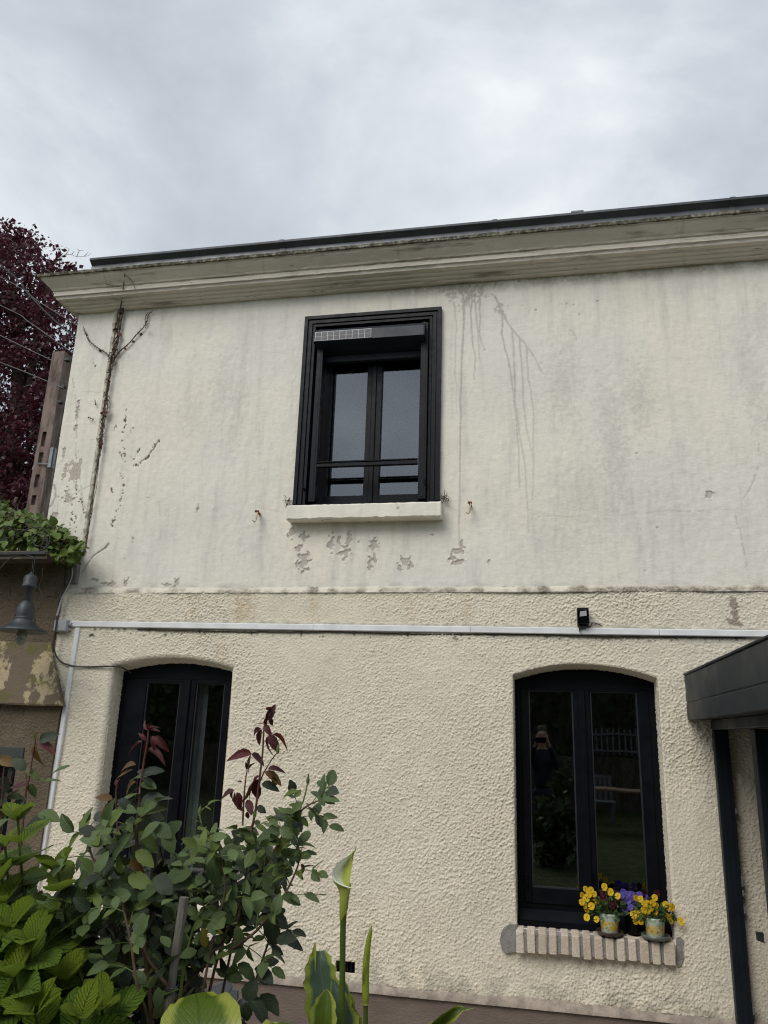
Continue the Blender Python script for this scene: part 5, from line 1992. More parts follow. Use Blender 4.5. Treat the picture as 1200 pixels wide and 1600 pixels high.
# ------------------------------------------------------------------ veranda on the right
def veranda():
    X0 = 0.985
    v = thing('veranda', (X0, 0, 0), 'slate grey aluminium veranda with deep fascia at the right edge', 'veranda')
    yF = -2.7
    z0, z1 = 2.21, 2.505
    zm = at(1071, 1098, 0)[2]
    xr = 3.3
    for a, b in ((z0, zm - 0.004), (zm + 0.002, z1)):
        mb = MB()
        mb.box(X0, X0 + 0.03, yF, -0.001, a, b, 0.004)
        mb.build('fascia_board', M['aluminium'], v)
        mb = MB()
        mb.box(X0 + 0.031, xr, yF - 0.0, yF + 0.03, a, b, 0.004)
        mb.build('fascia_board', M['aluminium'], v)
    mb = MB()
    mb.box(X0 + 0.004, X0 + 0.03, yF + 0.01, -0.001, zm - 0.005, zm + 0.003)
    mb.box(X0 - 0.008, xr, yF - 0.01, -0.001, z1 + 0.001, z1 + 0.016, 0.004)
    mb.build('top_trim', M['aluminium_dark'], v)
    mb = MB()
    mb.box(X0 + 0.032, 1.118, yF + 0.032, -0.001, z0 + 0.004, z0 + 0.02)
    mb.build('soffit', M['aluminium'], v)
    mb = MB()
    mb.box(X0 + 0.032, xr, yF + 0.032, -0.001, z1 - 0.05, z1)
    mb.box(1.235, xr, yF + 0.032, -0.001, z0 + 0.03, z0 + 0.05)
    mb.build('roof', M['aluminium_dark'], v)
    # head rail, posts and glazing of the side
    xa, xb = at(1111, 1140, 0)[0], at(1133.5, 1140, 0)[0]
    mb = MB()
    mb.box(xa, xb, yF + 0.04, -0.001, 2.150, z0 + 0.0035, 0.004)
    mb.build('head_rail', M['aluminium'], v)
    x2 = at(1171.5, 1140, -0.70)[0]
    for y0, y1, x0, x1 in ((-0.075, -0.012, xa, xb), (-0.80, -0.70, x2, x2 + 0.09), (-1.75, -1.65, xa, xb), (yF + 0.04, yF + 0.14, xa, xb)):
        mb = MB()
        mb.box(x0, x1, y0, y1, 0.0, 2.149, 0.004)
        for u in (0.3, 0.7):
            mb.box(x0 + (x1 - x0) * u - 0.004, x0 + (x1 - x0) * u + 0.004, y0 - 0.003, y0 - 0.0002, 0.05, 2.1)
        mb.build('post', M['aluminium_dark'], v)
    for y0, y1 in ((-1.65, -0.80), (yF + 0.14, -1.75)):
        mb = MB()
        mb.box(x2 + 0.075, x2 + 0.081, y0 + 0.001, y1 - 0.001, 0.08, 2.148)
        mb.build('pane', M['glass'], v)
        mb = MB()
        mb.box(xb - 0.05, xb - 0.002, y0 + 0.001, y1 - 0.001, 0.0, 0.079, 0.003)
        mb.build('bottom_rail', M['aluminium_dark'], v)
    # little catches on the wall post
    mb = MB()
    for y, h in ((1272, 8), (1385, 14), (1400, 8), (1427, 8), (1585, 10)):
        q = at(1142 + (y - 1270) * 0.08, y, -0.06)
        mb.box(xb - 0.002, xb + 0.014, -0.07, -0.045, q[2], q[2] + h * 0.0045, 0.003)
    mb.build('catch', simple('steel_catch', (0.14, 0.145, 0.15), 0.5), v)
    # latch on the sliding door
    q = at(1190, 1462, -0.75)
    mb = MB()
    xl = xa + 0.02
    q0, q1 = at(1183, 1458, -0.76), at(1196, 1475, -0.76)
    mb.add([(q0[0], -0.745, q0[2]), (q1[0], -0.745, q0[2] - 0.0), (q1[0], -0.745, q1[2]), (q1[0] - 0.035, -0.745, q1[2] + 0.01),
            (q0[0], -0.72, q0[2]), (q1[0], -0.72, q0[2]), (q1[0], -0.72, q1[2]), (q1[0] - 0.035, -0.72, q1[2] + 0.01)],
           [(0, 3, 2, 1), (4, 5, 6, 7), (0, 1, 5, 4), (1, 2, 6, 5), (2, 3, 7, 6), (3, 0, 4, 7)])
    mb.build('latch', M['iron'], v)
    # front glazing and the far side, mostly outside the picture
    mb = MB()
    mb.ring(1.3, xr, 0.0, 2.2, 0.07, yF + 0.05, yF + 0.11)
    mb.build('front_frame', M['aluminium_dark'], v)
    mb = MB()
    mb.box(1.371, xr - 0.071, yF + 0.07, yF + 0.076, 0.071, 2.129)
    mb.build('pane', M['glass'], v)
    mb = MB()
    mb.box(xr, xr + 0.1, yF, 0, 0, z1)
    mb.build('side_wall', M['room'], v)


veranda()


# ------------------------------------------------------------------ flower pots on the brick sill
def flower_mesh(name, mat, seed):
    r = np.random.default_rng(seed)
    mb = MB()
    # five rounded petals round the eye, facing +z: two behind at the top, two at the sides, one broad below
    for a, L_, w, z in ((60, 0.50, 0.30, -0.05), (120, 0.50, 0.30, -0.05), (5, 0.46, 0.27, 0.02), (175, 0.46, 0.27, 0.02), (270, 0.48, 0.36, 0.05)):
        a = math.radians(a + r.normal(0, 6))
        d, s_ = np.array([math.cos(a), math.sin(a), 0]), np.array([-math.sin(a), math.cos(a), 0])
        vs = [(0, 0, z)]
        uv = [(0.5, 0)]
        m = 6
        for i in range(m + 1):
            t = -1 + 2 * i / m
            p = d * (L_ * (0.45 + 0.55 * math.cos(t * 1.2))) + s_ * w * math.sin(t * 1.5) * 1.05
            vs.append((p[0], p[1], z + 0.10 * abs(t) + r.normal(0, 0.02)))
            uv.append((0.5 + t / 2, 1))
        mb.add(vs, [(0, i, i + 1) for i in range(1, m + 1)], uv)
    return mb.mesh(name, mat, True)


def pots():
    r = np.random.default_rng(41)
    fl = {k: [flower_mesh('flower', M[k], i) for i in range(3)] for k in ('yellow_petal', 'maroon_petal', 'violet_petal')}
    lf = leaf('pansy_leaf', M['pansy_foliage'], 1, 0.5, 0.6, 0.7, 0.2, 0.3, 2, 3)
    zt = 0.852
    O = (890, 1370)
    K = 190 / 1200.0
    yl = [(155, 120), (205, 150), (125, 185), (165, 210), (210, 130), (245, 170), (265, 240), (235, 255), (215, 290), (120, 250), (150, 285), (170, 330), (170, 400),
          (265, 420), (345, 100), (405, 150), (475, 190), (190, 175)]
    mr = [(330, 170), (370, 180), (310, 230), (420, 260), (470, 210), (480, 240), (400, 290), (320, 250), (430, 290), (350, 205), (455, 275)]
    vi = [(530, 150), (560, 180), (530, 210), (610, 180), (600, 220), (570, 270), (600, 300), (550, 320), (640, 290), (690, 180), (690, 260), (750, 205), (630, 320),
          (515, 185), (575, 235), (660, 215), (545, 290)]
    mr3 = [(860, 165), (740, 175), (500, 290)]
    yr = [(650, 210), (700, 220), (840, 205), (765, 265), (820, 260), (855, 285), (800, 310), (770, 340), (735, 330), (660, 355), (690, 370), (720, 360), (845, 345),
          (630, 375), (650, 440), (700, 440), (950, 275), (975, 300), (1010, 300), (960, 390), (1000, 430), (985, 405), (1100, 440), (735, 265)]

    def pot(cxp, czp, Y, rad, h, lab, saucer, slab, groups, spread, hh, tilt):
        q = at(cxp, czp, Y)
        s = thing('saucer', (q[0], Y, zt), slab, 'saucer', 'saucers on the brick sill')
        mb = MB()
        rs = rad * 1.38
        mb.lathe(q[0], Y, [(0.001, zt + 0.014), (rs * 0.85, zt + 0.015), (rs * 0.97, zt + 0.030), (rs, zt + 0.029), (rs * 0.98, zt + 0.018), (rs * 0.86, zt + 0.003), (rs * 0.82, zt + 0.006), (0.001, zt + 0.006)], 32)
        o = mb.build('dish', saucer, s, True)
        p = thing('flower_pot', (q[0], Y, zt + 0.016), lab, 'flower pot', 'pots of pansies on the brick sill')
        z0 = zt + 0.0165
        mb = MB()
        mb.lathe(q[0], Y, [(0.001, z0), (rad * 0.82, z0), (rad * 0.86, z0 + 0.006), (rad * 0.98, z0 + h * 0.8), (rad * 1.02, z0 + h - 0.008), (rad * 1.03, z0 + h), (rad * 0.95, z0 + h), (rad * 0.9, z0 + h - 0.02)], 32)
        mb.build('pot', M['pot'], p, True)
        mb = MB()
        mb.lathe(q[0], Y, [(rad * 0.93, z0 + h - 0.015), (rad * 0.5, z0 + h - 0.008), (0.001, z0 + h - 0.005)], 16)
        mb.build('soil', M['soil'], p, True)
        c = np.array([q[0], Y, z0 + h])
        mb = MB()
        vs, fs, uv = [], [], []
        for k in range(230):
            a, e = r.uniform(0, 2 * math.pi), r.random()
            pos = c + np.array([math.cos(a) * spread * e ** 0.6 * 1.1, math.sin(a) * spread * e ** 0.6 * 0.7, r.uniform(-0.03, hh * 0.75) * (1 - 0.5 * e)])
            pos[1] = min(pos[1], 0.11)
            d = unit([math.cos(a) * 0.8 + r.normal(0, 0.5), math.sin(a) * 0.8 + r.normal(0, 0.5), r.normal(0.3, 0.6)])
            n = unit(np.array([0, -0.6, 0.8]) + r.normal(0, 0.5, 3))
            xx = unit(np.cross(d, n))
            zz = np.cross(xx, d)
            s_ = r.uniform(0.022, 0.04)
            w = s_ * 0.27
            b0 = len(vs)
            vs += [pos, pos + d * s_ * 0.3 - xx * w, pos + d * s_ * 0.35 - zz * 0.003, pos + d * s_ * 0.3 + xx * w, pos + d * s_ * 0.75 - xx * w * 0.8, pos + d * s_ * 0.75 + xx * w * 0.8, pos + d * s_]
            uv += [(0.5, 0), (0.1, 0.3), (0.5, 0.35), (0.9, 0.3), (0.2, 0.75), (0.8, 0.75), (0.5, 1)]
            fs += [(b0, b0 + 2, b0 + 1), (b0, b0 + 3, b0 + 2), (b0 + 1, b0 + 2, b0 + 6, b0 + 4), (b0 + 2, b0 + 3, b0 + 5, b0 + 6)]
        mb.add(vs, fs, uv)
        mb.build('foliage', M['pansy_foliage'], p, True, kind='stuff')
        stems = MB()
        for key, pts, dy in groups:
            for i, (x, y) in enumerate(pts):
                Yf = Y + dy + r.normal(0, 0.018)
                pos = at(O[0] + x * K, O[1] + y * K, Yf)
                stems.tube(curve_pts([c + (r.normal(0, 0.015), r.normal(0, 0.015), -0.01), (c + pos) / 2 + (0, 0, 0.015), pos + (0, 0.012, -0.004)], 3), 0.0014, 4, False)
                n = unit(np.array([r.normal(-0.05, 0.45), -1.0, r.normal(0.15, 0.35)]))
                up = unit(np.array([r.normal(0, 0.3), 0, 1.0]))
                s_ = r.uniform(0.037, 0.049)
                place('flower', fl[key][i % 3], orient(pos, up, n, s_), p)
        stems.build('stems', M['green_stem'], p, kind='stuff')

    pot(953, 1458, -0.005, 0.062, 0.115, 'painted flower pot with yellow and maroon pansies on the brown saucer', M['saucer_brown'],
        'brown glazed saucer under the left painted flower pot', [('yellow_petal', yl, -0.03), ('maroon_petal', mr, 0.0)], 0.10, 0.16, 0)
    pot(1024.5, 1465, -0.02, 0.064, 0.112, 'painted flower pot with only yellow pansies, next to the right cement patch', M['saucer_green'],
        'grey green saucer under the right painted flower pot', [('yellow_petal', yr, -0.02)], 0.11, 0.13, 0)
    # violet plant between and behind
    q = at(990, 1450, 0.06)
    p = thing('flower_pot', (q[0], 0.055, zt + 0.006), 'dark pot with violet pansies standing behind the two painted pots', 'flower pot', 'pots of pansies on the brick sill')
    mb = MB()
    z0 = zt + 0.008
    mb.lathe(q[0], 0.055, [(0.001, z0), (0.045, z0), (0.055, z0 + 0.10), (0.058, z0 + 0.10), (0.058, z0 + 0.115), (0.05, z0 + 0.115), (0.048, z0 + 0.1)], 28)
    mb.build('pot', M['frame'], p, True)
    mb = MB()
    mb.lathe(q[0], 0.055, [(0.052, z0 + 0.10), (0.001, z0 + 0.105)], 16)
    mb.build('soil', M['soil'], p)
    c = np.array([q[0], 0.055, z0 + 0.11])
    stems = MB()
    for key, pts in (('violet_petal', vi), ('maroon_petal', mr3)):
        for i, (x, y) in enumerate(pts):
            pos = at(O[0] + x * K, O[1] + y * K, 0.02 + r.normal(0, 0.02))
            stems.tube(curve_pts([c, (c + pos) / 2 + (0, 0, 0.015), pos + (0, 0.012, 0)], 3), 0.0014, 4, False)
            place('flower', fl[key][i % 3], orient(pos, unit([r.normal(0, 0.35), 0, 1]), unit([r.normal(0, 0.5), -1, r.normal(0.1, 0.4)]), r.uniform(0.040, 0.052)), p)
    stems.build('stems', M['green_stem'], p, kind='stuff')
    for k in range(70):
        a = r.uniform(0, 2 * math.pi)
        pos = c + np.array([math.cos(a) * r.uniform(0, 0.09), math.sin(a) * r.uniform(0, 0.045) - 0.01, r.uniform(-0.05, 0.09)])
        place('leaf', lf, orient(pos, r.normal(0, 1, 3) + (0, -0.3, 0.3), r.normal(0, 0.5, 3) + (0, -0.6, 0.8), r.uniform(0.025, 0.04)), p)


pots()


# ------------------------------------------------------------------ planting in the foreground
def roses():
    r = np.random.default_rng(52)
    SH = {}
    for nm, W, fo, cu in (('rose_leaf', 0.62, 0.18, 0.2), ('rose_light', 0.5, 0.25, 0.25), ('rose_dark', 0.66, 0.12, 0.3), ('rose_red', 0.46, 0.35, 0.35), ('rose_bronze', 0.5, 0.3, 0.3), ('rose_yellow', 0.6, 0.2, 0.2)):
        SH[nm] = [leaf('rose_leaflet', M[nm], 1, W * w, 0.68, 0.92, fo * f, cu * c, 4, 8, 0.05, 0.02, sd)
                  for w, f, c, sd in ((1, 1, 1, 0.03), (0.9, 2.2, 2.0, -0.06), (1.1, 0.8, 0.5, 0.07))]

    def leaflet(root, kind, p, d, n, s_):
        place('leaf', SH[kind][r.integers(3)], orient(p, d, n, s_), root)
        root['_n'] = root.get('_n', 0) + 1

    def compound(root, st, p, d, n, s_, kinds, m=5, droop=0.3):
        """a leaf stalk with a pair or two of leaflets and one at the tip"""
        d, n = unit(d), unit(n)
        side = unit(np.cross(d, n))
        Lr = s_ * (1.9 if m >= 5 else 1.2)
        q = [p + d * Lr * t - np.array([0, 0, droop * Lr * t * t]) for t in (0, 0.25, 0.5, 0.75, 1.0)]
        st.tube(q, [0.0016, 0.0015, 0.0013, 0.0012, 0.001], 4, False)
        def put(pos, dd, sc):
            k = kinds[r.integers(len(kinds))]
            leaflet(root, k, pos, dd + r.normal(0, 0.15, 3) - (0, 0, droop * 0.6), n + r.normal(0, 0.28, 3), s_ * sc * r.uniform(0.85, 1.12))
        put(q[4], d, 1.0)
        for t, sc in (((3, 0.92), (1, 0.75)) if m >= 5 else ((2, 0.85),)):
            for sg in (1, -1):
                put(q[t], d * 0.62 + side * sg, sc)

    def inner(root, mat, n, poly, Yr, s0, s1):
        """the many small leaves deep in the bush, joined"""
        vs, fs, uv = [], [], []
        xs_, lo_, hi_ = poly
        for k in range(n):
            x = r.uniform(xs_[0], xs_[-1])
            y = r.uniform(np.interp(x, xs_, lo_), np.interp(x, xs_, hi_))
            p = at(x, y, r.uniform(*Yr))
            d = unit(r.normal(0, 1, 3) + (0, -0.3, 0.0))
            nn = unit(np.array([0, -0.4, 0.8]) + r.normal(0, 0.5, 3))
            xx = unit(np.cross(d, nn))
            zz = np.cross(xx, d)
            s_ = r.uniform(s0, s1)
            o = len(vs)
            for t, w in ((0, 0.02), (0.22, 0.24), (0.5, 0.32), (0.78, 0.2), (1, 0.0)):
                c = p + d * s_ * t - zz * 0.25 * s_ * t * t
                vs += [c - xx * w * s_ + zz * 0.12 * w * s_, c, c + xx * w * s_ + zz * 0.12 * w * s_]
                uv += [(0.5 - w * 1.4, t), (0.5, t), (0.5 + w * 1.4, t)]
            for j in range(4):
                for i in (0, 1):
                    a_ = o + j * 3 + i
                    fs.append((a_, a_ + 1, a_ + 4, a_ + 3))
        mb = MB()
        mb.add(vs, fs, uv)
        mb.build('inner_leaves', mat, root, True, kind='stuff')

    def cane(mb, pts, Y, r0, r1):
        P = curve_pts([at(x, y, Y + dy) for x, y, dy in pts], 4)
        mb.tube(P, [r0 + (r1 - r0) * i / (len(P) - 1) for i in range(len(P))], 6)
        # prickles
        for i in range(2, len(P) - 2, 2):
            d = unit(r.normal(0, 1, 3))
            mb.tube([P[i], P[i] + d * (r0 * 2.2)], [r0 * 0.7, 0.0002], 3, False)
        return P

    def clothe(root, st, P, i0, i1, step, s_, kinds, m=5, spread=1.0, towards=(0, -0.55, 0.8), droop=0.3):
        a = r.uniform(0, 6.28)
        for i in range(i0, min(i1, len(P)), step):
            a += 2.4
            ax = unit(P[min(i + 1, len(P) - 1)] - P[max(i - 1, 0)])
            u = unit(np.cross(ax, [0.2, 0.9, 0.1]))
            w = np.cross(ax, u)
            d = (u * math.cos(a) + w * math.sin(a) * 0.75) * spread + ax * 0.5 + (0, 0, 0.15)
            compound(root, st, P[i], d, np.array(towards) + r.normal(0, 0.3, 3), s_ * r.uniform(0.85, 1.2), kinds, m, droop)

    Y = -3.45
    G, GL, GD = ['rose_leaf', 'rose_leaf', 'rose_leaf', 'rose_dark', 'rose_light'], ['rose_leaf', 'rose_light'], ['rose_dark', 'rose_dark', 'rose_leaf']
    # ---- the bush in front of the left window
    b = thing('rose_bush', (at(240, 1600, Y)[0], Y, 0.5), 'rose bush with one red tipped shoot rising in front of the left window', 'rose bush', 'rose bushes')
    red, brn, grn, st = MB(), MB(), MB(), MB()
    base = lambda x: (x, 2030, 0.0)
    A = cane(brn, [base(255), (240, 1640, 0), (228, 1500, 0), (216, 1380, 0.05), (214, 1300, 0.05), (218, 1240, 0.05)], Y, 0.0075, 0.0045)
    T = cane(red, [(218, 1240, 0.05), (224, 1195, 0.05), (230, 1160, 0.05), (232, 1138, 0.05)], Y, 0.0042, 0.0022)
    # the red tipped shoot, leaflet by leaflet
    for x, y, dx, dy, s_, k in ((222, 1160, -1, 0.15, 0.042, 'rose_red'), (238, 1150, 0.35, 0.75, 0.036, 'rose_red'), (243, 1150, 0.9, 0.8, 0.05, 'rose_red'), (226, 1160, 0.2, 0.7, 0.034, 'rose_red'),
                                (232, 1170, 0.95, 0.12, 0.055, 'rose_red'), (232, 1172, 0.9, 0.35, 0.045, 'rose_red'), (228, 1158, -0.5, -0.8, 0.03, 'rose_red'),
                                (231, 1140, 0.7, -0.5, 0.032, 'rose_red'), (231, 1140, -0.6, -0.6, 0.03, 'rose_red'), (232, 1138, 0.1, -1, 0.026, 'rose_red'), (232, 1140, 1, -0.1, 0.03, 'rose_red'),
                                (212, 1195, -1, 0.0, 0.046, 'rose_bronze'), (208, 1203, -0.95, 0.35, 0.052, 'rose_bronze'), (221, 1210, 1, -0.4, 0.06, 'rose_dark'),
                                (222, 1215, 1, 0.3, 0.05, 'rose_dark'), (212, 1222, -1, 0.5, 0.05, 'rose_bronze'), (220, 1222, 1, 0.15, 0.05, 'rose_leaf'),
                                (216, 1240, -1, 0.25, 0.06, 'rose_leaf'), (216, 1245, -0.9, 0.45, 0.045, 'rose_light'), (219, 1255, 1, -0.35, 0.075, 'rose_dark'), (215, 1265, -0.9, -0.3, 0.06, 'rose_leaf'),
                                (218, 1278, 1, -0.7, 0.085, 'rose_light'), (226, 1275, 0.9, 0.1, 0.055, 'rose_dark'), (217, 1300, 0.9, 0.6, 0.07, 'rose_light'), (212, 1300, -0.9, 0.5, 0.08, 'rose_leaf')):
        p = at(x, y, Y + 0.05)
        d = RC @ np.array([dx, -dy, r.normal(0.1, 0.3)])
        leaflet(b, k, p, d, np.array([r.normal(0, 0.4), -0.5, 0.75]) + r.normal(0, 0.25, 3), s_ * 1.15)
    # smaller red bud shoots
    R2 = cane(red, [(183, 1300, -0.05), (182, 1270, -0.05), (181, 1240, -0.05), (183, 1225, -0.05)], Y, 0.003, 0.0016)
    for x, y, dx, dy, s_, k in ((176, 1248, -1, -0.3, 0.05, 'rose_bronze'), (176, 1256, -1, 0.35, 0.05, 'rose_bronze'), (183, 1226, 0.3, -1, 0.022, 'rose_red'), (181, 1228, -0.1, -1, 0.02, 'rose_red'),
                                (184, 1250, 0.8, 0.2, 0.055, 'rose_dark'), (185, 1262, 1, 0.0, 0.06, 'rose_leaf')):
        leaflet(b, k, at(x, y, Y - 0.05), RC @ np.array([dx, -dy, r.normal(0.1, 0.3)]), np.array([0.1, -0.6, 0.7]) + r.normal(0, 0.25, 3), s_)
    # the broad pale leaf and its neighbours
    for x, y, dx, dy, nx, s_, k in ((168, 1296, 0.0, -1, 0, 0.085, 'rose_leaf'), (175, 1312, -0.9, -0.1, 0, 0.09, 'rose_leaf'), (176, 1345, 0.45, -1, -0.5, 0.10, 'rose_leaf'), (182, 1345, -0.8, 0.35, 0.1, 0.095, 'rose_dark'),
                                    (150, 1300, -0.8, -0.2, 0, 0.05, 'rose_dark'), (250, 1285, -0.5, 0.3, 0, 0.07, 'rose_leaf'), (240, 1290, 0.8, 0.3, 0.2, 0.065, 'rose_leaf'), (256, 1300, 0.5, 0.7, 0.2, 0.065, 'rose_leaf'),
                                    (200, 1370, 0.9, 0.15, 0, 0.08, 'rose_light'), (190, 1365, -0.2, -0.9, 0, 0.05, 'rose_light'), (204, 1345, 0.8, 0.7, 0.2, 0.06, 'rose_bronze'), (212, 1330, 0.9, 0.5, 0.2, 0.07, 'rose_light'),
                                    (215, 1400, 0.5, -0.3, 0, 0.07, 'rose_leaf'), (205, 1398, -0.8, 0.1, 0, 0.085, 'rose_leaf'), (240, 1372, 0.7, 0.3, 0, 0.07, 'rose_dark'),
                                    (120, 1390, -0.8, 0.2, 0, 0.07, 'rose_dark'), (160, 1385, 0.9, 0.05, 0, 0.10, 'rose_leaf')):
        leaflet(b, k, at(x, y, Y - 0.1), RC @ np.array([dx, -dy, 0.2]), np.array([nx, -0.75, 0.65]) + r.normal(0, 0.12, 3), s_)
    canes = [(brn, [base(240), (300, 1640, 0), (232, 1500, -0.05), (196, 1420, -0.08), (160, 1370, -0.1), (141, 1330, -0.1), (138, 1300, -0.1)]),
             (brn, [base(235), (230, 1640, 0.1), (200, 1520, 0.1), (172, 1420, 0.05), (166, 1330, 0.0), (168, 1300, 0.0)]),
             (brn, [base(250), (250, 1640, 0.15), (262, 1480, 0.2), (262, 1390, 0.2), (248, 1310, 0.15)]),
             (grn, [base(230), (180, 1660, 0), (130, 1540, -0.1), (112, 1450, -0.1), (108, 1400, -0.12)]),
             (brn, [base(240), (235, 1640, -0.1), (214, 1540, -0.15), (204, 1470, -0.15), (190, 1410, -0.15)]),
             (brn, [base(245), (245, 1640, 0.2), (180, 1560, 0.25), (140, 1470, 0.25), (120, 1400, 0.25)])]
    for mb, pts in canes:
        P = cane(mb, pts, Y, 0.006, 0.0026)
        clothe(b, st, P, 7, len(P), 2, 0.058, G if r.random() < 0.6 else GL, 5, 0.9)
    clothe(b, st, A, 6, len(A), 2, 0.055, GD, 5, 0.9)
    for k in range(46):     # inner leaves of the bush
        x, y = r.uniform(105, 275), r.uniform(1390, 1590)
        compound(b, st, at(x, y, Y + r.uniform(0.0, 0.35)), r.normal(0, 1, 3) + (0, -0.3, 0.1), np.array([0, -0.5, 0.8]) + r.normal(0, 0.4, 3), r.uniform(0.05, 0.075), GD, 5 if k % 2 else 3)
        if b['_n'] > 292:
            break
    del b['_n']
    red.build('red_shoot', M['red_stem'], b, True)
    brn.build('cane', M['brown_stem'], b, True)
    grn.build('green_cane', M['green_stem'], b, True)
    st.build('leaf_stalks', M['green_stem'], b, False, kind='stuff')

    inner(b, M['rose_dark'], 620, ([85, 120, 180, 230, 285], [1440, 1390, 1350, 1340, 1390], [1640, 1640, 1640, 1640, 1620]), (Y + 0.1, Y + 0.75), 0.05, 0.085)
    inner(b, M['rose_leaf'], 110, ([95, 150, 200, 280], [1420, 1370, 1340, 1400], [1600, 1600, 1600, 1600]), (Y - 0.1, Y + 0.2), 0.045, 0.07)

    # ---- the bush in front of the bare wall
    b = thing('rose_bush', (at(330, 1600, Y)[0], Y + 0.1, 0.5), 'rose bush with tall dark red shoot against the cream wall', 'rose bush', 'rose bushes')
    red, brn, grn, st = MB(), MB(), MB(), MB()
    Y = -3.35
    A = cane(red, [(392, 1300, 0), (399, 1268, 0), (405, 1220, 0), (410, 1180, 0), (412, 1145, 0), (414, 1128, 0)], Y, 0.0045, 0.0025)
    cane(red, [(404, 1226, 0), (412, 1208, -0.02), (424, 1188, -0.02), (434, 1174, -0.02)], Y, 0.0026, 0.0016)
    cane(red, [(379, 1290, 0), (381, 1250, 0), (383, 1225, 0), (386, 1203, 0)], Y, 0.0032, 0.002)
    for x, y, dx, dy, s_, k in (
            (416, 1126, 0.55, -0.9, 0.05, 'rose_red'), (418, 1122, 0.2, -1, 0.03, 'rose_red'), (420, 1120, 0.4, 0.8, 0.03, 'rose_red'), (415, 1122, 0.0, 0.9, 0.026, 'rose_red'), (418, 1110, 0.5, -0.9, 0.03, 'rose_red'),
            (412, 1131, -1, -0.1, 0.026, 'rose_red'), (413, 1132, 0.6, 0.7, 0.036, 'rose_red'), (412, 1140, 0.9, 0.35, 0.03, 'rose_red'), (408, 1139, -1, 0.4, 0.044, 'rose_red'), (408, 1140, -0.4, 1, 0.046, 'rose_red'),
            (420, 1150, -0.35, 1, 0.05, 'rose_red'), (420, 1148, 0.7, 0.9, 0.054, 'rose_red'), (426, 1148, 1, 0.35, 0.054, 'rose_red'),
            (393, 1178, -1, -0.12, 0.066, 'rose_red'), (393, 1178, -0.25, 1, 0.052, 'rose_bronze'), (393, 1178, 0.9, 0.75, 0.055, 'rose_red'),
            (414, 1206, 0.7, 0.35, 0.060, 'rose_bronze'), (419, 1202, 1, -0.15, 0.044, 'rose_red'), (426, 1212, 0.35, 1, 0.036, 'rose_bronze'), (409, 1225, 1, 0.05, 0.048, 'rose_dark'),
            (398, 1220, -0.35, 0.8, 0.058, 'rose_red'), (402, 1218, -0.1, 1, 0.068, 'rose_red'), (390, 1228, -0.2, 1, 0.05, 'rose_bronze'), (406, 1212, -1, 0.7, 0.045, 'rose_red'),
            (378, 1222, -1, 0.05, 0.022, 'rose_red'), (366, 1236, -1, 0.4, 0.062, 'rose_red'), (365, 1236, -0.4, 0.8, 0.042, 'rose_bronze'), (366, 1238, 0.2, 1, 0.072, 'rose_red'), (370, 1238, 0.5, 0.9, 0.046, 'rose_red'),
            (386, 1250, 0.6, 0.8, 0.045, 'rose_red'), (388, 1203, 0.4, -1, 0.024, 'rose_red'), (385, 1203, -0.1, -1, 0.024, 'rose_red'), (386, 1268, 0.1, 1, 0.026, 'rose_red'), (402, 1260, 0.9, 0.4, 0.03, 'rose_dark')):
        leaflet(b, k, at(x, y, Y), RC @ np.array([dx, -dy, r.normal(0.1, 0.35)]), np.array([r.normal(0, 0.5), -0.6, 0.6]) + r.normal(0, 0.3, 3), s_ * 1.1)
    canes = [(brn, [(300, 2030, 0), (330, 1660, 0), (352, 1530, 0), (375, 1420, 0), (388, 1340, 0), (392, 1298, 0)], 8, G, 0.053),
             (brn, [(270, 2030, 0), (268, 1640, -0.05), (294, 1535, -0.05), (350, 1492, -0.05), (400, 1455, -0.05), (440, 1405, -0.05), (462, 1362, -0.05), (470, 1335, -0.05)], 14, G, 0.046),
             (brn, [(310, 2030, 0), (312, 1660, 0.05), (345, 1480, 0.05), (390, 1390, 0.05), (425, 1335, 0.05), (445, 1300, 0.05), (462, 1275, 0.05), (482, 1258, 0.05), (503, 1249, 0.05)], 9, G, 0.05),
             (grn, [(457, 1282, 0.05), (470, 1262, 0.04), (477, 1240, 0.04), (481, 1222, 0.04)], 99, G, 0.03),
             (brn, [(350, 2030, 0.05), (370, 1660, 0.05), (392, 1560, 0.05), (410, 1500, 0.05), (422, 1465, 0.05), (430, 1430, 0.05)], 11, GD, 0.05),
             (brn, [(300, 2030, 0), (308, 1640, -0.1), (330, 1480, -0.1), (352, 1390, -0.1), (340, 1320, -0.1)], 7, GL, 0.052),
             (grn, [(260, 2030, 0), (275, 1640, -0.12), (288, 1510, -0.12), (306, 1440, -0.12), (320, 1420, -0.12)], 8, G, 0.05),
             (brn, [(300, 2030, 0), (300, 1640, 0.1), (312, 1480, 0.15), (300, 1380, 0.15), (292, 1340, 0.15)], 7, G, 0.055),
             (grn, [(330, 1365, 0), (322, 1320, 0), (316, 1295, 0), (310, 1262, 0)], 3, ['rose_light'], 0.03)]
    for mb, pts, i0, kinds, s_ in canes:
        P = cane(mb, pts, Y, 0.0058 if len(pts) > 4 else 0.003, 0.0022)
        clothe(b, st, P, i0, len(P), 2, s_, kinds, 5 if s_ > 0.04 else 3, 0.85)
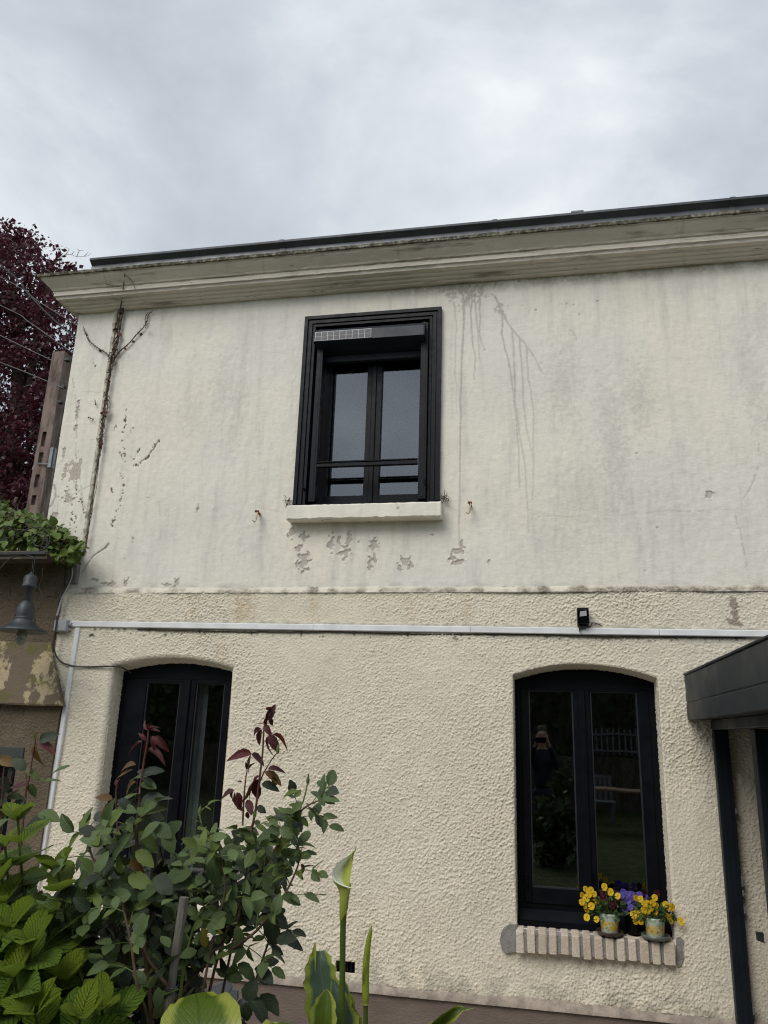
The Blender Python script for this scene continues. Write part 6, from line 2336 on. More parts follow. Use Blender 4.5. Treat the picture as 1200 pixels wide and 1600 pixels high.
    # leaflets that stand out at the rim of the bush
    for x, y, dx, dy, s_, k in ((506, 1249, 1, -0.15, 0.045, 'rose_leaf'), (505, 1251, 1, 0.1, 0.034, 'rose_light'), (465, 1237, -1, 0.05, 0.044, 'rose_light'), (474, 1256, -0.7, 0.3, 0.05, 'rose_leaf'), (478, 1258, 0.6, 0.6, 0.05, 'rose_leaf'),
                                (470, 1345, 0.2, -1, 0.03, 'rose_light'), (468, 1345, -1, -0.5, 0.034, 'rose_leaf'), (470, 1350, 0.4, 0.8, 0.03, 'rose_bronze'), (462, 1362, 0.9, 0.6, 0.03, 'rose_light'), (452, 1365, -0.5, 0.5, 0.06, 'rose_leaf'),
                                (440, 1400, 1, 0.35, 0.06, 'rose_leaf'), (430, 1432, -0.3, 1, 0.085, 'rose_dark'), (432, 1468, 1, -0.5, 0.058, 'rose_dark'), (428, 1430, 0.6, 0.4, 0.05, 'rose_dark'), (424, 1488, 0.9, 0.5, 0.05, 'rose_dark'), (372, 1506, 0.9, 0.5, 0.06, 'rose_leaf'),
                                (404, 1517, 1, 0.3, 0.05, 'rose_dark'), (402, 1525, 0.8, 0.15, 0.04, 'rose_dark'), (385, 1565, 0.3, -1, 0.06, 'rose_dark'), (390, 1560, 0.8, 0.3, 0.075, 'rose_dark'), (384, 1566, 0.1, 1, 0.05, 'rose_dark'), (360, 1575, 0.4, 0.9, 0.07, 'rose_dark'),
                                (408, 1553, 0.8, 0.9, 0.07, 'rose_dark'), (322, 1480, -0.3, -1, 0.052, 'rose_yellow'), (330, 1456, 0.9, -0.1, 0.03, 'rose_yellow'), (306, 1492, -0.2, 1, 0.06, 'rose_light'), (386, 1485, -0.9, 0.4, 0.05, 'rose_leaf'),
                                (316, 1320, -0.9, 0.7, 0.05, 'rose_light'), (345, 1330, 0.9, -0.1, 0.075, 'rose_leaf'), (330, 1335, 0.3, 0.6, 0.085, 'rose_leaf'), (262, 1385, 0.9, -0.4, 0.09, 'rose_leaf'), (300, 1360, -0.9, 0.1, 0.08, 'rose_leaf'),
                                (420, 1280, 0.9, -0.5, 0.075, 'rose_dark'), (440, 1268, 0.8, 0.1, 0.06, 'rose_leaf'), (440, 1300, -0.8, 0.1, 0.07, 'rose_leaf'), (455, 1310, -0.6, 0.4, 0.07, 'rose_light'), (452, 1300, 0.1, -0.9, 0.06, 'rose_leaf')):
        leaflet(b, k, at(x, y, Y - 0.06), RC @ np.array([dx, -dy, r.normal(0.15, 0.25)]), np.array([r.normal(0, 0.35), -0.6, 0.7]) + r.normal(0, 0.2, 3), s_ * 1.08)
    for k in range(60):
        x = r.uniform(255, 440)
        lo, hi = np.interp(x, [255, 330, 400, 440], [1360, 1310, 1300, 1300]), np.interp(x, [255, 330, 380, 440], [1560, 1470, 1430, 1380])
        compound(b, st, at(x, r.uniform(lo, hi), Y + r.uniform(-0.1, 0.2)), r.normal(0, 1, 3) + (0, -0.3, 0.1), np.array([0, -0.55, 0.8]) + r.normal(0, 0.35, 3), r.uniform(0.042, 0.062), G if k % 3 else GL, 5 if k % 3 == 0 else 3)
        if b['_n'] > 293:
            break
    del b['_n']
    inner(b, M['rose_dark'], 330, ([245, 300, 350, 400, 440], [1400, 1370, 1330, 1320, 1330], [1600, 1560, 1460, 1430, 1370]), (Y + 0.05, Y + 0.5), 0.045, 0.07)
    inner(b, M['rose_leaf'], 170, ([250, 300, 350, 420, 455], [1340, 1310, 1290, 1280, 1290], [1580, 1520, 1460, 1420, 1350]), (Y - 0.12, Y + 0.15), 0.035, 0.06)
    # buds
    for x, y, Yb in ((481, 1220, Y + 0.04), (398, 1272, Y), (312, 1268, Y), (434, 1172, Y - 0.02)):
        q = at(x, y, Yb)
        grn.tube([q + (0, 0, -0.012), q + (0, 0, -0.005), q + (0, 0, 0.004), q + (0.001, 0, 0.013), q + (0.002, 0, 0.022)], [0.002, 0.0052, 0.0055, 0.003, 0.0006], 7)
    red.build('red_shoot', M['red_stem'], b, True)
    brn.build('cane', M['brown_stem'], b, True)
    grn.build('green_cane', M['green_stem'], b, True)
    st.build('leaf_stalks', M['green_stem'], b, False, kind='stuff')

    # ---- the small one at the left edge
    Y = -3.1
    b = thing('rose_bush', (at(30, 1600, Y)[0], Y, 0.5), 'small rose with bronze and pink grey leaves at the left edge behind the hydrangea', 'rose bush', 'rose bushes')
    red, st = MB(), MB()
    cane(red, [(20, 2000, 0), (30, 1420, 0), (38, 1260, 0), (46, 1215, 0), (52, 1175, 0), (56, 1155, 0)], Y, 0.005, 0.002)
    cane(red, [(40, 1250, 0), (42, 1225, 0), (40, 1204, 0)], Y, 0.0028, 0.0016)
    cane(red, [(0, 2000, 0), (0, 1420, 0), (4, 1230, 0), (8, 1190, 0)], Y, 0.004, 0.002)
    for x, y, dx, dy, s_, k in ((62, 1157, 1, -0.6, 0.06, 'rose_dark'), (62, 1160, 1, 0.25, 0.068, 'rose_red'), (58, 1162, -0.05, 1, 0.075, 'rose_bronze'), (55, 1155, 0.1, -1, 0.02, 'rose_light'), (-2, 1186, 1, 0.1, 0.07, 'rose_bronze'), (40, 1203, -0.8, -0.8, 0.06, 'rose_dark'), (40, 1203, 0.9, 0.3, 0.055, 'rose_leaf'),
                                (42, 1226, -1, 0.05, 0.055, 'rose_red'), (48, 1224, 0.3, 0.9, 0.05, 'rose_leaf'), (60, 1222, 1, -0.1, 0.07, 'rose_leaf'), (80, 1210, 1, -0.6, 0.075, 'rose_leaf'), (30, 1236, -0.9, 0.2, 0.055, 'rose_red'),
                                (10, 1245, 0.9, 0.1, 0.06, 'rose_leaf'), (0, 1215, 0.5, 0.9, 0.06, 'rose_dark'), (12, 1255, -0.9, 0.3, 0.07, 'rose_dark'), (30, 1262, 0.6, -0.7, 0.06, 'rose_leaf'), (20, 1205, -0.5, 0.8, 0.05, 'rose_red'),
                                (60, 1270, 0.9, 0.1, 0.08, 'rose_leaf'), (45, 1285, 0.9, -0.3, 0.09, 'rose_dark'), (15, 1280, -0.7, 0.2, 0.07, 'rose_leaf'), (0, 1250, 0.2, 1, 0.08, 'rose_leaf'), (25, 1250, 0.2, 0.9, 0.06, 'rose_dark')):
        leaflet(b, k, at(x, y, Y), RC @ np.array([dx, -dy, r.normal(0.1, 0.3)]), np.array([r.normal(0, 0.4), -0.6, 0.7]) + r.normal(0, 0.25, 3), s_ * 1.1)
    del b['_n']
    st2 = MB()
    cane(st2, [(50, 1222, 0), (62, 1222, 0), (82, 1210, 0)], Y, 0.0016, 0.001)
    st2.build('leaf_stalk', M['red_stem'], b)
    red.build('cane', M['red_stem'], b, True)


roses()


def stakes():
    Y = -3.55
    for pts, lab, r0 in (([(238, 2030), (262, 1600), (288, 1402)], 'weathered grey stake in front of the right hand rose bush', 0.0125), ([(225, 2030), (232, 1600), (245, 1262)], 'weathered stake among the leaves below the left window', 0.0115)):
        Ys = Y if r0 > 0.012 else -3.3
        mb = MB()
        P = curve_pts([at(x, y, Ys) for x, y in pts], 6)
        rr = np.random.default_rng(4)
        mb.tube(P, [r0 * (1 + rr.normal(0, 0.05)) for _ in P], 9)
        o = tag(mb.build('garden_stake', M['stake'], None), lab, 'stake', 'garden stakes')
        mb = MB()
        q = P[int(len(P) * 0.6)]
        mb.tube([q + (0.02 * math.cos(t), 0.02 * math.sin(t), 0.004 * t) for t in np.linspace(0, 9, 16)], 0.0015, 4)
        mb.build('tie_wire', M['cable'], o)


stakes()


def hydrangea():
    r = np.random.default_rng(61)
    Y = -3.55
    LV = {k: [leaf('hydrangea_leaf', M[k], 1, w, 0.6, 0.78, f, c, 4, 15, 0.045, 0.02) for w, f, c in ((0.74, 0.20, 0.28), (0.66, 0.45, 0.35), (0.80, 0.12, 0.20))] for k in ('hydrangea', 'hydrangea_young', 'hydrangea_old')}
    b = thing('hydrangea', (at(30, 1600, Y)[0], Y, 0.5), 'bright green hydrangea with toothed leaves in the lower left corner', 'shrub')
    st = MB()
    shoots = [(28, 1282, 0.02, 0.92, 1), (90, 1358, -0.02, 0.95, 1), (8, 1322, 0.05, 0.9, 0), (2, 1375, -0.05, 1.0, 1), (55, 1582, -0.25, 1.05, 1), (48, 1472, -0.15, 1.1, 0), (75, 1440, 0.0, 1.0, 0),
              (15, 1450, -0.1, 1.15, 0), (22, 1525, -0.2, 1.2, 0), (125, 1590, -0.22, 1.0, 0), (160, 1575, -0.1, 1.0, 0), (-20, 1480, -0.1, 1.2, 0), (-15, 1585, -0.2, 1.1, 1), (95, 1530, -0.1, 1.0, 0), (-25, 1400, 0, 1.2, 0), (40, 1390, 0.1, 1.0, 0), (60, 1520, 0.05, 1.0, 0), (130, 1540, 0.1, 0.9, 0), (10, 1560, 0.1, 1.1, 0), (95, 1470, 0.12, 0.9, 0)]
    n = 0
    for x, y, dy, sc, young in shoots:
        tip = at(x, y, Y + dy)
        base = np.array([at(40, 2000, Y)[0] + r.normal(0, 0.12), Y + 0.1 + r.normal(0, 0.08), 0.5])
        midp = base * 0.35 + tip * 0.65 + (r.normal(0, 0.03), 0.05, -0.06)
        P = curve_pts([base, midp, tip], 8)
        st.tube(P, [0.007 - 0.0035 * i / len(P) for i in range(len(P))], 6)
        ax = unit(P[-1] - P[-4])
        u = unit(np.cross(ax, [0.3, 0.9, 0.2]))
        w = np.cross(ax, u)
        a0 = r.uniform(0, 3.1)
        for lev in range(6):
            i = -1 - int(lev * 1.35) if lev else -1
            if -i >= len(P):
                break
            a = a0 + lev * math.pi / 2
            for sg in (0, math.pi):
                for extra in ((0,) if lev else (0, 0.8)):
                    dr = u * math.cos(a + sg + extra) + w * math.sin(a + sg + extra)
                    up = [1.5, 0.75, 0.35, 0.1, -0.1, -0.2][lev]
                    s_ = [0.075, 0.125, 0.155, 0.165, 0.17, 0.17][lev] * sc * r.uniform(0.85, 1.12)
                    k = 'hydrangea_young' if (lev == 0 or (lev == 1 and young)) else ('hydrangea' if lev < 3 or r.random() < 0.3 else 'hydrangea_old')
                    d = dr + ax * up + r.normal(0, 0.12, 3)
                    nn = ax - dr * up * 0.6 + r.normal(0, 0.15, 3) + (0, -0.25, 0.1)
                    p = P[i] + dr * 0.004
                    place('leaf', LV[k][r.integers(3)], orient(p, d, nn, s_), b)
                    n += 1
        # bud at the tip
        if young:
            for q in range(7):
                d = unit(r.normal(0, 0.45, 3) + ax)
                place('bud_leaf', LV['hydrangea_young'][1], orient(tip, d, r.normal(0, 1, 3), r.uniform(0.018, 0.03)), b)
    st.build('stems', M['green_stem'], b, True, kind='stuff')


hydrangea()


def blade(name, mat, pts, Y, hw, parent, cup=0.35, wavy=0.0, lean=0.0, seed=0, nx=6, tilt=0.0):
    """a broad strap or heart leaf: centre line in pixels with depth, half widths in pixels; cupped towards the camera"""
    r = np.random.default_rng(seed)
    k = (Y + 5.75) / FPX
    P = curve_pts([at(x, y, Y + d) for x, y, d in pts], 5)
    W = np.interp(np.linspace(0, 1, len(P)), np.linspace(0, 1, len(hw)), hw) * k
    vs, uv, fs = [], [], []
    right = RC @ np.array([1.0, 0, 0])
    back = RC @ np.array([0, 0, 1.0])
    for j, p in enumerate(P):
        ax = unit(P[min(j + 1, len(P) - 1)] - P[max(j - 1, 0)])
        s_ = unit(right - ax * (ax @ right))
        f = unit(np.cross(s_, ax))
        if f @ back < 0:
            f = -f
        s_ = unit(s_ + f * tilt)
        for i in range(nx + 1):
            u = 2 * i / nx - 1
            w = W[j] * (1 + wavy * math.sin(j * 1.7 + (2 if u > 0 else 0)) * abs(u))
            vs.append(p + s_ * u * w + f * (cup * W[j] * abs(u) ** 1.6 + wavy * 0.35 * W[j] * math.sin(j * 1.3 + u * 2) * abs(u)))
            uv.append((0.5 + u / 2, j / (len(P) - 1)))
    n = nx + 1
    for j in range(len(P) - 1):
        for i in range(nx):
            fs.append((j * n + i, j * n + i + 1, (j + 1) * n + i + 1, (j + 1) * n + i))
    mb = MB()
    mb.add(vs, fs, uv)
    return mb.build(name, mat, parent, True)


def calla():
    Y = -3.62
    c = thing('calla_lily', (at(528, 1620, Y)[0], Y, 0.5), 'white calla lily opening on a tall green stalk with variegated leaves', 'flower')
    k = (Y + 5.75) / FPX
    stalk = [at(540, 2100, Y + 0.06), at(536, 1800, Y), at(534, 1600, Y), at(535, 1520, Y), at(536, 1450, Y), at(538, 1418, Y), at(541, 1390, Y)]
    mb = MB()
    mb.tube(curve_pts(stalk, 5), 4.3 * k, 12)
    mb.build('stalk', M['stalk'], c, True)
    # spathe: a green tube that opens into a white sheet, low at the front, drawn up to a point at the back
    a0 = at(532.5, 1441, Y)
    upv = unit(at(541, 1390, Y) - at(534.5, 1436, Y))
    rt = unit(RC @ np.array([1.0, 0, 0]))
    rt = unit(rt - upv * (rt @ upv))
    bk = -(RC @ np.array([0, 0, 1.0]))
    mb = MB()
    n, m = 28, 14
    vs, uv, fs = [], [], []
    for j in range(m + 1):
        t = j / m
        for i in range(n + 1):
            th = 2 * math.pi * i / n
            u = math.cos(th)
            ytop = 1380.5 + 5.5 * u + 2.5 * math.sin(th)
            ybot = 1431 - 10.5 * u
            y = ybot + (ytop - ybot) * t
            f = (1441 - y) / 60
            hw = np.interp(y, [1376, 1386, 1396, 1410, 1425, 1442], [16.0, 10.5, 8.0, 6.9, 6.4, 5.0])
            cx = np.interp(y, [1376, 1386, 1396, 1410, 1442], [536.5, 538.3, 538.5, 537.5, 535.8])
            vs.append(at(cx + hw * u, y, Y) - bk * (hw * k * math.sin(th) * -0.9) * -1)
            uv.append((i / n, t * 0.93))
    w = n + 1
    for j in range(m):
        for i in range(n):
            fs.append((j * w + i, j * w + i + 1, (j + 1) * w + i + 1, (j + 1) * w + i))
    mb.add(vs, fs, uv)
    mb.build('spathe_tube', M['spathe_out'], c, True)
    Lr = curve_pts([(553, 1331, 0.0), (543, 1337.5, -0.004), (532, 1346, -0.010), (523, 1357, -0.014), (519.5, 1366, -0.015), (522, 1375, -0.015), (530, 1381.5, -0.014), (541, 1386, -0.012)], 4)
    Rr = curve_pts([(553.5, 1332, 0.0), (552, 1340, 0.004), (550.5, 1350, 0.006), (549, 1360, 0.006), (547.5, 1369, 0.005), (546.5, 1377, 0.003), (546, 1383, 0.0), (545.5, 1388, -0.004)], 4)
    vs, uv, fs = [], [], []
    nu = 14
    for j, (a, b_) in enumerate(zip(Lr, Rr)):
        for i in range(nu + 1):
            u = i / nu
            q = a + (b_ - a) * u
            sag = math.sin(math.pi * u ** 0.8) * 0.022 * min(1, j / 10)
            lift = -0.005 * max(0, 1 - u * 9)          # the rim rolls outward
            vs.append(at(q[0] - (1.4 if i == 0 else 0) * min(1, j / 6), q[1], Y + q[2] + sag + (0.005 if i == 0 else 0)))
            uv.append((u, j / (len(Lr) - 1)))
    w = nu + 1
    for j in range(len(Lr) - 1):
        for i in range(nu):
            fs.append((j * w + i, j * w + i + 1, (j + 1) * w + i + 1, (j + 1) * w + i))
    mb = MB()
    mb.add(vs, fs, uv)
    mb.build('spathe', M['spathe_in'], c, True)
    mb = MB()
    P = curve_pts([at(x, y, Y - 0.017) for x, y in ((520, 1367), (523, 1375.5), (531, 1381.5), (541, 1385.5), (552, 1388), (561, 1388.5))], 4)
    mb.tube(P, [1.1 * k] * 12 + list(np.linspace(1.1, 0.3, len(P) - 12) * k), 6)
    mb.build('spathe_rim', M['spathe_rim'], c, True)
    mb = MB()
    tip = at(550.5, 1334, Y)
    mb.tube(curve_pts([tip - upv * 8 * k, tip, at(555.5, 1328, Y), at(556.5, 1321, Y)], 3), [2.2 * k] * 3 + [1.2 * k] * 3 + [0.7 * k] * 3 + [0.2 * k], 5)
    mb.build('spathe_tip', M['calla_green'], c, True)
    # leaves
    blade('leaf', M['calla_leaf'], [(530, 1760, 0.1), (520, 1660, 0.08), (510, 1590, 0.05), (503, 1535, 0.05), (500, 1505, 0.05), (500, 1486, 0.06)], Y, [6, 14, 22, 26, 25, 23, 17, 9], c, 0.5, 0.10, seed=1)
    blade('leaf', M['calla_green'], [(489, 1520, 0.045), (490, 1500, 0.045), (491.5, 1484, 0.045), (493, 1472, 0.05)], Y, [3.5, 4, 3, 0.4], c, 0.6, 0.0, seed=2)
    blade('leaf', M['broad_leaf'], [(520, 1720, -0.05), (508, 1640, -0.06), (505, 1595, -0.06), (509, 1565, -0.05), (510, 1545, -0.04)], Y, [6, 14, 19, 18, 12, 1], c, 0.6, 0.08, seed=3)
    blade('leaf', M['calla_leaf'], [(548, 1760, 0.06), (542, 1660, 0.05), (534, 1600, 0.03), (528, 1560, 0.03), (521, 1530, 0.04)], Y, [8, 20, 26, 24, 14, 2], c, 0.7, 0.16, seed=4, tilt=-0.3)
    blade('leaf', M['calla_leaf'], [(560, 1760, 0.1), (552, 1660, 0.09), (545, 1600, 0.08), (541, 1560, 0.08), (537, 1530, 0.09)], Y, [8, 20, 22, 16, 8, 1], c, 0.6, 0.18, seed=5)
    b = thing('calla_bud', (at(572, 1620, Y)[0], Y, 0.5), 'slender closed green calla bud right of the open lily', 'flower')
    mb = MB()
    mb.tube(curve_pts([at(566, 2100, Y + 0.04), at(570, 1750, Y), at(571, 1620, Y), at(571.5, 1566, Y)], 5), 3.3 * k, 10)
    mb.build('stalk', M['stalk'], b, True)
    mb = MB()
    P = curve_pts([at(571.5, 1570, Y), at(571.5, 1556, Y), at(571, 1535, Y), at(572, 1508, Y), at(574.5, 1480, Y), at(577.5, 1462, Y), at(579.5, 1452, Y), at(581, 1445, Y)], 4)
    rad = np.interp(np.linspace(0, 1, len(P)), [0, 0.1, 0.3, 0.5, 0.7, 0.85, 0.95, 1], [3.6, 5.0, 5.2, 4.6, 3.4, 2.0, 0.8, 0.2]) * k
    mb.tube(P, list(rad), 12)
    mb.build('bud', M['calla_green'], b, True)
    mb = MB()
    mb.tube(curve_pts([at(566.5, 1535, Y - 0.012), at(567.5, 1520, Y - 0.016), at(571, 1505, Y - 0.018), at(573, 1490, Y - 0.012)], 3), [1.2 * k] * 6 + [0.7 * k] * 4, 5)
    mb.build('rolled_edge', M['calla_green'], b, True)
    # other broad leaves at the lower edge
    g = thing('arum_leaf', (at(310, 1700, Y)[0], Y, 0.5), 'broad yellow green leaf at the foot of the grey stake', 'plant')
    blade('leaf', M['broad_leaf'], [(290, 2000, 0.15), (300, 1760, 0.1), (308, 1680, 0.0), (312, 1620, -0.03), (311, 1575, 0.02), (306, 1552, 0.07)], Y, [4, 20, 58, 66, 60, 46, 26], g, 0.12, 0.03, seed=6, nx=8)
    g = thing('arum_leaf', (at(650, 1700, Y)[0], Y, 0.5), 'single arched green leaf tip with pale edge below the brick sill', 'plant')
    blade('leaf', M['broad_leaf'], [(560, 2000, 0.15), (610, 1720, 0.1), (655, 1618, 0.04), (690, 1592, 0.0), (718, 1578, 0.0), (743, 1574, 0.02)], Y, [3, 10, 17, 15, 10, 4, 0.5], g, 0.5, 0.08, seed=7)
    g = thing('arum_leaf', (at(430, 1700, Y)[0], Y, 0.5), 'pale yellow leaf edge just entering the lower border below the dark rose leaves', 'plant')
    blade('leaf', M['broad_leaf'], [(430, 2000, 0.15), (428, 1750, 0.1), (430, 1660, 0.0), (440, 1612, -0.03), (450, 1598, 0.0)], Y, [4, 20, 44, 40, 26, 22], g, 0.1, 0.02, seed=8)


calla()


def slabs():
    s = thing('slate_slab', at(345, 1560, -0.9), 'grey slate pieces leaning at the brown plinth behind the rose bush', 'slab')
    Y = -0.75
    for pts, dy, nm in (([(312, 1566), (322, 1545), (355, 1532), (362, 1543), (347, 1572), (338, 1580), (320, 1578)], 0.0, 'piece'), ([(350, 1585), (345, 1575), (362, 1546), (370, 1549), (371, 1560), (358, 1588)], -0.03, 'piece'),
                        ([(360, 1600), (359, 1588), (373, 1563), (385, 1556), (388, 1570), (378, 1600)], 0.02, 'piece'), ([(300, 1640), (312, 1568), (345, 1580), (380, 1600), (395, 1640)], 0.06, 'piece')):
        q = [at(x, y, Y + dy)[[0, 2]] for x, y in pts]
        b = MB()
        b.prism([tuple(v) for v in q], Y + dy, Y + dy + 0.025)
        b.build(nm, M['slate'], s)
    # the pile stands on the path
    b = MB()
    x0, x1 = at(300, 1600, Y)[0], at(395, 1600, Y)[0]
    b.box(x0, x1, Y + 0.0, Y + 0.2, -0.02, at(340, 1640, Y)[2], 0.01)
    b.build('block', M['slate'], s)


slabs()


# ------------------------------------------------------------------ the garden behind the camera, seen in the panes
M['pole_fence'] = simple('grey_fence_paint', (0.15, 0.15, 0.155), 0.7)


def garden_behind():
    r = np.random.default_rng(71)
    h = thing('hedge', (0, -15, 0.5), 'dense green hedge across the far side of the garden', 'hedge')
    vs, fs, uv = [], [], []
    for k in range(15000):
        x = r.uniform(-16, 16)
        top = 5.6 + 1.3 * math.sin(x * 0.7) + 0.9 * math.sin(x * 1.9 + 1)
        z = 0.5 + top * r.random() ** 0.8
        y = -15 + r.uniform(-0.7, 0.9)
        p = np.array([x, y, z])
        d, n = unit(r.normal(0, 1, 3)), unit(r.normal(0, 1, 3) + (0, 0.8, 0.6))
        xx = unit(np.cross(d, n))
        s_ = r.uniform(0.16, 0.30)
        o = len(vs)
        vs += [p, p + d * s_ / 2 + xx * s_ * 0.33, p + d * s_, p + d * s_ / 2 - xx * s_ * 0.33]
        uv += [(0.5, 0), (1, 0.5), (0.5, 1), (0, 0.5)]
        fs.append((o, o + 1, o + 2, o + 3))
    mb = MB()
    mb.add(vs, fs, uv)
    mb.build('foliage', M['hedge'], h, kind='stuff')
    mb = MB()
    mb.box(-16, 16, -15.5, -15.1, 0.4, 4.6)
    mb.build('inner_growth', M['bark'], h)
    f = thing('picket_fence', (1.8, -13.7, 1.7), 'grey picket fence on the low wall at the end of the lawn', 'fence')
    for k in range(22):
        x = 0.9 + k * 0.13
        b = MB()
        b.box(x, x + 0.035, -13.72, -13.70, 1.75, 2.36 + 0.03 * math.sin(k * 2.1))
        b.build('picket', M['pole_fence'], f)
    b = MB()
    b.box(0.8, 3.9, -13.695, -13.66, 1.82, 1.86)
    b.box(0.8, 3.9, -13.695, -13.66, 2.2, 2.24)
    b.build('rail', M['pole_fence'], f)
    w = MB()
    w.box(-9, 9, -13.9, -13.5, 0.4, 1.7)
    tag(w.build('retaining_wall', M['bark']), 'low dark retaining wall at the end of the lawn', 'wall')
    t = thing('garden_table', (1.6, -9.2, 0.5), 'wooden garden table on the lawn', 'table')
    b = MB()
    b.box(0.7, 2.6, -9.6, -8.8, 1.22, 1.26, 0.008)
    b.build('tabletop', M['wood_table'], t)
    for x in (0.8, 2.45):
        for y in (-9.5, -8.95):
            b = MB()
            b.box(x, x + 0.06, y, y + 0.06, 0.5, 1.219)
            b.build('leg', M['wood_table'], t)
    for x, y, hh, lab in ((-4.5, -13, 7.5, 'round green tree at the left of the lawn'), (5.5, -14, 8.5, 'tall green tree at the right of the lawn'), (-0.6, -17, 8.0, 'tall green tree behind the hedge')):
        t = thing('garden_tree', (x, y, 0.5), lab, 'tree')
        b = MB()
        b.tube([(x, y, 0.4), (x + 0.1, y, 2.5), (x, y, 5.0)], [0.2, 0.16, 0.08], 9)
        b.build('trunk', M['bark'], t)
        vs, fs, uv = [], [], []
        for k in range(3200):
            d = unit(r.normal(0, 1, 3))
            p = np.array([x, y, hh * 0.62]) + d * np.array([2.2, 2.0, hh * 0.36]) * r.random() ** 0.35
            d, n = unit(r.normal(0, 1, 3)), unit(r.normal(0, 1, 3))
            xx = unit(np.cross(d, n))
            s_ = r.uniform(0.16, 0.3)
            o = len(vs)
            vs += [p, p + d * s_ / 2 + xx * s_ * 0.33, p + d * s_, p + d * s_ / 2 - xx * s_ * 0.33]
            uv += [(0.5, 0), (1, 0.5), (0.5, 1), (0, 0.5)]
            fs.append((o, o + 1, o + 2, o + 3))
        b = MB()
        b.add(vs, fs, uv)
        b.build('crown', M['hedge'], t, kind='stuff')

    for x, y, a, lab in ((1.15, -10.6, 0.3, 'grey plastic garden chair left of the wooden table'), (2.3, -10.7, -0.4, 'grey plastic garden chair right of the wooden table')):
        c = thing('garden_chair', (x, y, 0.5), lab, 'chair', 'garden chairs')
        b = MB()
        b.box(x - 0.24, x + 0.24, y - 0.22, y + 0.24, 0.92, 0.945, 0.01)
        b.build('seat', M['white'], c)
        b = MB()
        for k in range(5):
            b.box(x - 0.22 + k * 0.095, x - 0.16 + k * 0.095, y - 0.26, y - 0.24, 0.95, 1.36)
        b.box(x - 0.24, x + 0.24, y - 0.265, y - 0.235, 1.361, 1.42)
        b.build('backrest', M['white'], c)
        for u in (-0.22, 0.18):
            for v_ in (-0.22, 0.2):
                b = MB()
                b.box(x + u, x + u + 0.04, y + v_, y + v_ + 0.04, 0.5, 0.919)
                b.build('leg', M['white'], c)
    for k, (x, y, w_, h_) in enumerate(((0.15, -4.95, 0.33, 0.8), (-2.2, -11.5, 0.9, 1.5), (0.2, -12.6, 0.8, 1.3), (3.4, -12.4, 0.9, 1.7), (-0.6, -9.0, 0.45, 0.6))):  # the first shrub is added to screen the legs from the mirroring pane
        t = tag(bpy.data.objects.new('garden_shrub', None), ('low leafy shrub added to hide the legs of the photographer in the reflection', 'wide shrub at the left of the lawn', 'shrub in front of the low dark wall', 'tall shrub behind the grey chairs', 'small low shrub on the lawn near the photographer')[k], 'shrub')
        t.location = (x, y, 0.5)
        C.objects.link(t)
        vs, fs, uv = [], [], []
        for q in range(900):
            d = unit(r.normal(0, 1, 3))
            p = np.array([x, y, 0.5 + h_ * 0.5]) + d * np.array([w_, w_, h_ * 0.5]) * r.random() ** 0.4 * (1 + 0.3 * r.normal())
            d, n = unit(r.normal(0, 1, 3)), unit(r.normal(0, 1, 3))
            xx = unit(np.cross(d, n))
            s_ = r.uniform(0.07, 0.15)
            o = len(vs)
            vs += [p, p + d * s_ / 2 + xx * s_ * 0.33, p + d * s_, p + d * s_ / 2 - xx * s_ * 0.33]
            uv += [(0.5, 0), (1, 0.5), (0.5, 1), (0, 0.5)]
            fs.append((o, o + 1, o + 2, o + 3))
        b = MB()
        b.add(vs, fs, uv)
        b.build('foliage', M['hydrangea'] if k == 3 else M['hedge'], t, kind='stuff')


garden_behind()


def skin_obj(name, chains, mat, parent, sub=2):
    """grow one continuous surface over chains of (x, y, z, radius); a chain may start at a named joint"""
    vs, es, rd, named = [], [], [], {}
    for ch in chains:
        prev = None
        for q in ch:
            if isinstance(q, str):
                prev = named[q]
                continue
            vs.append(q[:3])
            rd.append(q[3])
            k = len(vs) - 1
            if len(q) > 4:
                named[q[4]] = k
            if prev is not None:
                es.append((prev, k))
            prev = k
    me = bpy.data.meshes.new(name)
    me.from_pydata(vs, es, [])
    me.materials.append(mat)
    o = bpy.data.objects.new(name, me)
    link(o, parent)
    m = o.modifiers.new('skin', 'SKIN')
    m.use_smooth_shade = True
    for v_, r_ in zip(me.skin_vertices[0].data, rd):
        v_.radius = (r_, r_) if not hasattr(r_, '__len__') else r_
    me.skin_vertices[0].data[0].use_root = True
    o.modifiers.new('sub', 'SUBSURF').levels = sub
    o.modifiers['sub'].render_levels = sub
    return o


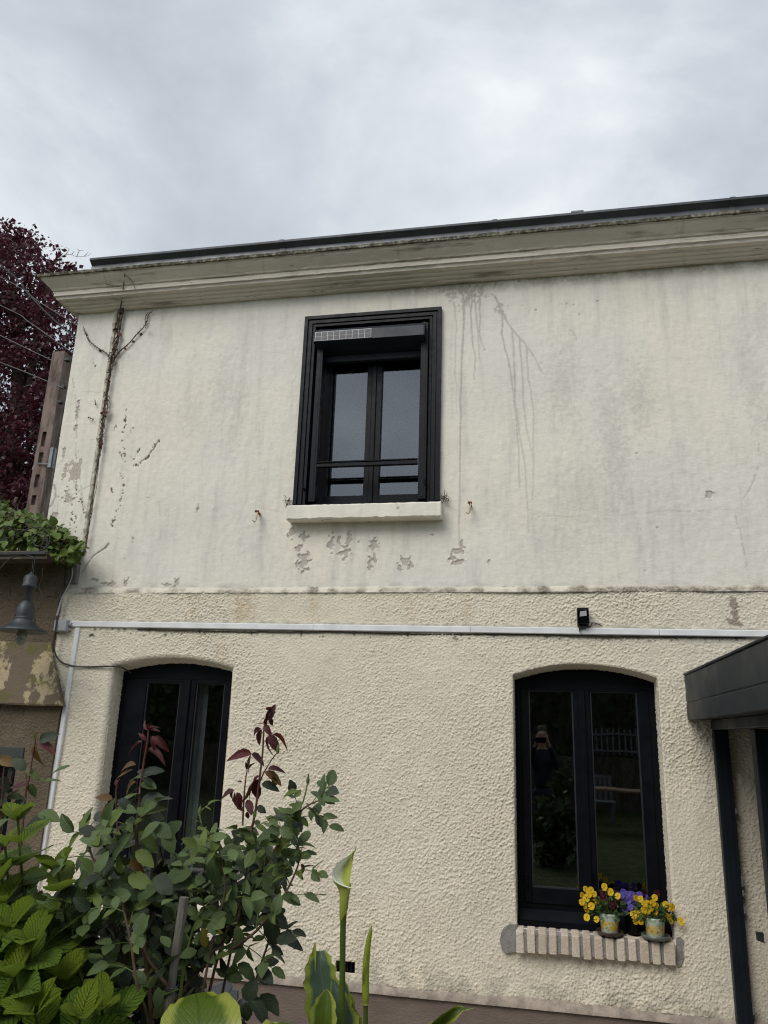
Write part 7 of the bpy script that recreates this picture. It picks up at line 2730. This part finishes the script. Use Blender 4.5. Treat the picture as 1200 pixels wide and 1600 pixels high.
def photographer():
    """the person holding up the phone, seen only as a dark reflection in the lower right window"""
    x, y, z = 0.02, -6.32, 0.5
    P = thing('person', (x, y, z), 'person in a dark quilted jacket holding up a phone, mirrored in the right window', 'person')
    skin = simple('skin', (0.50, 0.31, 0.22), 0.5)
    navy = simple('navy_jacket', (0.012, 0.016, 0.035), 0.7)
    jeans = simple('dark_trousers', (0.02, 0.023, 0.035), 0.8)
    hair = simple('grey_brown_hair', (0.10, 0.075, 0.055), 0.7)
    t = lambda a, b, c, r_, *n: (x + a, y + b, z + c, r_, *n)
    ch = [[t(0, 0.0, 1.36, 0.06, 'n'), t(0, 0.02, 1.45, 0.055), t(0, 0.04, 1.53, (0.072, 0.085)), t(0, 0.045, 1.61, (0.078, 0.098)), t(0, 0.04, 1.68, (0.06, 0.075))],
          ]
    for s_ in (-1, 1):
        ch.append(['n', t(0.15 * s_, 0, 1.33, 0.05), t(0.20 * s_, 0.13, 1.16, 0.042), t(0.15 * s_, 0.30, 1.34, 0.032), t(0.085 * s_, 0.455, 1.515, 0.022), t(0.082 * s_, 0.475, 1.55, (0.032, 0.016), 'p%d' % s_)])
        for k in range(4):
            ch.append(['p%d' % s_, t((0.083 - 0.004 * k) * s_, 0.492, 1.525 + 0.019 * k, 0.0085), t((0.077 - 0.002 * k) * s_, 0.512, 1.528 + 0.019 * k, 0.0078), t((0.060 - 0.003 * k) * s_, 0.512, 1.530 + 0.019 * k, 0.0070)])
        ch.append(['p%d' % s_, t(0.07 * s_, 0.468, 1.575, 0.0095), t(0.05 * s_, 0.472, 1.585, 0.0085)])
    body = skin_obj('body', ch, skin, P)
    f = MB()
    f.tube([(x, y + 0.135, z + 1.62), (x, y + 0.152, z + 1.585), (x, y + 0.135, z + 1.575)], [0.008, 0.014, 0.01], 8)
    for s_ in (-1, 1):
        f.tube([(x + 0.079 * s_, y + 0.03, z + 1.63), (x + 0.088 * s_, y + 0.022, z + 1.605), (x + 0.078 * s_, y + 0.035, z + 1.575)], [0.01, 0.013, 0.008], 6)
    f.build('nose_and_ears', skin, body, True)
    f = MB()
    f.tube([(x - 0.027, y + 0.131, z + 1.535), (x, y + 0.137, z + 1.532), (x + 0.027, y + 0.131, z + 1.535)], [0.003, 0.006, 0.003], 6)
    for s_ in (-1, 1):
        f.tube([(x + 0.018 * s_, y + 0.136, z + 1.62), (x + 0.033 * s_, y + 0.137, z + 1.622), (x + 0.046 * s_, y + 0.125, z + 1.619)], [0.003, 0.008, 0.003], 6)
    f.build('eyes_and_mouth', hair, body, True)
    skin_obj('hair', [[t(0, -0.035, 1.56, (0.06, 0.05)), t(0, -0.01, 1.64, (0.085, 0.085)), t(0, 0.02, 1.71, (0.08, 0.092)), t(0, 0.07, 1.715, (0.06, 0.05))]], hair, P)
    ch = [[t(0, 0, 0.82, (0.17, 0.125)), t(0, 0, 1.0, (0.165, 0.12)), t(0, 0, 1.2, (0.18, 0.125)), t(0, 0, 1.34, (0.15, 0.10), 's'), t(0, 0.005, 1.41, 0.078)]]
    for s_ in (-1, 1):
        ch.append(['s', t(0.17 * s_, 0, 1.34, 0.072), t(0.215 * s_, 0.14, 1.16, 0.06), t(0.155 * s_, 0.30, 1.34, 0.05), t(0.105 * s_, 0.41, 1.465, 0.042)])
    skin_obj('jacket', ch, navy, P)
    ch = [[t(0, 0, 0.88, (0.15, 0.11), 'h'), t(0, 0, 0.80, (0.16, 0.115), 'h2')]]
    for s_ in (-1, 1):
        ch.append(['h2', t(0.095 * s_, 0, 0.72, 0.092), t(0.10 * s_, 0.01, 0.45, 0.068), t(0.10 * s_, -0.01, 0.10, 0.05)])
    skin_obj('trousers', ch, jeans, P)
    for s_ in (-1, 1):
        skin_obj('shoe', [[t(0.10 * s_, -0.04, 0.055, (0.045, 0.045)), t(0.10 * s_, 0.05, 0.045, (0.048, 0.04)), t(0.105 * s_, 0.15, 0.035, (0.045, 0.028))]], jeans, P)
    b = MB()
    b.box(-0.078, 0.078, CAM[1] - 0.055, CAM[1] - 0.046, 2.05 - 0.045, 2.05 + 0.03, 0.003)
    tag(b.build('phone', M['frame']), 'dark phone held up sideways by the person in the quilted jacket', 'phone')


photographer()
